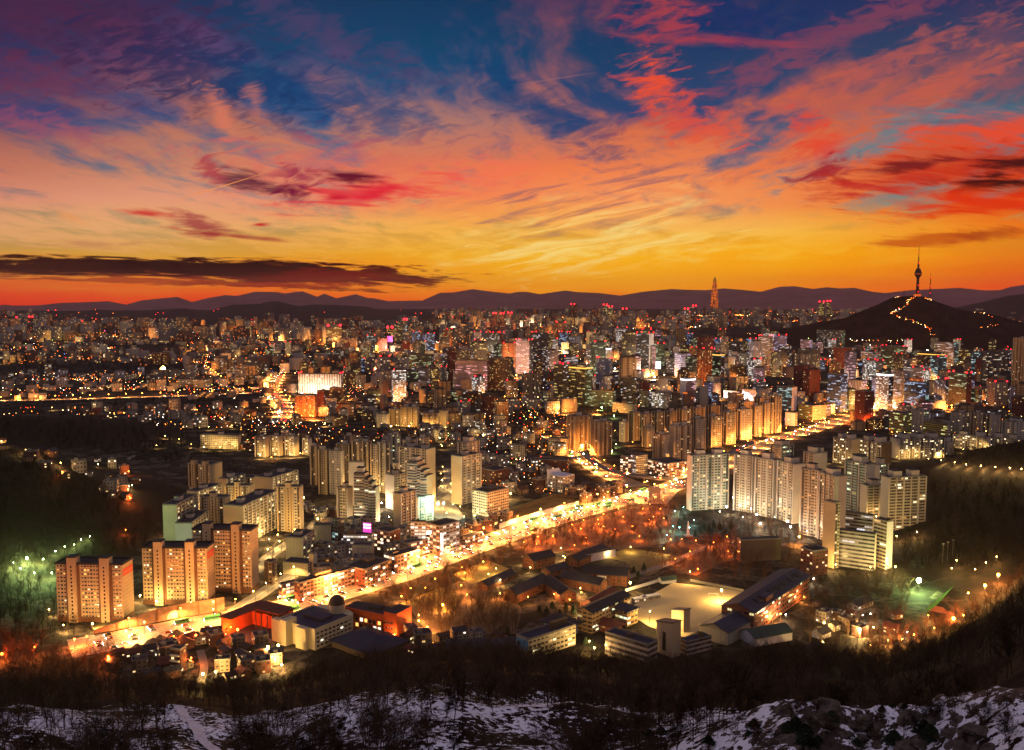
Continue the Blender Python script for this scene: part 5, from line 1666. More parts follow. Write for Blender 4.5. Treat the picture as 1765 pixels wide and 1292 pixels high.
# ------------------------------------------------------------------ white angular house near the junction
c, w, d, h, rz = place(944, 970, 990, 850, 822, 1.2)
wh = tag(empty('church', (c.x, c.y, 0), rz), 'white angular church with a curved front behind the building site', 'church')
BLD.append((c.x, c.y, math.hypot(w, d) / 2, w, d, rz, h))
mb = MB(); mb.box(-w / 2, w / 2, -d / 2, d / 2, 0, h, 0, bay=4, flr=4); mb.build('wall', [MATS['house_pale']], wh)
mb = MB(); mb.face([(-w / 2 - 1, -d / 2, h + 5), (-w / 2 + 4, -d / 2, h + .1), (-w / 2 + 4, d / 2, h + .1), (-w / 2 - 1, d / 2, h + 5)]); mb.face([(-w / 2 - 1, -d / 2, 0), (-w / 2, -d / 2, 0), (-w / 2 + 4, -d / 2, h + .1), (-w / 2 - 1, -d / 2, h + 6)]); mb.box(-w / 2 + 4, w / 2, -d / 2, d / 2, h, h + .7)
mb.build('roof', [MATS['wall_white']], wh)

# ------------------------------------------------------------------ retaining wall, noise barrier, flyover
mp = PATHS['main'][0]
def part_of(path, x0, x1):
    return [p for p in path if x0 <= proj(p)[0] <= x1]
wp = offs(part_of(mp, 168, 402), -21.5)
rw = tag(empty('retaining_wall', wp[0]), 'tall floodlit concrete wall with pilasters below the front apartment blocks', 'wall')
mat('wall_panel', '8c7058', .85, .3, .3)
mb = MB()
rel = [p - wp[0] for p in wp]
for i in range(len(rel) - 1):
    a, b = rel[i], rel[i + 1]
    t0, t1 = i / len(rel), (i + 1) / len(rel)
    h0, h1 = 3 + 7 * min(1, t0 * 2.2), 3 + 7 * min(1, t1 * 2.2)
    nn_ = Vector((-(b - a).y, (b - a).x, 0)).normalized() * .8
    mb.face([a, b, b + Vector((0, 0, h1)), a + Vector((0, 0, h0))])
    mb.face([a + Vector((0, 0, h0)), b + Vector((0, 0, h1)), b + nn_ + Vector((0, 0, h1)), a + nn_ + Vector((0, 0, h0))])
    mb.face([b + nn_, a + nn_, a + nn_ + Vector((0, 0, h0)), b + nn_ + Vector((0, 0, h1))])
mb.build('wall', [MATS['wall_panel']], rw)
for i in range(0, len(rel) - 1, 2):
    a, b = rel[i], rel[i + 1]
    hh = 3.4 + 7 * min(1, i / len(rel) * 2.2)
    t = (b - a).normalized(); nn_ = Vector((t.y, -t.x, 0))
    q = MB()
    pts = [a - t * .5, a + t * .5, a + t * .5 + nn_ * .5, a - t * .5 + nn_ * .5]
    for k in range(4):
        u, v_ = pts[k], pts[(k + 1) % 4]
        q.face([u, v_, v_ + Vector((0, 0, hh)), u + Vector((0, 0, hh))][::-1])
    q.face([u_ + Vector((0, 0, hh)) for u_ in pts])
    q.build('pilaster', [MATS['wall_brown']], rw)
mat('mural_light_pool', 'd8cc90', .85, .35, .5, second='e8e0c8')  # half-discs: wall painting with the uplights' pools of light put into the colour
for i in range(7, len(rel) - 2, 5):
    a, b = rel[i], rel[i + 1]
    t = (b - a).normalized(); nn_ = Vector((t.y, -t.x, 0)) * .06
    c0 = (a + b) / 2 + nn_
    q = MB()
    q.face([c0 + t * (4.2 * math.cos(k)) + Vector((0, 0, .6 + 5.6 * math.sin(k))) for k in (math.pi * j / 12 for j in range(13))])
    q.build('mural_light_pool', [MATS['mural_light_pool']], rw)
# terrace that the wall holds
tb = MB()
back = offs(part_of(mp, 168, 402), -44)
for i in range(len(wp) - 1):
    h0, h1 = 2.6 + 7 * min(1, i / len(rel) * 2.2), 2.6 + 7 * min(1, (i + 1) / len(rel) * 2.2)
    a, b = wp[i] + (back[i] - wp[i]).normalized() * .85, wp[i + 1] + (back[i + 1] - wp[i + 1]).normalized() * .85
    tb.face([(a.x, a.y, h0), (b.x, b.y, h1), (back[i + 1].x, back[i + 1].y, .02), (back[i].x, back[i].y, .02)])
tag(tb.build('ground_terrace', [MATS['lawn']]), kind='structure')

bp = offs(part_of(mp, 884, 1024), -20.5)
nb = tag(empty('noise_barrier', bp[0]), 'long white barrier wall of panels along the bright road', 'barrier')
mb = MB()
for i in range(len(bp) - 1):
    a, b = bp[i] - bp[0], bp[i + 1] - bp[0]
    u = Vector((0, 0, 5.2))
    nn_ = Vector((-(b - a).y, (b - a).x, 0)).normalized() * .25
    mb.face([a, b, b + u, a + u]); mb.face([b + nn_, a + nn_, a + nn_ + u, b + nn_ + u]); mb.face([a + u, b + u, b + nn_ + u, a + nn_ + u])
    if i % 2 == 0:
        q = MB(); q.tube(a, a + Vector((0, 0, 5.6)), .22, .22, 5); q.build('post', [MATS['steel']], nb)
mb.build('panel', [MATS['wall_white']], nb)

op = smooth_path([P(x, y, 7) for x, y in ((1004, 778), (1026, 798), (1060, 812), (1110, 821), (1150, 824), (1184, 822), (1224, 800), (1262, 779), (1304, 761))])
ov = tag(empty('overpass', (op[0].x, op[0].y, 0)), 'elevated flyover curving over the junction towards the avenue', 'overpass')
def relz(pp):
    return [Vector((p.x - op[0].x, p.y - op[0].y, p.z)) for p in pp]
orl = relz(op)
mb = MB()
for d0, d1, za, zb_ in ((-5, 5, 0, -1.3),):
    A, Bq, C_, D_ = offs(orl, d0, za), offs(orl, d1, za), offs(orl, d0, zb_), offs(orl, d1, zb_)
    for i in range(len(orl) - 1):
        mb.face([A[i], A[i + 1], Bq[i + 1], Bq[i]][::-1], 0)
        mb.face([C_[i], C_[i + 1], D_[i + 1], D_[i]], 1)
        mb.face([A[i], A[i + 1], C_[i + 1], C_[i]], 1); mb.face([Bq[i], Bq[i + 1], D_[i + 1], D_[i]][::-1], 1)
mb.build('deck', [MATS['asphalt'], MATS['concrete']], ov)
for sg in (-1, 1):
    mb = MB()
    kerb(mb, orl, sg * 4.9 - .15, sg * 4.9 + .15, .95)
    mb.build('parapet', [MATS['concrete']], ov)
for i in range(2, len(orl), 5):
    q = MB(); q.tube((orl[i].x, orl[i].y, 0), (orl[i].x, orl[i].y, 5.8), .8, .8, 8); q.box(orl[i].x - 3, orl[i].x + 3, orl[i].y - .9, orl[i].y + .9, 4.9, 5.72)
    q.build('pier', [MATS['concrete']], ov)

# ------------------------------------------------------------------ signs
def sign(px, py, z, sx, sz, rz, m, label, writing=None):
    p = P(px, py, z)
    root = tag(empty('sign', p, rz), label, 'sign')
    mb = MB(); mb.box(-sx / 2, sx / 2, -.3, 0, -sz / 2, sz / 2); mb.build('board', [MATS[m]], root)
    mb = MB(); mb.tube((-sx * .3, .3, -sz / 2 - 2), (-sx * .3, .3, sz / 2), .15, .15, 5); mb.tube((sx * .3, .3, -sz / 2 - 2), (sx * .3, .3, sz / 2), .15, .15, 5); mb.build('frame', [MATS['dark_steel']], root)
    if writing:
        mb = MB()
        for r_ in range(writing):
            for k in range(4):
                x, z_ = -sx * .34 + k * sx * .23, sz * .3 - r_ * sz * .3
                mb.box(x - sx * .07, x + sx * .07, -.36, -.3, z_ - sz * .09, z_ + sz * .09)
        mb.build('lettering', [MATS['sign_white']], root)
sign(633, 909, 24, 8.5, 9, R(-20), 'sign_pink', 'magenta rooftop sign with white lettering above the lit office', 2)
sign(664, 776, 46, 2.6, 10, R(-25), 'red_sign', 'red upright sign at the top corner of the high tower')
sign(770, 908, 22, 13, 4, R(-62), 'sign_white', 'row of white floodlit rooftop letters on the commercial block', 1)
sign(743, 917, 20, 9, 3.4, R(20), 'sign_white', 'white floodlit board on the shorter side of the commercial block', 1)
sign(762, 934, 14, 4.5, 16, R(-62), 'sign_white', 'tall white lit upright sign on the corner of the commercial block', 2)
sign(1449, 697, 12, 14, 14, R(0), 'sign_blue', 'blue lit screen at the foot of the deep blue tower')
sign(672, 584, 45, 22, 24, R(0), 'sign_pink', 'pink lit screen on a tower far out on the plain')
sign(1129, 629, 18, 34, 22, R(0), 'sign_white', 'dazzling white screen over the central plaza')

# ------------------------------------------------------------------ towers
def at_range(px, Rr, py):
    d = ray(px, py)
    k = Rr / math.hypot(d.x, d.y)
    return Vector((d.x * k, d.y * k, CAMZ + d.z * k))
mat('tower_dark', '2c2220', .7, .1, .05)
mat('tower_lit', '6a3018', .6, emis='ff6a20', es=.7)
p = at_range(1581, NAMSAN_R, 510)
nt_ = tag(empty('observation_tower', p), 'slender observation tower with a round pod and needle on the dark hill', 'tower')
for nm, prof, m, nseg in (('base_building', [(16, -12), (16, 8), (9, 10)], 'tower_lit', 16), ('shaft', [(7.2, 0), (5.6, 84)], 'tower_dark', 14),
                          ('observation_pod', [(6, 82), (9, 88), (15.5, 97), (16.5, 100), (16.5, 107), (14, 109), (14, 114), (11, 119), (10, 126), (5, 128)], 'tower_dark', 20),
                          ('antenna', [(4.6, 128), (4.2, 150), (2.6, 152), (2.4, 180), (1.4, 182), (1.2, 212), (.6, 232)], 'tower_dark', 8)):
    q = MB(); q.lathe(prof, nseg); q.build(nm, [MATS[m]], nt_)
q = MB(); q.lathe([(16.7, 101), (16.7, 103)], 20); q.build('window_band', [MATS['tower_lit']], nt_)
for z in (20, 50, 152, 200):
    q = MB(); q.ball((0, -7 if z < 90 else -3, z), 1.3, 0, 6); q.build('beacon', [MATS['beacon']], nt_)
p = at_range(1602.5, NAMSAN_R, 516)
ms = tag(empty('radio_mast', p), 'thin radio mast with red lamps beside the observation tower', 'mast')
q = MB()
for a in range(3):
    t0 = 2 * math.pi * a / 3
    q.tube((5 * math.cos(t0), 5 * math.sin(t0), 0), (1.2 * math.cos(t0), 1.2 * math.sin(t0), 100), .7, .5, 4)
    for k in range(12):
        r0, r1 = 5 - 3.8 * k / 12, 5 - 3.8 * (k + 1) / 12
        t1 = t0 + 2 * math.pi / 3
        q.tube((r0 * math.cos(t0), r0 * math.sin(t0), 100 * k / 12), (r1 * math.cos(t1), r1 * math.sin(t1), 100 * (k + 1) / 12), .35, .35, 3)
q.tube((0, 0, 100), (0, 0, 128), .8, .4, 4)
q.build('lattice', [MATS['tower_dark']], ms)
for z in (30, 62, 100):
    q = MB(); q.ball((0, -3, z), 1.3, 0, 6); q.build('beacon', [MATS['beacon']], ms)
p = at_range(1558, NAMSAN_R, 510)
q = MB(); q.tube((0, 0, 0), (0, 0, 36), 1.2, .5, 5); o = q.build('radio_mast', [MATS['tower_dark']]); o.location = p
tag(o, 'short bare mast on the shoulder of the dark hill', 'mast')
# the tall far tower
facade('far_tower', '5a3020', None, 4, 0, (.0, 1.), (.3, .85), .7, la='ff4c10', lb='ff8c28', p=1.5, glass='301810')
q = P(1231, 537)
lt = tag(empty('skyscraper', (q.x, q.y, 0)), 'tall tapering skyscraper lit orange far beyond the city', 'skyscraper')
Rl = math.hypot(q.x, q.y)
sc = Rl / FPX
mb = MB()
prof = [(7.2, 0), (6.9, 14), (5.6, 30), (4.0, 44), (2.9, 50)]
n = 4
for (r0, z0), (r1, z1) in zip(prof, prof[1:]):
    for i in range(8):
        t0, t1 = 2 * math.pi * i / 8 + .2, 2 * math.pi * (i + 1) / 8 + .2
        a, b = (r0 * sc * math.cos(t0), r0 * sc * math.sin(t0)), (r0 * sc * math.cos(t1), r0 * sc * math.sin(t1))
        a1, b1 = (r1 * sc * math.cos(t0), r1 * sc * math.sin(t0)), (r1 * sc * math.cos(t1), r1 * sc * math.sin(t1))
        v0, v1 = round(z0 / 1.3), round(z1 / 1.3)
        mb.face([(*a, z0 * sc), (*b, z0 * sc), (*b1, z1 * sc), (*a1, z1 * sc)], 0, [(0, v0), (3, v0), (3, v1), (0, v1)])
mb.build('wall', [MATS['far_tower']], lt)
for sg in (-1, 1):
    mb = MB(); mb.tube((sg * 1.8 * sc, 0, 50 * sc), (sg * .8 * sc, 0, 57.5 * sc), 1.2 * sc, .5 * sc, 6)
    mb.build('crown_fin', [MATS['far_tower']], lt)
# ------------------------------------------------------------------ lamps
LC = {'w': ((1.0, .38, .085), 'lamp_warm'), 'r': ((1.0, .19, .03), 'lamp_red'), 'y': ((1.0, .62, .20), 'lamp_yellow'),
      'c': ((1.0, .82, .58), 'lamp_white'), 'g': ((.60, 1.0, .30), 'lamp_green'), 't': ((.45, 1.0, .82), 'lamp_teal')}
_LM = {}
def lamp_mesh(h, hd, k, arm):
    key = (h, hd, k, arm)
    if key not in _LM:
        p = MB(); p.tube((0, 0, 0), (0, 0, h), .14, .09, 6)
        if arm: p.tube((0, 0, h), (arm, 0, h + .5), .08, .07, 5)
        q = MB(); q.ball((arm, 0, h + .4), hd, 0, 8)
        a, b = p.build('pole', [MATS['dark_steel']]), q.build('lamp_head', [MATS[LC[k][1]]], smooth=True)
        li = bpy.data.lights.new('lamp_light', 'POINT')
        _LM[key] = (a.data, b.data)
        bpy.data.objects.remove(a); bpy.data.objects.remove(b)
    return _LM[key]
_LL = {}
FARL = []
def light_data(k, power, kind='POINT', cone=156):
    key = (k, round(power), kind)
    if key not in _LL:
        li = bpy.data.lights.new('lamp_light', kind)
        li.energy = power; li.color = LC[k][0]; li.shadow_soft_size = .5
        if kind == 'SPOT':
            li.spot_size = R(cone); li.spot_blend = .5
        _LL[key] = li
    return _LL[key]
def far_light(x, y, z, k, power):
    # wide spots all turned to light the street and only fronts facing the viewpoint
    o = bpy.data.objects.new('lamp_light', light_data(k, power, 'SPOT', 164)); COL.objects.link(o); o.location = (x, y, z)
    o.rotation_euler = (R(56), 0, 0)
def lamp(x, y, k, label, group, power=0.0, h=8.0, hd=.45, arm=0.0, rz=0.0, name='street_lamp', z=None, spot=False):
    z = float(gz(x, y)) if z is None else z
    if y > 1330 or (y > 1130 and power < 13000 * PW):
        FARL.append((x, y, z + h, hd * 1.1, list(LC).index(k)))
        if power: far_light(x, y, z + h - hd - .4, k, power)
        return
    root = tag(empty(name, (x, y, z), rz), label, 'lamp', group)
    a, b = lamp_mesh(h, hd, k, arm)
    for nm, me in (('pole', a), ('lamp_head', b)):
        o = bpy.data.objects.new(nm, me); COL.objects.link(o); o.parent = root
    if power:
        o = bpy.data.objects.new('lamp_light', light_data(k, power, 'SPOT' if spot else 'POINT')); COL.objects.link(o)
        o.parent = root; o.location = (arm, 0, h + .4 - hd - .6)
    return root
PW = 3.7
def lamps(txt, label, group, k, power, h=7.0, hd=.42, name='street_lamp'):
    for t in txt.split():
        a = t.split(',')
        q = P(float(a[0]), float(a[1]))
        zz_ = float(gz(q.x, q.y))
        if zz_ > .5:
            q = hit(float(a[0]), float(a[1]))
        p_ = power * (float(a[2]) if len(a) > 2 else 1) * PW
        lamp(q.x, q.y, k, label, group, p_, h, hd * (2.0 if len(a) > 2 and float(a[2]) > 1.9 else 1.5 if len(a) > 2 and float(a[2]) > 1.2 else 1), name=name)

# both kerbs of the main road, then the smaller roads
def along(key, d, step, k, label, group, power, h=9.0, x0=-1e9, x1=1e9, hd=.45, arm=2.2, spot=True):
    path = PATHS[key][0]
    e, acc = offs(path, d), 0.0
    for i in range(1, len(e) - 1):
        acc += (e[i] - e[i - 1]).length
        if acc >= step:
            acc = 0.0
            if x0 <= proj(e[i])[0] <= x1:
                t = e[i + 1] - e[i - 1]
                lamp(e[i].x, e[i].y, k, label, group, power * PW, h, hd, arm, math.atan2(t.y, t.x) + (math.pi / 2 if d > 0 else -math.pi / 2), z=0.0, spot=spot)
RL = 'tall arm lamp on the kerb of the bright main road'
for sg in (-1, 1):
    along('main', sg * 16.5, 34, 'w', RL, 'lamps along the main road', 24000, x0=150, x1=1190)
    along('main', sg * 16.5, 52, 'w', 'arm lamp on the far stretch of the avenue past the junction', 'lamps along the avenue', 50000, x0=1190, x1=1560, hd=.6)
    along('north', sg * 14.5, 40, 'w', 'arm lamp along the orange north road', 'lamps along the north road', 34000, hd=.5)
    along('boulevard', sg * 17, 70, 'w', 'lamp on the distant curving boulevard', 'lamps on the distant boulevard', 60000, hd=.9)
along('main', 0, 46, 'y', 'central lamp between the lanes of the main road', 'lamps in the middle of the main road', 8000, x0=180, x1=1190, arm=0.0)
along('main', 0.6, 92, 'w', 'added tall lamp between the lanes that lights the roadside fronts', 'added facade lamps on the main road', 46000, 15.0, x0=150, x1=1190, arm=0.0, hd=.6, spot=False)  # added lamps, put in to light the fronts above the kerb lamps
along('palace_street', 0, 34, 'w', 'lamp in the straight row of lights by the palace grounds', 'lamps along the palace street', 40000, hd=.9)
along('ramp', 6.5, 20, 'y', 'lamp on the kerb of the curving ramp', 'lamps on the curving ramp', 6000, arm=1.5)
along('far_street', 0, 60, 'w', 'lamp on the short lit street far on the plain', 'lamps on the far plain street', 30000, hd=1.0)
for ln, n_ in (('lane', 22), ('lane.001', 1)): pass
lamps('440,978 462,960 482,946 505,930,.7 520,914', 'yellow white lamp beside the narrow lane under the tan gable', 'lamps on the narrow lane', 'y', 5200)
lamps('524,868,1.6 540,884 556,896 585,905 600,898 548,906,1.6', 'white lamp on the lit lane between the two estates', 'lamps on the lit lane', 'y', 5200)
lamps('4,1143,2 60,1131 129,1117,1.6 150,1112 187,1148,1.6 250,1131 262,1168 300,1112 338,1110,1.6 295,1136 330,1150', 'orange red lamp among the village houses and trees at the lower edge', 'orange lamps of the village', 'r', 7000, 6)
lamps('263,1166,1.8 350,1176,2.2 372,1172,1.6 462,1128,2 474,1150 228,1106', 'yellow lamp glaring on a village lane at the foot of the slope', 'yellow lamps of the village', 'y', 6500, 5)
lamps('410,1100,2.4 398,1096', 'red lamp by the open red hall', 'red lamps by the open hall', 'r', 5200, 6)
lamps('242,1040,1.6 270,1050,1.6 85,1064 375,1046 330,1052 240,1076,1.6 160,1090,1.6 110,1092 300,1060 430,1020', 'warm lamp at the foot of the front point blocks', 'lamps below the front blocks', 'y', 5600, 6)
lamps('479,934 464,942 425,1002 398,935 370,955 452,928 300,930 345,935 410,890 385,900 420,930 350,900 395,880 508,925 460,850 430,850', 'yellow lamp in a court of the hillside estate', 'lamps in the hillside estate', 'y', 6500, 7)
lamps('47,974,2.4 24,982 75,976 60,1000 36,992 90,1000', 'green white lamp among the trees of the wooded slope', 'green lamps among the trees', 'g', 16000, 6)
lamps('96,958 112,950 140,938 155,932 128,946', 'pale green lamp along the hillside path', 'pale green lamps along the path', 'g', 2600, 4)
lamps('3,770 45,784 55,785 65,786 105,806 142,808 169,806,1.6 228,844 221,852', 'warm lamp in the hamlet behind the wooded hill', 'lamps of the hill hamlet', 'y', 3600, 5)
lamps('108,822,2.4 225,867,1.8 221,853 217,922', 'orange lamp in the trees of the hill hamlet', 'orange lamps of the hill hamlet', 'r', 4200, 5)
lamps('222,820,2', 'red lamp by the bend of the hamlet road', None, 'r', 4500, 6)
lamps('285,757,1.5 309,763 363,772 270,774 330,772', 'pale lamp by the lit clearing past the hamlet', 'lamps by the clearing', 'y', 4600, 6)
lamps('197,718,1.8 214,717,1.8 272,713,1.8 340,712 421,707 443,764 467,763 485,779,2.6 512,783 430,722 300,716 380,726 468,796', 'warm lamp among the low houses before the palace grounds', 'lamps among the low houses', 'w', 9000, 7, .55)
lamps('352,778,1.5 380,778 405,777 448,792,1.5 475,791 500,790 518,789 400,740 360,742 150,712 90,708 250,726 320,730 490,735', 'warm lamp by the low cream slabs and the institute behind the wood', 'lamps by the cream slabs', 'y', 8000, 7, .5)
lamps('560,736,1.6 674,741,2.4 705,741,2.4 735,740 758,741 768,743 852,742 868,736,1.6 832,757,1.6 758,762,1.6 762,776 880,770 900,745 925,735 950,770 890,800 940,790', 'yellow lamp in the dark quarter of low houses', 'lamps in the dark quarter', 'y', 8000, 7, .55)
lamps('763,813 762,837,1.6 777,844 777,858 756,876,1.8 781,880 793,884 800,902 818,900,1.6 770,895 748,866 760,825', 'yellow lamp in the car park between the estate and the cream office', 'lamps in the car park', 'y', 5200, 7)
lamps('658,878,1.6 671,903,2 612,910 640,880 600,905 690,905', 'white lamp at the foot of the stepped towers', 'lamps under the stepped towers', 'c', 5200, 7)
lamps('560,850 590,870 620,880 650,860 690,880 640,850 720,870 700,860 610,850', 'warm lamp hidden in the courts of the high cluster', 'lamps in the high cluster', 'y', 7000, 8)
lamps('880,861,2.2', 'yellow lamp alone by the dark building site', None, 'y', 5000, 7)
lamps('''1066,884 1108,884 1126,898 1074,898 1032,911 1006,904 986,912 1001,919 953,933 927,933 903,943 925,946 953,931 1119,903 1144,901 1138,884 1120,876 1124,861 1143,869
 1040,893 1031,903 1040,915 918,925 902,931 1102,932 1156,938 1199,940 1175,937 1230,943 1253,933 1255,959 1189,959 1164,972 1203,990 990,948 1060,920 1090,915 1010,935''',
 'small orange lamp among the bare trees of the park', 'orange lamps in the park', 'r', 4200, 4.5, .36)
lamps('1160,916 1171,918 1163,889 1178,882 1150,931 1196,905 1188,918', 'teal white lamp around the pale monument', 'teal lamps round the monument', 't', 2600, 5, .36)
lamps('1252,886,2.4 1263,870 1304,900,2 1310,916,2.4 1294,890 1323,884 1357,912,2 1362,922,2 1240,895 1280,905 1335,905 1390,930 1275,884', 'white star bright lamp in front of the checkered towers', 'white lamps before the towers', 'c', 3600, 8)
lamps('1377,941,2.6', 'big orange white lamp above the small brick tower', None, 'w', 7000, 9)
lamps('1440,985 1425,985 1462,872 1510,900 1545,935 1580,928 1500,990 1530,985 1400,915 1420,905', 'warm lamp at the foot of the hospital and its towers', 'lamps round the hospital', 'y', 5200, 6)
lamps('971,968 967,954 914,988 902,973 1048,962 1087,952 1144,955 1070,1005 974,971 855,990 862,1010 842,1000 930,1012 960,1020 1000,1025', 'white lamp in the yards of the old prison', 'lamps in the prison yards', 'y', 3400, 5, .34)
lamps('910,1040 982,1045 955,1035 1002,1032 898,1025', 'orange lamp in the shrubbery beside the school', 'orange lamps beside the school', 'w', 2200, 5, .36)
lamps('1005,1085,2 1008,1078 1000,1062 990,1090 1024,1130,1.5 1016,1118', 'yellow white lamp in the alley beside the cream school wing', 'lamps in the school alley', 'y', 4400, 5)
lamps('1243,1037,2.4 1086,1024,2 1189,1004 1120,1075 1150,1090,1.2', 'flood lamp on the edge of the sand field', 'flood lamps on the sand field', 'y', 6500, 9)
lamps('1254,1106 1330,1074 1345,1070 1385,1040 1300,1090', 'warm lamp at the wall of the brick school hall', 'lamps at the brick school hall', 'w', 3800, 5)
lamps('763,1054,2 722,1082,1.6 737,1094,3 735,1104,2.4 697,1090,1.6 722,1108 746,1122 708,1025 692,1039 733,1024 750,1008 796,988 802,998 833,978 795,1020 805,1036 862,1034 722,1072', 'orange lamp on the paths between the red hall and the prison', 'orange lamps on the park paths', 'w', 5600, 5)
lamps('480,1128,3 486,1162,1.5', 'yellow flood lamp at the corner of the domed library', 'flood lamps at the library', 'y', 6000, 6)
lamps('620,1100 650,1102 680,1104', 'warm lamp at the foot of the red orange hall', 'lamps under the red hall', 'w', 3800, 4)
lamps('1583,1022,3.5', 'huge green white flood lamp by the tennis court', None, 'g', 14000, 10, 1.0)
lamps('1668,1040,1.2 1720,1008,3 1697,1027,2.4 1643,1085,3', 'large orange lamp glaring at the edge of the dark ridge', 'orange lamps along the ridge', 'w', 9000, 8, .6)  # the first lamp is added, to bring out the clay court
lamps('1481,1100,3.2 1505,1096 1420,1088 1418,1122', 'yellow flood lamp among the bare trees by the huts', 'yellow flood lamps among the trees', 'y', 6500, 6, .6)
lamps('1555,1112 1530,1114 1500,1122 1575,1104 1610,1092 1600,1070 1660,1070', 'low orange lamp hidden in the tree belt', 'low orange lamps in the tree belt', 'w', 8500, 4)
lamps('1543,992,1.6 1648,980 1717,974 1699,984 1580,930 1640,994 1680,996', 'pale yellow lamp round the small running track', 'lamps round the track', 'y', 3600, 7)
lamps('1354,1071 1402,1008 1487,1072 1500,1070 1563,1102', 'small white lamp in the dark trees near the gym', 'small white lamps near the gym', 'c', 2200, 5, .36)
lamps('1645,806 1665,810 1690,813 1715,815 1740,817 1622,802 1600,798 1760,819', 'lamp on the lit road through the dark wood', 'lamps on the wood road', 'y', 6000, 6)
lamps('755,902,3 765,900,2.6', 'teal white flood lamp on the ground beside the commercial block', 'teal flood lamps', 't', 6000, 20, .5)
lamps('1037,707,2 1058,722,2 1068,708 1045,760,1.6 1062,772 1055,783', 'green yellow lamp in the garden among the tan towers', 'green lamps in the tan tower garden', 'g', 9000, 6, .5)
lamps('1090,770 1120,776 1150,800 1100,745 1165,770 1200,775 1235,772 1262,768 1290,760 1320,750 1180,750 1140,745 1020,790 1000,782 972,740 1060,750', 'warm lamp in the courts of the avenue towers', 'lamps in the avenue towers', 'w', 12000, 8)
lamps('1460,806 1500,810 1545,795 1580,793 1620,790 1660,782 1700,780 1420,800 1395,845 1440,860 1410,790', 'yellow lamp along the low terrace of slabs', 'lamps along the terrace', 'y', 8000, 7)

# ------------------------------------------------------------------ traffic
for nm, c_ in (('car_white', 'b8b8b8'), ('car_dark', '1c1c20'), ('car_silver', '6c7076'), ('car_red', '7a1c18'), ('bus_green', '2c6a40')):
    mat(nm, c_, .35, spec=.5)
mat('head_light', 'fff4d8', .3, emis='ffe4ac', es=170.0)
mat('tail_light', 'ff3020', .3, emis='ff2410', es=110.0)
mat('tyre', '0c0c0c', .9)
def car_mesh(body, L=4.5, Wd=1.85, H=1.45, bus=False):
    m = MB()
    m.box(-L / 2, L / 2, -Wd / 2, Wd / 2, .32, (.85 if not bus else H), 0)
    if not bus:
        lo = [(-L * .42, -Wd * .46, .85), (L * .24, -Wd * .46, .85), (L * .24, Wd * .46, .85), (-L * .42, Wd * .46, .85)]
        hi = [(-L * .30, -Wd * .40, H), (L * .08, -Wd * .40, H), (L * .08, Wd * .40, H), (-L * .30, Wd * .40, H)]
        for i in range(4):
            j = (i + 1) % 4
            m.face([lo[i], lo[j], hi[j], hi[i]], 1)
        m.face(hi, 0)
    else:
        for sg in (-1, 1):
            y = sg * (Wd / 2 + .01)
            q = [(-L / 2 + .4, y, 1.5), (L / 2 - .3, y, 1.5), (L / 2 - .3, y, 2.5), (-L / 2 + .4, y, 2.5)]
            m.face(q if sg < 0 else q[::-1], 1)
    for sx in (-.32, .31):
        for sg in (-1, 1):
            m.tube((sx * L, sg * (Wd / 2 - .2), .32), (sx * L, sg * (Wd / 2 + .02), .32), .32, .32, 10, 4)
    for sg in (-1, 1):
        y0, y1 = sg * Wd * .30, sg * Wd * .48
        y0, y1 = min(y0, y1), max(y0, y1)
        m.box(L / 2, L / 2 + .05, y0, y1, .42, .88, 2)
        m.box(-L / 2 - .05, -L / 2, y0, y1, .45, .92, 3)
    o = m.build('car', [MATS[body], MATS['glass_dark'], MATS['head_light'], MATS['tail_light'], MATS['tyre']])
    me = o.data
    bpy.data.objects.remove(o)
    return me
CARS = [car_mesh('car_white'), car_mesh('car_dark'), car_mesh('car_silver'), car_mesh('car_red'), car_mesh('car_white', 4.9, 1.95, 1.8), car_mesh('car_dark', 4.8, 1.9, 1.7)]
BUS = car_mesh('bus_green', 11, 2.5, 3.2, True)
ncar = 0
def traffic(key, n, z, label, group, x0=-1e9, x1=1e9):
    global ncar
    path, width, lanes = PATHS[key]
    lw = width / lanes
    used = []
    tries = 0
    k = 0
    while k < n and tries < n * 30:
        tries += 1
        i = rnd.randrange(1, len(path) - 2)
        if not (x0 <= proj(path[i])[0] <= x1): continue
        ln = rnd.randrange(lanes)
        if any(abs(i - a) < 2 and ln == b for a, b in used): continue
        used.append((i, ln))
        d = -width / 2 + (ln + .5) * lw
        t = (path[i + 1] - path[i - 1]).normalized()
        p = path[i] + Vector((t.y, -t.x, 0)) * d
        bus = rnd.random() < .07
        away = d > 0
        o = bpy.data.objects.new('bus' if bus else 'parked_car'[7:], BUS if bus else rnd.choice(CARS))
        COL.objects.link(o)
        o.location = (p.x, p.y, path[i].z + z)
        o.rotation_euler = (0, 0, math.atan2(t.y, t.x) + (0 if away else math.pi))
        dr = 'showing its red tail lamps' if away else 'coming on with its headlamps lit'
        tag(o, label % ('green bus' if bus else 'car', dr), 'bus' if bus else 'car', ('buses ' if bus else 'cars ') + group + (' going away' if away else ' coming on'))
        k += 1
        ncar += 1
traffic('main', 190, .07, '%s on the bright main road, %s', 'on the main road', 150, 1180)
traffic('main', 50, .07, '%s on the far avenue past the junction, %s', 'on the avenue', 1190, 1550)
traffic('north', 34, .07, '%s on the orange north road, %s', 'on the north road')
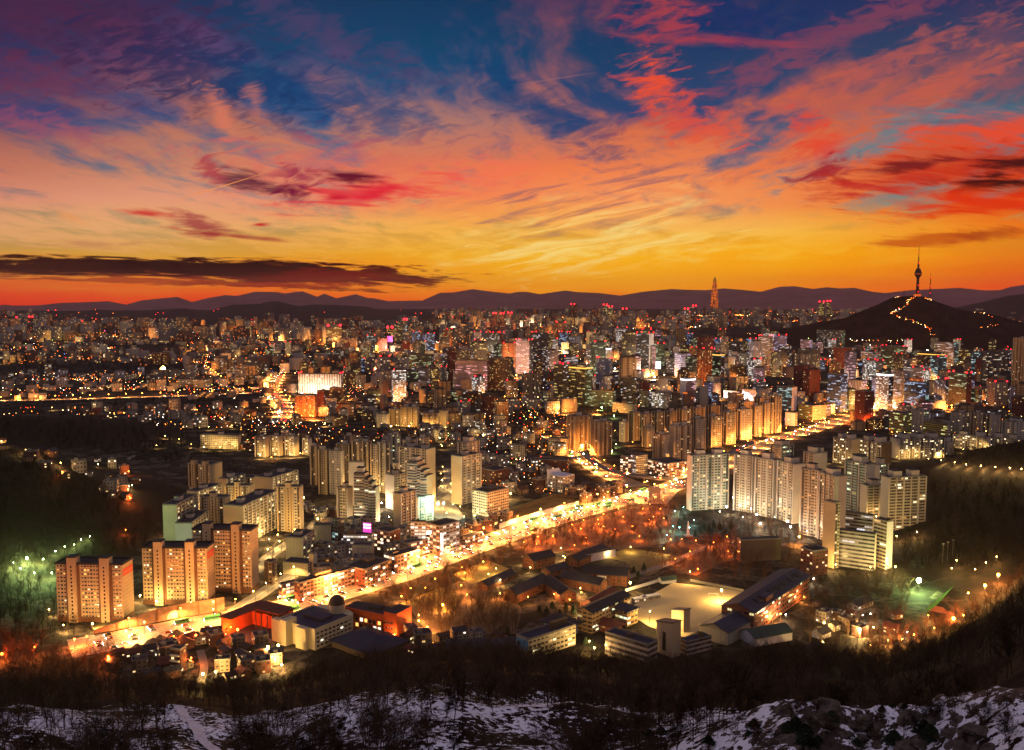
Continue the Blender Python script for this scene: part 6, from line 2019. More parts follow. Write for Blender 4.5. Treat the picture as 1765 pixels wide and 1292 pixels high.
for k, i in enumerate(range(4, len(op) - 3, 6)):
    sg = -1 if k % 2 else 1
    t = (op[i + 1] - op[i - 1]).normalized()
    p = op[i] + Vector((t.y, -t.x, 0)) * 2.4 * sg
    o = bpy.data.objects.new('car', rnd.choice(CARS)); COL.objects.link(o)
    o.location = (p.x, p.y, p.z + .02); o.rotation_euler = (0, 0, math.atan2(t.y, t.x) + (0 if sg > 0 else math.pi))
    tag(o, 'car on the deck of the curving flyover', 'car', 'cars on the flyover')

# ------------------------------------------------------------------ fill: the houses and offices between
RP = []
for key, (path, width, lanes) in PATHS.items():
    RP += [(p.x, p.y, width / 2 + 4.5) for p in path[::2]]
RP += [(p.x, p.y, 7) for p in op[::2]]
CELL, GRIDB, GRIDR, _seen = 60.0, {}, {}, [0]
def cells_of(x, y, r):
    for i in range(int((x - r) // CELL), int((x + r) // CELL) + 1):
        for j in range(int((y - r) // CELL), int((y + r) // CELL) + 1):
            yield (i, j)
for q in RP:
    for c_ in cells_of(*q): GRIDR.setdefault(c_, []).append(q)
def free(x, y, r, slack=1.0):
    while _seen[0] < len(BLD):
        b = BLD[_seen[0]]; _seen[0] += 1
        for c_ in cells_of(b[0], b[1], b[2] + 3): GRIDB.setdefault(c_, []).append(b)
    near = list(cells_of(x, y, r))
    for c_ in near:
        for a, b, w in GRIDR.get(c_, ()):
            if (a - x) ** 2 + (b - y) ** 2 < (w + r) ** 2: return False
    for c_ in near:
        for bx, by, rad, w, d, rz, h in GRIDB.get(c_, ()):
            dx, dy = x - bx, y - by
            if dx * dx + dy * dy > (rad + r + 2) ** 2: continue
            cs, s_ = math.cos(rz), math.sin(rz)
            u, v_ = dx * cs + dy * s_, -dx * s_ + dy * cs
            if abs(u) < w / 2 + r * slack and abs(v_) < d / 2 + r * slack: return False
    return True
def inside(px, py, poly):
    c_ = False
    for i in range(len(poly)):
        (x0, y0), (x1, y1) = poly[i], poly[i - 1]
        if (y0 > py) != (y1 > py) and px < (x1 - x0) * (py - y0) / (y1 - y0) + x0: c_ = not c_
    return c_
def spots(poly, n, r, tries=40, terrain=False, slack=.9, reserve=True, ypow=1.0):
    xs, ys = [q[0] for q in poly], [q[1] for q in poly]
    out = []
    for _ in range(n * tries):
        if len(out) >= n: break
        px, py = rnd.uniform(min(xs), max(xs)), min(ys) + (max(ys) - min(ys)) * rnd.random() ** ypow
        if not inside(px, py, poly): continue
        p = hit(px, py) if terrain else P(px, py)
        q = r * rnd.uniform(.75, 1.2)
        if not free(p.x, p.y, q, slack): continue
        if reserve: BLD.append((p.x, p.y, q, q * 1.5, q * 1.5, 0, 8))
        out.append((p, q))
    return out
HM = []
def house_mesh(wm, rm, L, Wd, h, gab, rise=2.2):
    m = MB()
    if gab:
        m.gable(L, Wd, h, rise, 0, 1, .6, 3.2, 3.0)
    else:
        m.box(-L / 2, L / 2, -Wd / 2, Wd / 2, 0, h, 0, top=1, bay=3.2, flr=3.0)
        for q in ((-L / 2, L / 2, -Wd / 2, -Wd / 2 + .3), (-L / 2, L / 2, Wd / 2 - .3, Wd / 2), (-L / 2, -L / 2 + .3, -Wd / 2 + .3, Wd / 2 - .3), (L / 2 - .3, L / 2, -Wd / 2 + .3, Wd / 2 - .3)):
            m.box(*q, h + .01, h + .9, 2)
        m.box(-L * .3, -L * .3 + 3, -1.5, 1.8, h + .02, h + 2.5, 2)
    wv, rv = MB(), MB()
    for f, mm in zip(m.f, m.m):
        (rv if mm == 1 else wv).face([m.v[j] for j in f], 0 if mm in (0, 1) else 1, m.u[f[0]:f[0] + len(f)])
    a, b, c_ = m.build('house', [MATS[wm], MATS[rm], MATS['concrete']]), wv.build('wall', [MATS[wm], MATS['concrete']]), rv.build('roof', [MATS[rm]])
    r_ = (a.data, b.data, c_.data)
    for o in (a, b, c_): bpy.data.objects.remove(o)
    return r_
for wm, rm, L, Wd, h, gab in (('house', 'roof_tile', 11, 8, 4.5, 1), ('house_brick', 'roof_dark', 12, 9, 6, 1), ('house_pale', 'roof_dark', 10, 8, 6, 1), ('house_brick', 'roof_dark', 12, 10, 9, 0),
                             ('house_pale', 'roof_navy', 13, 10, 10, 0), ('house', 'roof_dark', 11, 10, 9.5, 0), ('house_brick', 'roof_red', 10, 8, 5.5, 1), ('house_pale', 'roof_dark', 14, 11, 12, 0),
                             ('house', 'roof_tile', 9, 7, 4, 1)):
    HM.append(house_mesh(wm, rm, L, Wd, h, gab))
def houses(poly, n, label, group, parts=False, terrain=False, sc=1.0, ang=None, r=6.5, pick=None):
    for p, q in spots(poly, n, r * sc, terrain=terrain):
        hm = HM[rnd.choice(pick or range(len(HM)))]
        s = sc * rnd.uniform(.85, 1.2)
        a = (ang if ang is not None else .5) + rnd.gauss(0, .25) + rnd.choice((0, math.pi / 2))
        if parts:
            root = tag(empty('house', p, a), label, 'house', group)
            root.scale = (s, s, s)
            for nm, me in (('wall', hm[1]), ('roof', hm[2])):
                o = bpy.data.objects.new(nm, me); COL.objects.link(o); o.parent = root
        else:
            o = bpy.data.objects.new('house', hm[0]); COL.objects.link(o)
            o.location = p; o.rotation_euler = (0, 0, a); o.scale = (s, s, s * rnd.uniform(.8, 1.3))
            tag(o, label, 'house', group)
houses([(195, 1116), (300, 1104), (392, 1090), (480, 1126), (476, 1152), (380, 1180), (250, 1168), (190, 1146)], 52, 'small house in the red lit village under the road', 'houses of the red lit village', True, sc=.8, pick=(0, 1, 2, 3, 6, 8, 5))
houses([(-20, 760), (60, 775), (130, 800), (180, 790), (245, 815), (240, 850), (200, 870), (150, 830), (90, 835), (40, 805)], 24, 'small house in the hamlet on the dark hillside', 'houses of the hill hamlet', False, True, sc=.9)
houses([(825, 735), (975, 722), (975, 776), (955, 800), (935, 850), (885, 850), (845, 835), (826, 800)], 66, 'low house in the dark quarter beside the north road', 'houses of the dark quarter', sc=1.05, r=6)
houses([(985, 838), (1048, 836), (1070, 846), (1050, 862), (1000, 866), (965, 852)], 16, 'low shop house at the corner of the bright junction', 'shop houses at the junction', sc=.9, pick=(1, 3, 6, 5))
houses([(420, 742), (560, 745), (640, 748), (770, 742), (825, 735), (830, 765), (780, 775), (520, 776), (415, 776)], 46, 'low house in the quarter behind the high cluster', 'houses behind the high cluster', sc=1.25)
houses([(110, 704), (520, 704), (510, 738), (330, 742), (180, 738)], 64, 'low house between the palace grounds and the wooded hill', 'houses by the palace grounds', sc=1.3)
houses([(596, 908), (690, 900), (706, 940), (690, 960), (640, 960), (590, 950)], 16, 'small shop house squeezed below the stepped towers', 'shop houses below the towers', True, sc=.9, pick=(3, 4, 5, 7))
houses([(500, 880), (560, 870), (600, 905), (560, 905), (530, 900)], 9, 'small flat house by the lit lane between the estates', 'houses by the lit lane', True, sc=.85, pick=(3, 4, 5))
houses([(790, 915), (880, 890), (905, 880), (870, 905), (800, 935)], 8, 'small shop house between the lit shops and the site fence', 'shop houses by the site', False, sc=.9, pick=(3, 5))
houses([(620, 1104), (720, 1095), (880, 1100), (890, 1125), (700, 1135)], 10, 'small dark house at the foot of the slope beside the gym', 'houses at the slope foot', True, sc=.9)
houses([(1385, 1060), (1560, 1060), (1540, 1110), (1400, 1120)], 9, 'small house half hidden in the lit trees at the slope foot', 'houses in the lit trees', True, sc=.8)
houses([(548, 950), (600, 955), (655, 962), (640, 985), (560, 1004), (520, 1000)], 14, 'small shop house behind the long shop row', 'shop houses behind the row', True, sc=.9, pick=(3, 4, 5, 7))
MID = []
def office_mesh(fm_, w, d, h, roof='roof_dark', rr_=0):
    m = MB()
    m.box(-w / 2, w / 2, -d / 2, d / 2, 0, h, 0, top=1, bay=4, flr=3.6, bottom=False)
    m.box(-w * .25, w * .2, -d * .2, d * .3, h, h + 4, 2)
    m.box(w * .25, w * .4, -d * .3, d * .1, h, h + 2.5, 2)
    if rr_:
        for sx in (-1, 1): m.ball((sx * w * .45, -d * .45, h + 2), 1.3, 3, 6)
    o = m.build('office', [MATS[fm_], MATS[roof], MATS['wall_dark'], MATS['beacon']])
    me = o.data; bpy.data.objects.remove(o)
    return me
for i, f in enumerate(('of_grid', 'of_beige', 'of_brown', 'of_dark', 'of_green', 'of_grey', 'of_band', 'of_red', 'of_orange', 'of_lit', 'of_violet', 'of_pink', 'of_blue', 'of_gold', 'of_teal', 'of_white', 'apt', 'apt_tan')):
    MID.append((office_mesh(f, 26, 20, 24, rr_=0), office_mesh(f, 22, 22, 48, rr_=i % 3 == 0), office_mesh(f, 30, 20, 72, rr_=i % 2 == 0)))
def offices(poly, n, sz, label, group, sc=1.0, pick=None, name='office_block', cat='office block', r=17, slack=.75):
    for p, q in spots(poly, n, r * sc, slack=slack):
        t = MID[rnd.choice(pick or range(len(MID)))]
        o = bpy.data.objects.new(name, t[min(2, max(0, int(rnd.gauss(sz, .55) + .5)))]); COL.objects.link(o)
        s = sc * rnd.uniform(.75, 1.2)
        o.location = p; o.rotation_euler = (0, 0, rnd.gauss(.35, .2)); o.scale = (s * rnd.uniform(.8, 1.2), s * rnd.uniform(.8, 1.2), s * rnd.uniform(.7, 1.25))
        tag(o, label, cat, group)
offices([(548, 700), (830, 700), (975, 705), (975, 720), (830, 732), (780, 738), (560, 738)], 40, -.3, 'low block in the crowded belt before the central offices', 'low blocks of the middle belt', .8, (0, 1, 2, 5, 8, 16, 17, 7), 'city_block', 'city block', 14)
offices([(500, 645), (830, 640), (1060, 650), (1340, 660), (1340, 690), (1160, 702), (1060, 700), (900, 700), (560, 700)], 60, .8, 'office block crowded between the named central towers', 'office blocks of the centre', .95)
offices([(640, 590), (1340, 590), (1340, 660), (1060, 650), (830, 640), (600, 645)], 84, 1.7, 'office tower in the crowd behind the central towers', 'towers behind the centre', 1.1)
offices([(1340, 600), (1765, 600), (1790, 660), (1765, 720), (1600, 715), (1350, 700)], 66, .95, 'office block in the crowd below the dark hill', 'office blocks below the hill', 1.0)
offices([(1345, 706), (1460, 740), (1600, 752), (1765, 745), (1765, 720), (1600, 716), (1520, 728), (1360, 700)], 26, -.1, 'low city block between the avenue and the terrace', 'low blocks above the terrace', .8, (0, 1, 2, 5, 16, 17, 6, 15), 'city_block', 'city block', 14)
offices([(-20, 640), (470, 645), (455, 672), (-20, 678)], 44, -.8, 'low block in the flat quarter beyond the palace street', 'low blocks beyond the palace street', .75, (0, 1, 5, 15, 16, 2), 'city_block', 'city block', 14)
offices([(340, 600), (640, 596), (600, 645), (480, 650), (340, 630)], 40, .1, 'block in the flat quarter beyond the boulevard', 'blocks beyond the boulevard', .95, (0, 1, 5, 15, 16, 2, 4, 17), 'city_block', 'city block', 15)
# ------------------------------------------------------------------ the far plain: thousands of blocks and lights nobody could count
DARK = [[(-60, 630), (120, 628), (260, 630), (430, 640), (250, 646), (-60, 645)], [(150, 596), (300, 592), (420, 597), (300, 606), (170, 604)], [(470, 640), (560, 634), (640, 640), (560, 648)],
        [(-60, 612), (60, 608), (140, 612), (40, 618)], [(640, 580), (700, 577), (760, 581), (690, 586)], [(300, 568), (380, 566), (460, 569), (380, 574)], [(-60, 690), (120, 690), (400, 690), (430, 698), (300, 706), (-60, 708)]]
def dark(a, b):
    return any(inside(a, b, q) for q in DARK)
def far_blocks(n, x0, x1, y0, y1, hr, wr, name, m, skip=None):
    px = nrng.uniform(x0, x1, n); py = y0 + (y1 - y0) * nrng.random(n) ** 1.3
    V, F, M = [], [], []
    base = np.array([[-1, -1, 0], [1, -1, 0], [1, 1, 0], [-1, 1, 0], [-1, -1, 1], [1, -1, 1], [1, 1, 1], [-1, 1, 1]], float)
    fc = np.array([[0, 1, 5, 4], [1, 2, 6, 5], [2, 3, 7, 6], [3, 0, 4, 7], [4, 5, 6, 7]])
    k = 0
    for a, b in zip(px, py):
        if dark(a, b) or (skip and skip(a, b)): continue
        p = P(a, b)
        cl = vn(np.array([p.x / 420.0]), np.array([p.y / 420.0]))[0]
        if cl < .33: continue
        h = rnd.uniform(*hr) * (.5 + cl); w = rnd.uniform(*wr); d = rnd.uniform(*wr) * .6
        t = rnd.gauss(.3, .5)
        q = base * (w / 2, d / 2, h)
        V.append(np.stack([q[:, 0] * math.cos(t) - q[:, 1] * math.sin(t) + p.x, q[:, 0] * math.sin(t) + q[:, 1] * math.cos(t) + p.y, q[:, 2]], -1))
        F.append(fc + 8 * k); M += [rnd.randrange(len(m))] * 5
        k += 1
    return tag(np_mesh(name, np.concatenate(V), np.concatenate(F), m, midx=M), kind='stuff')
def far_facade(name, wall, lit, col, p):
    m = bpy.data.materials.new(name); m.use_nodes = True
    q = G(m.node_tree); b = m.node_tree.nodes['Principled BSDF']
    ge = q.n('ShaderNodeNewGeometry').outputs
    pos, nr_ = ge['Position'], ge['True Normal']
    s = q.sep(pos)
    u = q.m('FLOOR', q.m('DIVIDE', q.m('ADD', s[0], s[1]), 5.0)); v_ = q.m('FLOOR', q.m('DIVIDE', s[2], 3.6))
    w_ = q.white(q.xyz(u, v_, 3.0))
    on = q.m('MULTIPLY', q.m('LESS_THAN', w_[0], lit), q.m('LESS_THAN', q.sep(nr_)[2], .5))
    b.inputs['Base Color'].default_value = srgb(wall); b.inputs['Roughness'].default_value = .9
    b.inputs['Emission Color'].default_value = srgb(col)
    q.put(b.inputs['Emission Strength'], q.m('MULTIPLY', on, p))
    m.cycles.emission_sampling = 'NONE'
    return m
FF = [far_facade('far_wall_tan', '8a7458', .04, 'ffa040', .8), far_facade('far_wall_grey', '6a6058', .05, 'ffd080', .8), far_facade('far_wall_brown', '5a4234', .04, 'ff8030', .8), far_facade('far_wall_pale', '948878', .04, 'ffb050', .8)]
far_blocks(2600, -120, 1900, 541, 592, (18, 75), (18, 60), 'distant_city', FF, lambda a, b: (b > 566 and a > 1180) or (60 < a < 745 and b < 559))
far_blocks(900, -120, 1300, 590, 640, (8, 34), (14, 40), 'distant_city', FF)
far_blocks(260, -60, 480, 640, 702, (5, 14), (10, 24), 'distant_houses', FF)
far_blocks(420, 480, 1790, 600, 712, (8, 30), (12, 32), 'distant_city', FF, lambda a, b: not free(P(a, b).x, P(a, b).y, 12))

LT = [mat('light_' + nm, c_, .4, emis=c_, es=e_) for nm, c_, e_ in (('amber', 'ff8420', 16), ('orange', 'ff5a14', 15), ('cream', 'ffd080', 17), ('white', 'fff0dc', 17), ('red', 'ff1a1c', 20),
                                                                    ('green', 'c8f070', 18), ('pink', 'ff60b0', 14), ('blue', '6090ff', 14))]
_oct = np.array([[1, 0, 0], [0, 1, 0], [-1, 0, 0], [0, -1, 0], [0, 0, 1], [0, 0, -1]], float)
_of = np.array([[0, 1, 4], [1, 2, 4], [2, 3, 4], [3, 0, 4], [1, 0, 5], [2, 1, 5], [3, 2, 5], [0, 3, 5]])
def lights(name, pts, mi):
    pts = np.array(pts)
    n = len(pts)
    V = (pts[:, None, :3] + _oct[None] * pts[:, None, 3:4]).reshape(-1, 3)
    F = (_of[None] + 6 * np.arange(n)[:, None, None]).reshape(-1, 3)
    return tag(np_mesh(name, V, F, LT, midx=np.repeat(np.asarray(mi), 8)), kind='stuff')
def scatter(name, n, x0, x1, y0, y1, hr, w, sz, cl=.38, yp=1.0, keep=None):
    pts, mi = [], []
    for _ in range(n * 6):
        if len(pts) >= n: break
        px, py = rnd.uniform(x0, x1), y0 + (y1 - y0) * rnd.random() ** yp
        if dark(px, py) or (keep and not keep(px, py)): continue
        p = P(px, py)
        c_ = float(vn(np.array([px / 33.0]), np.array([py / 9.0]))[0]) * .6 + float(vn(np.array([px / 9.0 + 70]), np.array([py / 4.0]))[0]) * .4
        if c_ < cl: continue
        dist = p.length
        pts.append((p.x, p.y, rnd.uniform(*hr), dist * sz * rnd.choice((.6, .8, .8, 1, 1, 1.4)))); mi.append(rnd.choices(range(8), w)[0])
    return lights(name, pts, mi)
scatter('city_lights', 900, -60, 1830, 541, 600, (6, 40), (9, 8, 6, 2.5, 1.6, 1.4, .4, .2), .00019, .46, .9, lambda a, b: not (a > 1180 and b > 566 - max(0, a - 1400) * .1) and not (60 < a < 745 and b < 556))
scatter('city_lights', 700, -40, 660, 596, 700, (5, 16), (9, 8, 6, 3, 1, 1.0, .3, .2), .00022, .48)
scatter('city_lights', 800, 600, 1800, 590, 700, (5, 30), (7, 6, 6, 5, 1.6, 1, 1.0, .8), .00022, .47)
scatter('city_lights', 70, 0, 1830, 548, 572, (50, 90), (1, 1, 0, 0, 8, 0, 0, 0), .00028, .3)
scatter('city_lights', 240, 0, 520, 690, 745, (4, 9), (8, 6, 6, 4, .6, .6, 0, 0), .00030, .42)
scatter('city_lights', 330, 820, 980, 690, 860, (3, 10), (5, 4, 6, 3, .3, .8, 0, 0), .00030, .40, 1.0, lambda a, b: a > 830 and free(P(a, b).x, P(a, b).y, 2))
scatter('city_lights', 170, 420, 840, 735, 775, (3, 10), (5, 4, 6, 3, .3, .8, 0, 0), .00030, .40)
scatter('city_lights', 150, 1350, 1780, 690, 760, (4, 16), (5, 3, 6, 5, .8, 1, .4, .2), .00030, .40)
pts, mi = [], []
_bp = PATHS['boulevard'][0]
for k in range(170):
    i = rnd.randrange(1, len(_bp) - 2)
    t = (_bp[i + 1] - _bp[i - 1]).normalized(); d = rnd.choice((-11, -7, -3, 3, 7, 11))
    p = _bp[i] + Vector((t.y, -t.x, 0)) * d
    pts.append((p.x, p.y, .9, rnd.uniform(.45, .75))); mi.append(rnd.choice((4, 4, 1)) if d > 0 else rnd.choice((2, 3)))
lights('distant_traffic_lights', pts, mi)
# lamps along the path up the dark hill, on its saddle and on the far river bridges
def hill_lights(pix, n, w, sz):
    pts, mi = [], []
    for i in range(n):
        f = i / (n - 1) * (len(pix) - 1)
        j = min(int(f), len(pix) - 2)
        t = f - j
        px, py = pix[j][0] * (1 - t) + pix[j + 1][0] * t, pix[j][1] * (1 - t) + pix[j + 1][1] * t
        d = ray(px + rnd.gauss(0, 1.8), py + rnd.gauss(0, 1.0))
        hd_ = HT.ray_cast(Vector((0, 0, CAMZ)), d.normalized())
        q = hd_[0] if hd_[0] is not None else None
        if q is None: continue
        if rnd.random() < .28: continue
        pts.append((q.x, q.y, q.z + 4, q.length * sz * rnd.uniform(.45, 1.2))); mi.append(rnd.choices(range(8), w)[0])
    return pts, mi
_hm = bpy.data.objects['wooded_hill'].data
HT = BVHTree.FromPolygons([v.co[:] for v in _hm.vertices], [p.vertices[:] for p in _hm.polygons])
A_, M_ = [], []
for pix, n, w, sz in (([(1577, 512), (1568, 517), (1562, 528), (1545, 536), (1534, 541), (1552, 548), (1572, 554), (1590, 561), (1602, 568), (1607, 578)], 95, (8, 5, 6, 1, 0, 0, 0, 0), .00026),
                      ([(1590, 515), (1600, 516), (1612, 518)], 14, (8, 5, 5, 0, 1, 0, 0, 0), .00028), ([(1540, 512), (1550, 512)], 6, (8, 5, 5, 0, 0, 0, 0, 0), .00022),
                      ([(1680, 538), (1712, 546)], 10, (8, 5, 5, 0, 0, 0, 0, 0), .00024), ([(1690, 566), (1718, 560)], 12, (8, 5, 5, 0, 0, 0, 0, 0), .00024),
                      ([(1228, 575), (1330, 577)], 16, (1, 0, 6, 6, 0, 0, 0, 0), .00022), ([(1460, 588), (1560, 588)], 26, (4, 1, 6, 6, 0, 1, 0, 0), .00028)):
    a, b = hill_lights(pix, n, w, sz)
    A_ += a; M_ += b
lights('hill_path_lights', A_, M_)
pts, mi = [], []
for i in range(150):
    t = i / 149
    p = P(1200 + 122 * t, 545.5 + rnd.gauss(0, .5) + 1.0 * math.sin(t * 9))
    pts.append((p.x, p.y, 12, p.length * .00023 * rnd.uniform(.7, 1.2))); mi.append(rnd.choice((0, 0, 2)))
for i in range(60):
    p = P(1380 + 105 * i / 59, 540 + rnd.gauss(0, .6))
    pts.append((p.x, p.y, 12, p.length * .00022 * rnd.uniform(.7, 1.2))); mi.append(rnd.choice((0, 1, 2)))
lights('bridge_lights', pts, mi)
# lit streets seen as strings of lamps across the plain
pts, mi = [], []
for pix, n, w in (([(-40, 600), (90, 597), (160, 603), (200, 598)], 60, (6, 4, 4, 1)), ([(60, 580), (150, 577), (260, 580)], 60, (6, 5, 3, 1)), ([(0, 566), (90, 563), (180, 566)], 50, (4, 6, 2, 0)),
                  ([(330, 590), (360, 604), (352, 632)], 40, (6, 4, 3, 1)), ([(380, 575), (470, 571), (560, 573)], 60, (6, 3, 5, 1)), ([(200, 620), (300, 618), (350, 624), (440, 618)], 60, (6, 4, 4, 2)),
                  ([(0, 655), (120, 652), (240, 658), (380, 656)], 60, (6, 4, 4, 2)), ([(0, 672), (160, 668), (300, 672), (440, 668)], 70, (6, 4, 4, 3)), ([(480, 646), (500, 620), (492, 600), (520, 580)], 60, (6, 3, 3, 1)),
                  ([(560, 600), (640, 606), (720, 604), (800, 598)], 80, (5, 2, 5, 4)), ([(650, 585), (760, 590), (860, 584)], 60, (5, 3, 4, 2)), ([(820, 566), (940, 562), (1080, 565)], 80, (5, 6, 3, 1)),
                  ([(1090, 560), (1170, 565), (1240, 560)], 70, (4, 2, 6, 3)), ([(880, 552), (1000, 550), (1150, 553)], 60, (5, 6, 2, 0)), ([(700, 628), (820, 625), (880, 640), (890, 700)], 60, (5, 4, 3, 3)),
                  ([(1590, 596), (1680, 592), (1765, 600)], 60, (5, 2, 5, 2)), ([(1100, 700), (1130, 660), (1120, 620)], 40, (4, 2, 3, 5)), ([(1660, 690), (1720, 672), (1790, 668)], 50, (6, 4, 4, 2)), ([(1640, 548), (1700, 545), (1790, 552)], 40, (5, 5, 3, 1)),
                  ([(1340, 556), (1420, 548), (1500, 543)], 40, (5, 5, 2, 0))):
    for i in range(n):
        f = rnd.random() * (len(pix) - 1); j = int(f); t = f - j
        p = P(pix[j][0] * (1 - t) + pix[j + 1][0] * t, pix[j][1] * (1 - t) + pix[j + 1][1] * t + rnd.gauss(0, .8), 9)
        pts.append((p.x, p.y, 9, p.length * .00026 * rnd.uniform(.6, 1.5))); mi.append(rnd.choices(range(4), w)[0])
lights('distant_street_lights', pts, mi)
# far slabs and towers that stand out of the plain
for xl, xr, yb, yt, m_ in ((983, 991, 556, 525, 'of_red'), (1039, 1047, 556, 526, 'of_gold'), (1048, 1056, 556, 529, 'of_gold'), (1072, 1081, 558, 533, 'of_red'), (1179, 1187, 562, 533, 'of_dark'), (1193, 1200, 562, 528, 'of_dark'),
                           (849, 856, 562, 541, 'of_red'), (862, 869, 562, 541, 'of_red'), (875, 883, 562, 540, 'of_red'), (1410, 1420, 562, 521, 'of_gold'), (1424, 1431, 562, 520, 'of_gold'), (563, 590, 596, 563, 'of_gold'), (28, 38, 566, 548, 'of_red'), (50, 58, 566, 547, 'of_red'),
                           (125, 145, 572, 556, 'of_orange'), (696, 702, 590, 552, 'of_teal'), (667, 678, 600, 566, 'of_gold')):
    c, w, d, h, rz = place(xl, xr - 1, xr, yb, yt, 2.0)
    mb = MB(); mb.box(-w / 2, w / 2, -min(d, w) / 2, min(d, w) / 2, 0, h, 0, bay=6, flr=5, top=1)
    for sx in (-1, 1): mb.ball((sx * w * .4, 0, h + 6), 5, 2, 6)
    o = mb.build('high_rise', [MATS[m_], MATS['roof_dark'], MATS['beacon']]); o.location = c; o.rotation_euler = (0, 0, rz)
    tag(o, 'far high rise with red roof lamps standing out of the hazy plain', 'high rise', 'far high rises on the plain')

# big lamps among the central towers; the first two sets are added facade fill
lamps('''500,690,.8 540,725 600,690 640,680 690,700 740,690 790,690 820,645 870,690 890,652,3 945,690 975,715 1030,715 1075,660 1100,655 1140,690 1165,650 1205,670 1240,690 1290,695 1350,690 1400,660 1420,700
 1455,715 1500,715 1520,650 1560,715 1610,660 1640,710 1680,690 1730,690 1720,600 1660,590 1560,640 1480,640 1330,640 1270,660 1230,640 1180,610 1120,650 1060,620 1010,640 960,620 900,610 850,640 760,610 700,660 650,640''',
      'added warm lamp lighting the fronts between the central towers', 'added warm lamps of the centre', 'w', 150000, 9, .8)
lamps('860,640 905,650 930,640 965,610 1000,640 1020,655 1050,610 1085,650 1110,610 1145,655 1170,640 1215,615 1245,610 1265,650 1300,640 1345,620 1385,650 1430,620 1470,650 1500,600 1540,610 1600,610 1650,610 1690,655 1720,620 1435,660 1530,690 1570,670',
      'added pale lamp lighting the fronts of the city towers', 'added pale lamps of the centre', 'c', 110000, 14, .8)  # added uplights for the tower fronts
lamps('1128,655,3 880,655,2.4 1060,640,1.6 1000,612 1205,690 1230,688 1290,690 658,606,3 1100,640 1515,705,2 1440,708', 'white lamp on a lit square between the central towers', 'white lamps of the centre', 'c', 170000, 9, 1.0)
lamps('1640,706,2 1655,700 1612,705 1480,732,2 1498,738', 'red lamp at the foot of the towers below the hill', 'red lamps below the hill', 'r', 90000, 9, .8)
lamps('535,722,2 520,722 550,716 495,720 600,712', 'orange lamp at the foot of the orange flooded office', 'orange lamps by the flooded office', 'r', 50000, 7, .7)
lamps('520,682,1.5 545,682 570,682', 'white lamp at the foot of the ribbed white office', 'white lamps by the ribbed office', 'c', 50000, 7, .7)

# added lamps on the plain, put there to warm the fronts of far blocks
for _ in range(110):
    px, py = rnd.uniform(-40, 1790), 548 + 100 * rnd.random() ** 1.2
    if dark(px, py) or (px > 1180 and py < 600) or (60 < px < 745 and py < 560): continue
    q = P(px, py)
    lamp(q.x, q.y, rnd.choice('wwwwyyrc'), 'added lamp on the plain warming the far fronts', 'added lamps of the plain', 260000 * PW * (q.y / 3000) ** 1.5, 22, .9)
# heads of the lamps too far off to tell apart
_fl = np.array(FARL)
_fv = (_fl[:, None, :3] + _oct[None] * _fl[:, None, 3:4]).reshape(-1, 3)
_ff = (_of[None] + 6 * np.arange(len(_fl))[:, None, None]).reshape(-1, 3)
tag(np_mesh('distant_street_lamps', _fv, _ff, [MATS[v_[1]] for v_ in LC.values()], midx=np.repeat(_fl[:, 4].astype(int), 8)), kind='stuff')
print('lamps', sum(1 for o in bpy.data.objects if o.name.startswith('street_lamp')), 'far', len(FARL))

# ------------------------------------------------------------------ trees
mat('bark', '33261d', .95, .25, 1.5, spec=.05)
mat('twig_mid', '30231a', .95, .25, .8, spec=.05)
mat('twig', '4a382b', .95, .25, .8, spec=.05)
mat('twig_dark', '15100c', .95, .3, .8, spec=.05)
mat('twig_lamplit', '5a3826', .95, .25, .8, spec=.05)  # redder copy of the twigs, orange lamplight put into the colour
def grow(seed, H=9.0, levels=3, n0=9, sides=3, spread=.7, fine=5):
    r_ = random.Random(seed)
    T, C = [], []
    def seg(a, b, ra, rb, store):
        d = (b - a)
        if d.length < 1e-4: return
        d = d.normalized(); q = d.orthogonal().normalized(); w = d.cross(q)
        k = sides
        A = [a + (q * math.cos(2 * math.pi * i / k) + w * math.sin(2 * math.pi * i / k)) * ra for i in range(k)]
        Bq = [b + (q * math.cos(2 * math.pi * i / k) + w * math.sin(2 * math.pi * i / k)) * rb for i in range(k)]
        for i in range(k):
            store.append((A[i], A[(i + 1) % k], Bq[(i + 1) % k], Bq[i]))
    def branch(p, d, L, rad, lv):
        n = 3 if lv < 2 else 2
        q = p.copy(); dd = d.copy()
        for i in range(n):
            nx = q + dd * (L / n)
            r0, r1 = rad * (1 - .6 * i / n), rad * (1 - .6 * (i + 1) / n)
            seg(q, nx, r0, r1, T if lv <= 1 else C)
            if lv < levels:
                m = (n0 if lv == 0 else fine)
                if not (lv == 0 and i == 0):
                    for _ in range(max(1, round(m / n))):
                        t = r_.random()
                        s = q.lerp(nx, t)
                        az_ = r_.uniform(0, 2 * math.pi)
                        side = Vector((math.cos(az_), math.sin(az_), 0))
                        nd = (dd * r_.uniform(.5, .9) + side * spread * r_.uniform(.6, 1.2) + Vector((0, 0, .18))).normalized()
                        branch(s, nd, L * r_.uniform(.38, .62) * (1.1 if lv == 0 else 1), max(.022, rad * .42), lv + 1)
            q = nx
            dd = (dd + Vector((r_.gauss(0, .13), r_.gauss(0, .13), .05))).normalized()
    branch(Vector((0, 0, -.4)), Vector((r_.gauss(0, .05), r_.gauss(0, .05), 1)).normalized(), H * .82, H * .017, 0)
    def arr(S):
        V = np.array([c[:] for f in S for c in f], np.float32)
        F = np.arange(len(V)).reshape(-1, 4)
        return V, F
    return arr(T), arr(C)
NEAR = [grow(s, H, 4, 11, 3, .72, 5) for s, H in ((1, 9), (2, 10), (3, 8), (4, 11), (5, 7.5), (6, 9.5))]
NM = []
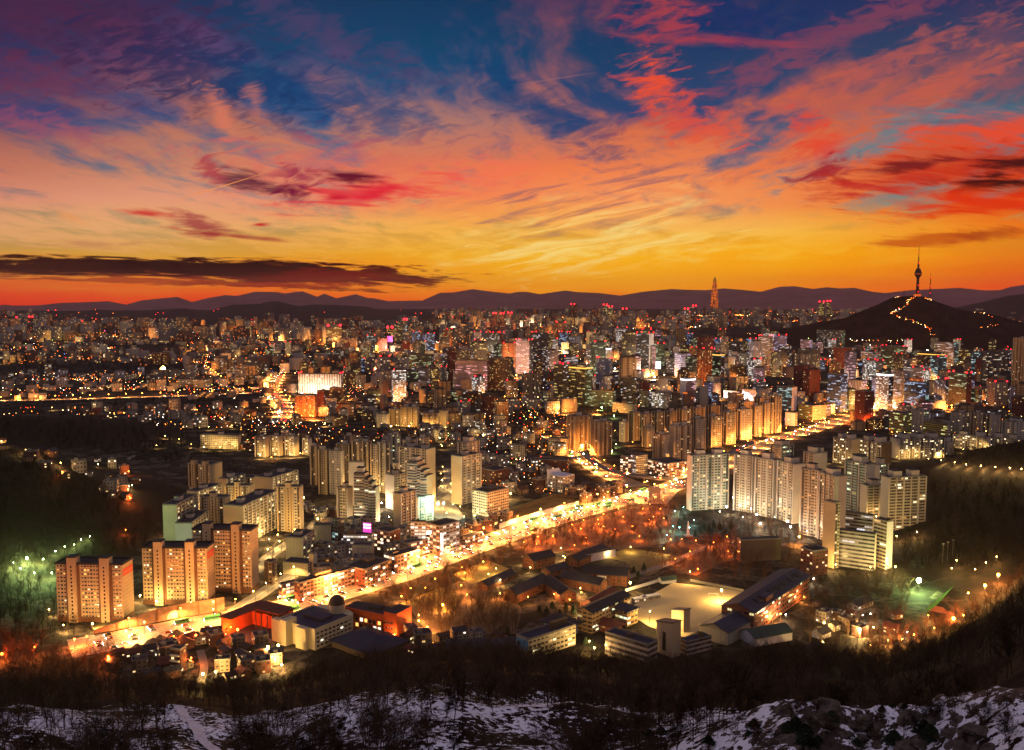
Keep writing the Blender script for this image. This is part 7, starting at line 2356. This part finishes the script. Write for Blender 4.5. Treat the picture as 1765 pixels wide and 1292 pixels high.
for i, (t, c_) in enumerate(NEAR):
    a, b = np_mesh('trunk', *t, MATS['bark']), np_mesh('crown', *c_, MATS[('twig', 'twig_dark', 'twig')[i % 3]])
    NM.append((a.data, b.data)); bpy.data.objects.remove(a); bpy.data.objects.remove(b)
def tree(x, y, z, i, s, label, group, name='bare_tree', mats=None):
    root = tag(empty(name, (x, y, z), rnd.uniform(0, 6.28)), label, 'tree', group)
    root.scale = (s, s, s * rnd.uniform(.9, 1.15))
    for nm, me in (('trunk', NM[i][0]), ('crown', NM[i][1])):
        o = bpy.data.objects.new(nm, me); COL.objects.link(o); o.parent = root
# low-detail trees repeated into the woods
LOW = [grow(s, H, 3, 8, 3, .8, 5) for s, H in ((11, 9), (12, 10), (13, 8), (14, 11))]
LOWV = []
for (tv, tf), (cv, cf) in LOW:
    LOWV.append((np.concatenate([tv, cv]), np.concatenate([tf, cf + len(tv)])))
def wood(name, P3, m, smin=.7, smax=1.25, kinds=None):
    V, F, off = [], [], 0
    for x, y, z in P3:
        v, f = LOWV[rnd.randrange(4)]
        a, s = rnd.uniform(0, 6.28), rnd.uniform(smin, smax)
        c_, s_ = math.cos(a) * s, math.sin(a) * s
        q = np.stack([v[:, 0] * c_ - v[:, 1] * s_ + x, v[:, 0] * s_ + v[:, 1] * c_ + y, v[:, 2] * s * rnd.uniform(.9, 1.15) + z], -1)
        V.append(q.astype(np.float32)); F.append(f + off); off += len(v)
    return tag(np_mesh(name, np.concatenate(V), np.concatenate(F), MATS[m]), kind='stuff')
# the near slope: the biggest trees are things, the mass behind them one wood
N_ = 9000
a_ = np.radians(nrng.uniform(-33, 33, N_)); r0 = np.sqrt(nrng.uniform(150 ** 2, 800 ** 2, N_))
Rt = np.interp(a_, _ta, _tr)
x_, y_ = np.sin(a_) * r0, np.cos(a_) * r0
den = fbm(x_ / 30, y_ / 30, 4) + .5
rockd = np.hypot((x_ - 66) / 36, (y_ - 150) / 38)
ok = (r0 < Rt - 3) & ((den > .40) | (r0 > 280)) & (rockd > 1.0) & ((r0 > 205) | (den > .46))
x_, y_, r0 = x_[ok], y_[ok], r0[ok]
z_ = gz(x_, y_)
order = np.argsort(r0)
nb_, far_ = [], []
for i in order:
    px, py = proj((x_[i], y_[i], z_[i]))
    if py > 1360 or px < -60 or px > 1830: continue
    if 296 < px < 402 and py > 1212 + max(0, px - 330) * .3: continue      # the footpath runs through a gap in the trees
    (nb_ if len(nb_) < 205 else far_).append((x_[i], y_[i], z_[i]))
for x, y, z in nb_:
    tree(x, y, z, rnd.randrange(6), rnd.uniform(.65, 1.05), 'bare winter tree on the snowy near slope', 'bare trees on the snowy slope')
far_ = [q for q in far_ if math.hypot(q[0], q[1]) > 440 or (math.hypot(q[0], q[1]) > 330 and q[0] > 0) or rnd.random() < .5]
h1 = [q for i, q in enumerate(far_) if i % 2]
wood('bare_woods', h1[:1400], 'twig', .75, 1.15)
wood('bare_woods', [q for i, q in enumerate(far_) if not i % 2][:1400], 'twig_mid', .75, 1.2)
def wooded(poly, n, m, terrain=True, smin=.8, smax=1.3, slack=1.0):
    xs, ys = [q[0] for q in poly], [q[1] for q in poly]
    out = []
    for _ in range(n * 8):
        if len(out) >= n: break
        px, py = rnd.uniform(min(xs), max(xs)), rnd.uniform(min(ys), max(ys))
        if not inside(px, py, poly): continue
        p = hit(px, py) if terrain else P(px, py)
        if not free(p.x, p.y, 1.5, slack): continue
        out.append((p.x, p.y, p.z))
    return wood('woodland', out, m, smin, smax)
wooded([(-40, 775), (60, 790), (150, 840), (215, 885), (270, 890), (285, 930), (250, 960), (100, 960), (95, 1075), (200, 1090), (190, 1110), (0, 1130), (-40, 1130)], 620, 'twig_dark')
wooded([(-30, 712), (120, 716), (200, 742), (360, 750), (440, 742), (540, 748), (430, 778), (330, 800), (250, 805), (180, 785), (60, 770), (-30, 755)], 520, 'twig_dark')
wooded([(0, 1100), (200, 1110), (205, 1180), (0, 1190)], 160, 'twig_lamplit')
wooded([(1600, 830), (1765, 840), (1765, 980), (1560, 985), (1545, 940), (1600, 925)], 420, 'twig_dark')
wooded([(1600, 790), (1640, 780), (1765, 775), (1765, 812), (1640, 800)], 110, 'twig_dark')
wooded([(1390, 1000), (1540, 990), (1570, 1010), (1560, 1060), (1540, 1110), (1420, 1130), (1380, 1100)], 210, 'twig')
wooded([(1600, 1076), (1690, 1050), (1765, 995), (1765, 1010), (1650, 1090), (1500, 1150), (1480, 1130)], 120, 'twig_lamplit')
wooded([(860, 710), (1060, 700), (1060, 722), (980, 716), (860, 726)], 120, 'twig_dark')
wooded([(1250, 925), (1385, 955), (1410, 1000), (1330, 1010), (1200, 985), (1180, 985)], 130, 'twig_lamplit')
wooded([(0, 690), (400, 692), (480, 700), (110, 706), (0, 716)], 160, 'twig_dark', False)
wooded([(0, 628), (250, 630), (420, 640), (250, 642), (0, 642)], 170, 'twig_dark', False, 1.3, 2.0)
wooded([(1225, 900), (1260, 892), (1370, 915), (1405, 940), (1370, 955), (1290, 930), (1230, 915)], 110, 'twig')
wooded([(740, 1015), (880, 1040), (900, 1095), (760, 1098), (715, 1060)], 130, 'twig')
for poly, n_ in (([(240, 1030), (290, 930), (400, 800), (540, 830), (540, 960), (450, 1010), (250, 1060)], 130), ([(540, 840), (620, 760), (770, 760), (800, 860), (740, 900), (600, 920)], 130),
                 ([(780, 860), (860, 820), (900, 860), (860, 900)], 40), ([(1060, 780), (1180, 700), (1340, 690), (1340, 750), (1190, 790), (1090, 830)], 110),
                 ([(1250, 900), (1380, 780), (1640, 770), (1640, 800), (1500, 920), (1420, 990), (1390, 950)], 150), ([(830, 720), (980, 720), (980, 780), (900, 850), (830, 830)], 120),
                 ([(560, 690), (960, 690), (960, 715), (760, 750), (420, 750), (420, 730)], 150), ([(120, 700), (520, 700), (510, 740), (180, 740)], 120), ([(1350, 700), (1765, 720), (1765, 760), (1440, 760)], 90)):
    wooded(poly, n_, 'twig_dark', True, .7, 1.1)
wooded([(900, 925), (1000, 892), (1120, 862), (1175, 872), (1160, 935), (1080, 948), (1000, 945), (900, 960)], 330, 'twig_lamplit', False, .7, 1.05)
wooded([(1100, 945), (1200, 930), (1270, 935), (1270, 960), (1200, 995), (1130, 985)], 120, 'twig_lamplit', False, .7, 1.05)
wooded([(640, 1034), (720, 1006), (800, 976), (890, 938), (905, 955), (830, 990), (760, 1030), (700, 1050)], 120, 'twig_lamplit', False, .7, 1.05)
wooded([(700, 1040), (860, 1000), (900, 1050), (890, 1095), (740, 1090)], 130, 'twig', False, .7, 1.1)
# park trees along the road and in the park, each one a tree
def park(poly, n, label, group, s=(.7, 1.05)):
    for p, q in spots(poly, n, 2.4, slack=1.0, reserve=False):
        tree(p.x, p.y, 0, rnd.randrange(6), rnd.uniform(*s), label, group)
park([(900, 925), (1000, 895), (1120, 866), (1170, 880), (1150, 935), (1080, 950), (900, 955)], 62, 'bare tree in the lamp lit park below the junction', 'bare trees in the park')
park([(640, 1030), (720, 1002), (800, 972), (890, 935), (900, 950), (830, 985), (740, 1020), (700, 1040)], 34, 'bare tree in the belt along the near kerb of the main road', 'bare trees along the road')

# evergreens: leaf clumps through the crown on a short trunk
mat('needles', '1c2c1a', .9, .4, .5)
def evergreen(seed, H, Rr):
    r_ = random.Random(seed)
    V, F = [], []
    for _ in range(620):
        t = r_.random() ** .8
        rad = Rr * (1 - t) ** .75 * math.sqrt(r_.random()) * r_.uniform(.8, 1.15)
        a = r_.uniform(0, 6.28)
        c_ = Vector((rad * math.cos(a), rad * math.sin(a), H * (.16 + .84 * t)))
        u = Vector((r_.gauss(0, 1), r_.gauss(0, 1), r_.gauss(0, .6))).normalized() * Rr * .2
        w = u.orthogonal().normalized() * Rr * .1
        i = len(V); V += [(c_ - u)[:], (c_ + w)[:], (c_ + u)[:], (c_ - w)[:]]; F.append((i, i + 1, i + 2, i + 3))
    t = MB(); t.tube((0, 0, -.3), (0, 0, H * .8), .16, .05, 6)
    a, b = t.build('trunk', [MATS['bark']]), np_mesh('crown', V, F, MATS['needles'])
    r2 = (a.data, b.data); bpy.data.objects.remove(a); bpy.data.objects.remove(b)
    return r2
EV = [evergreen(1, 8, 2.2), evergreen(2, 6.5, 2.4), evergreen(3, 3.0, 2.2), evergreen(4, 2.2, 2.0)]
def ever(p, k, s, label, group, name='evergreen_tree', cat='tree'):
    root = tag(empty(name, p, rnd.uniform(0, 6.28)), label, cat, group)
    root.scale = (s, s, s)
    for nm, me in (('trunk', EV[k][0]), ('crown', EV[k][1])):
        o = bpy.data.objects.new(nm, me); COL.objects.link(o); o.parent = root
for px, py in ((1206, 918), (1214, 914), (1222, 920), (1230, 912), (1198, 926), (1240, 915), (1170, 905), (1180, 900), (1250, 922), (1260, 915)):
    ever(P(px, py), rnd.randrange(2), rnd.uniform(.9, 1.4), 'evergreen beside the pale monument', 'evergreens by the monument')
for px, py in ((930, 1056), (942, 1062), (952, 1050), (965, 1066), (975, 1058), (988, 1062), (1040, 1000), (1052, 996), (1092, 990), (1100, 996), (1110, 985), (862, 1096), (875, 1094), (1010, 1112), (1022, 1120)):
    ever(P(px, py), rnd.randrange(2), rnd.uniform(.8, 1.3), 'dark evergreen in the shrubbery round the school', 'evergreens round the school')
for px, py in ((1060, 752), (1050, 765), (1040, 775), (1055, 775), (1036, 715), (1048, 718), (1064, 716)):
    ever(P(px, py), rnd.randrange(2), rnd.uniform(1.2, 1.8), 'green lit evergreen in the garden of the tan towers', 'evergreens of the tan tower garden')
# rock outcrop: boulders and low shrubs on the bare dome
mat('rock', '3a322c', .9, .35, .9, bump=.8, bs=.3, second='6a5c50')
def boulder(seed):
    bm = bmesh.new()
    bmesh.ops.create_icosphere(bm, subdivisions=3, radius=1.0)
    o_ = Vector((seed * 7.3, seed * 3.1, 0))
    for v in bm.verts:
        n = mnoise.fractal(v.co * 1.1 + o_, 1.0, 2.0, 4)
        v.co *= 1 + .45 * n
        v.co.z *= .55
        v.co.x *= 1.35
    me = bpy.data.meshes.new('boulder'); bm.to_mesh(me); bm.free()
    me.materials.append(MATS['rock'])
    return me
BM_ = [boulder(s) for s in range(5)]
for k in range(70):
    px, py = rnd.uniform(1270, 1720), rnd.uniform(1190, 1290)
    if py < 1180 + max(0, px - 1560) * .55 or (px < 1400 and py < 1215): continue
    q = hit(px, py)
    if q.y > 230: continue
    s = rnd.choice((.5, .7, .9, 1.2, 1.7))
    o = bpy.data.objects.new('boulder', rnd.choice(BM_)); COL.objects.link(o)
    o.location = q + Vector((0, 0, -.15 * s)); o.scale = (s, s, s * rnd.uniform(.7, 1.1)); o.rotation_euler = (rnd.gauss(0, .15), rnd.gauss(0, .15), rnd.gauss(.4, .5))
    tag(o, 'weathered boulder on the snowy rock dome at the lower edge', 'boulder', 'boulders on the rock dome')
for k in range(26):
    px, py = rnd.uniform(1080, 1620), rnd.uniform(1215, 1291)
    if px > 1560 and py < 1250: continue
    q = hit(px, py)
    if q.y > 235: continue
    ever(q, 2 + rnd.randrange(2), rnd.uniform(.3, .8), 'dark low pine bush on the snowy rock dome', 'pine bushes on the rock dome', 'pine_bush', 'bush')
for k in range(90):
    px, py = rnd.uniform(900, 1760), rnd.uniform(1205, 1291)
    q = hit(px, py)
    if q.y > 235: continue
    i_ = rnd.randrange(6); s = rnd.uniform(.16, .36)
    root = tag(empty('bare_shrub', q, rnd.uniform(0, 6.28)), 'leafless brown shrub on the snowy rock dome', 'shrub', 'bare shrubs on the rock dome')
    root.scale = (s * 1.3, s * 1.3, s)
    for nm, me in (('stem', NM[i_][0]), ('twigs', NM[i_][1])):
        o = bpy.data.objects.new(nm, me); COL.objects.link(o); o.parent = root
# snowy footpath down the slope
fp = smooth_path([hit(x, y) for x, y in ((308, 1218), (318, 1236), (334, 1250), (344, 1268), (352, 1280), (372, 1296), (392, 1312))], 2.0)
mb = MB()
A, Bq = offs(fp, -1.7), offs(fp, 1.7)
for q in A + Bq: q.z = float(gz(q.x, q.y)) + .5
for i in range(len(fp) - 1): mb.face([A[i], A[i + 1], Bq[i + 1], Bq[i]][::-1])
mat('snow_trodden', 'd0c0b8', .9, .15, .8, second='f0ecf2', spec=.1)
tag(mb.build('path', [MATS['snow_trodden']]), kind='structure')
# light poles over the park
for i, (px, py) in enumerate(((1624, 985), (1632, 982), (1641, 978), (1752, 968))):
    p = P(px, py); o = MB(); o.tube((0, 0, 0), (0, 0, 24), .25, .15, 6); o.box(-1, 1, -.3, .3, 24, 24.8); o = o.build('light_mast', [MATS['steel']]); o.location = p
    tag(o, 'tall unlit mast among the dark park trees near the track', 'mast', 'masts near the track')
# ------------------------------------------------------------------ the hazy air over the plain
def haze(dens=1.8e-5):
    mb = MB()
    mb.box(-21000, 21000, -60, 18300, -8, 458, 0)
    m = bpy.data.materials.new('haze'); m.use_nodes = True
    t = m.node_tree; t.nodes.clear()
    v = t.nodes.new('ShaderNodeVolumePrincipled'); o = t.nodes.new('ShaderNodeOutputMaterial')
    v.inputs['Color'].default_value = (.86, .80, .78, 1)
    v.inputs['Density'].default_value = dens
    v.inputs['Anisotropy'].default_value = .8
    t.links.new(v.outputs[0], o.inputs['Volume'])
    m.cycles.homogeneous_volume = True
    tag(mb.build('haze', [m]), kind='stuff')
haze()
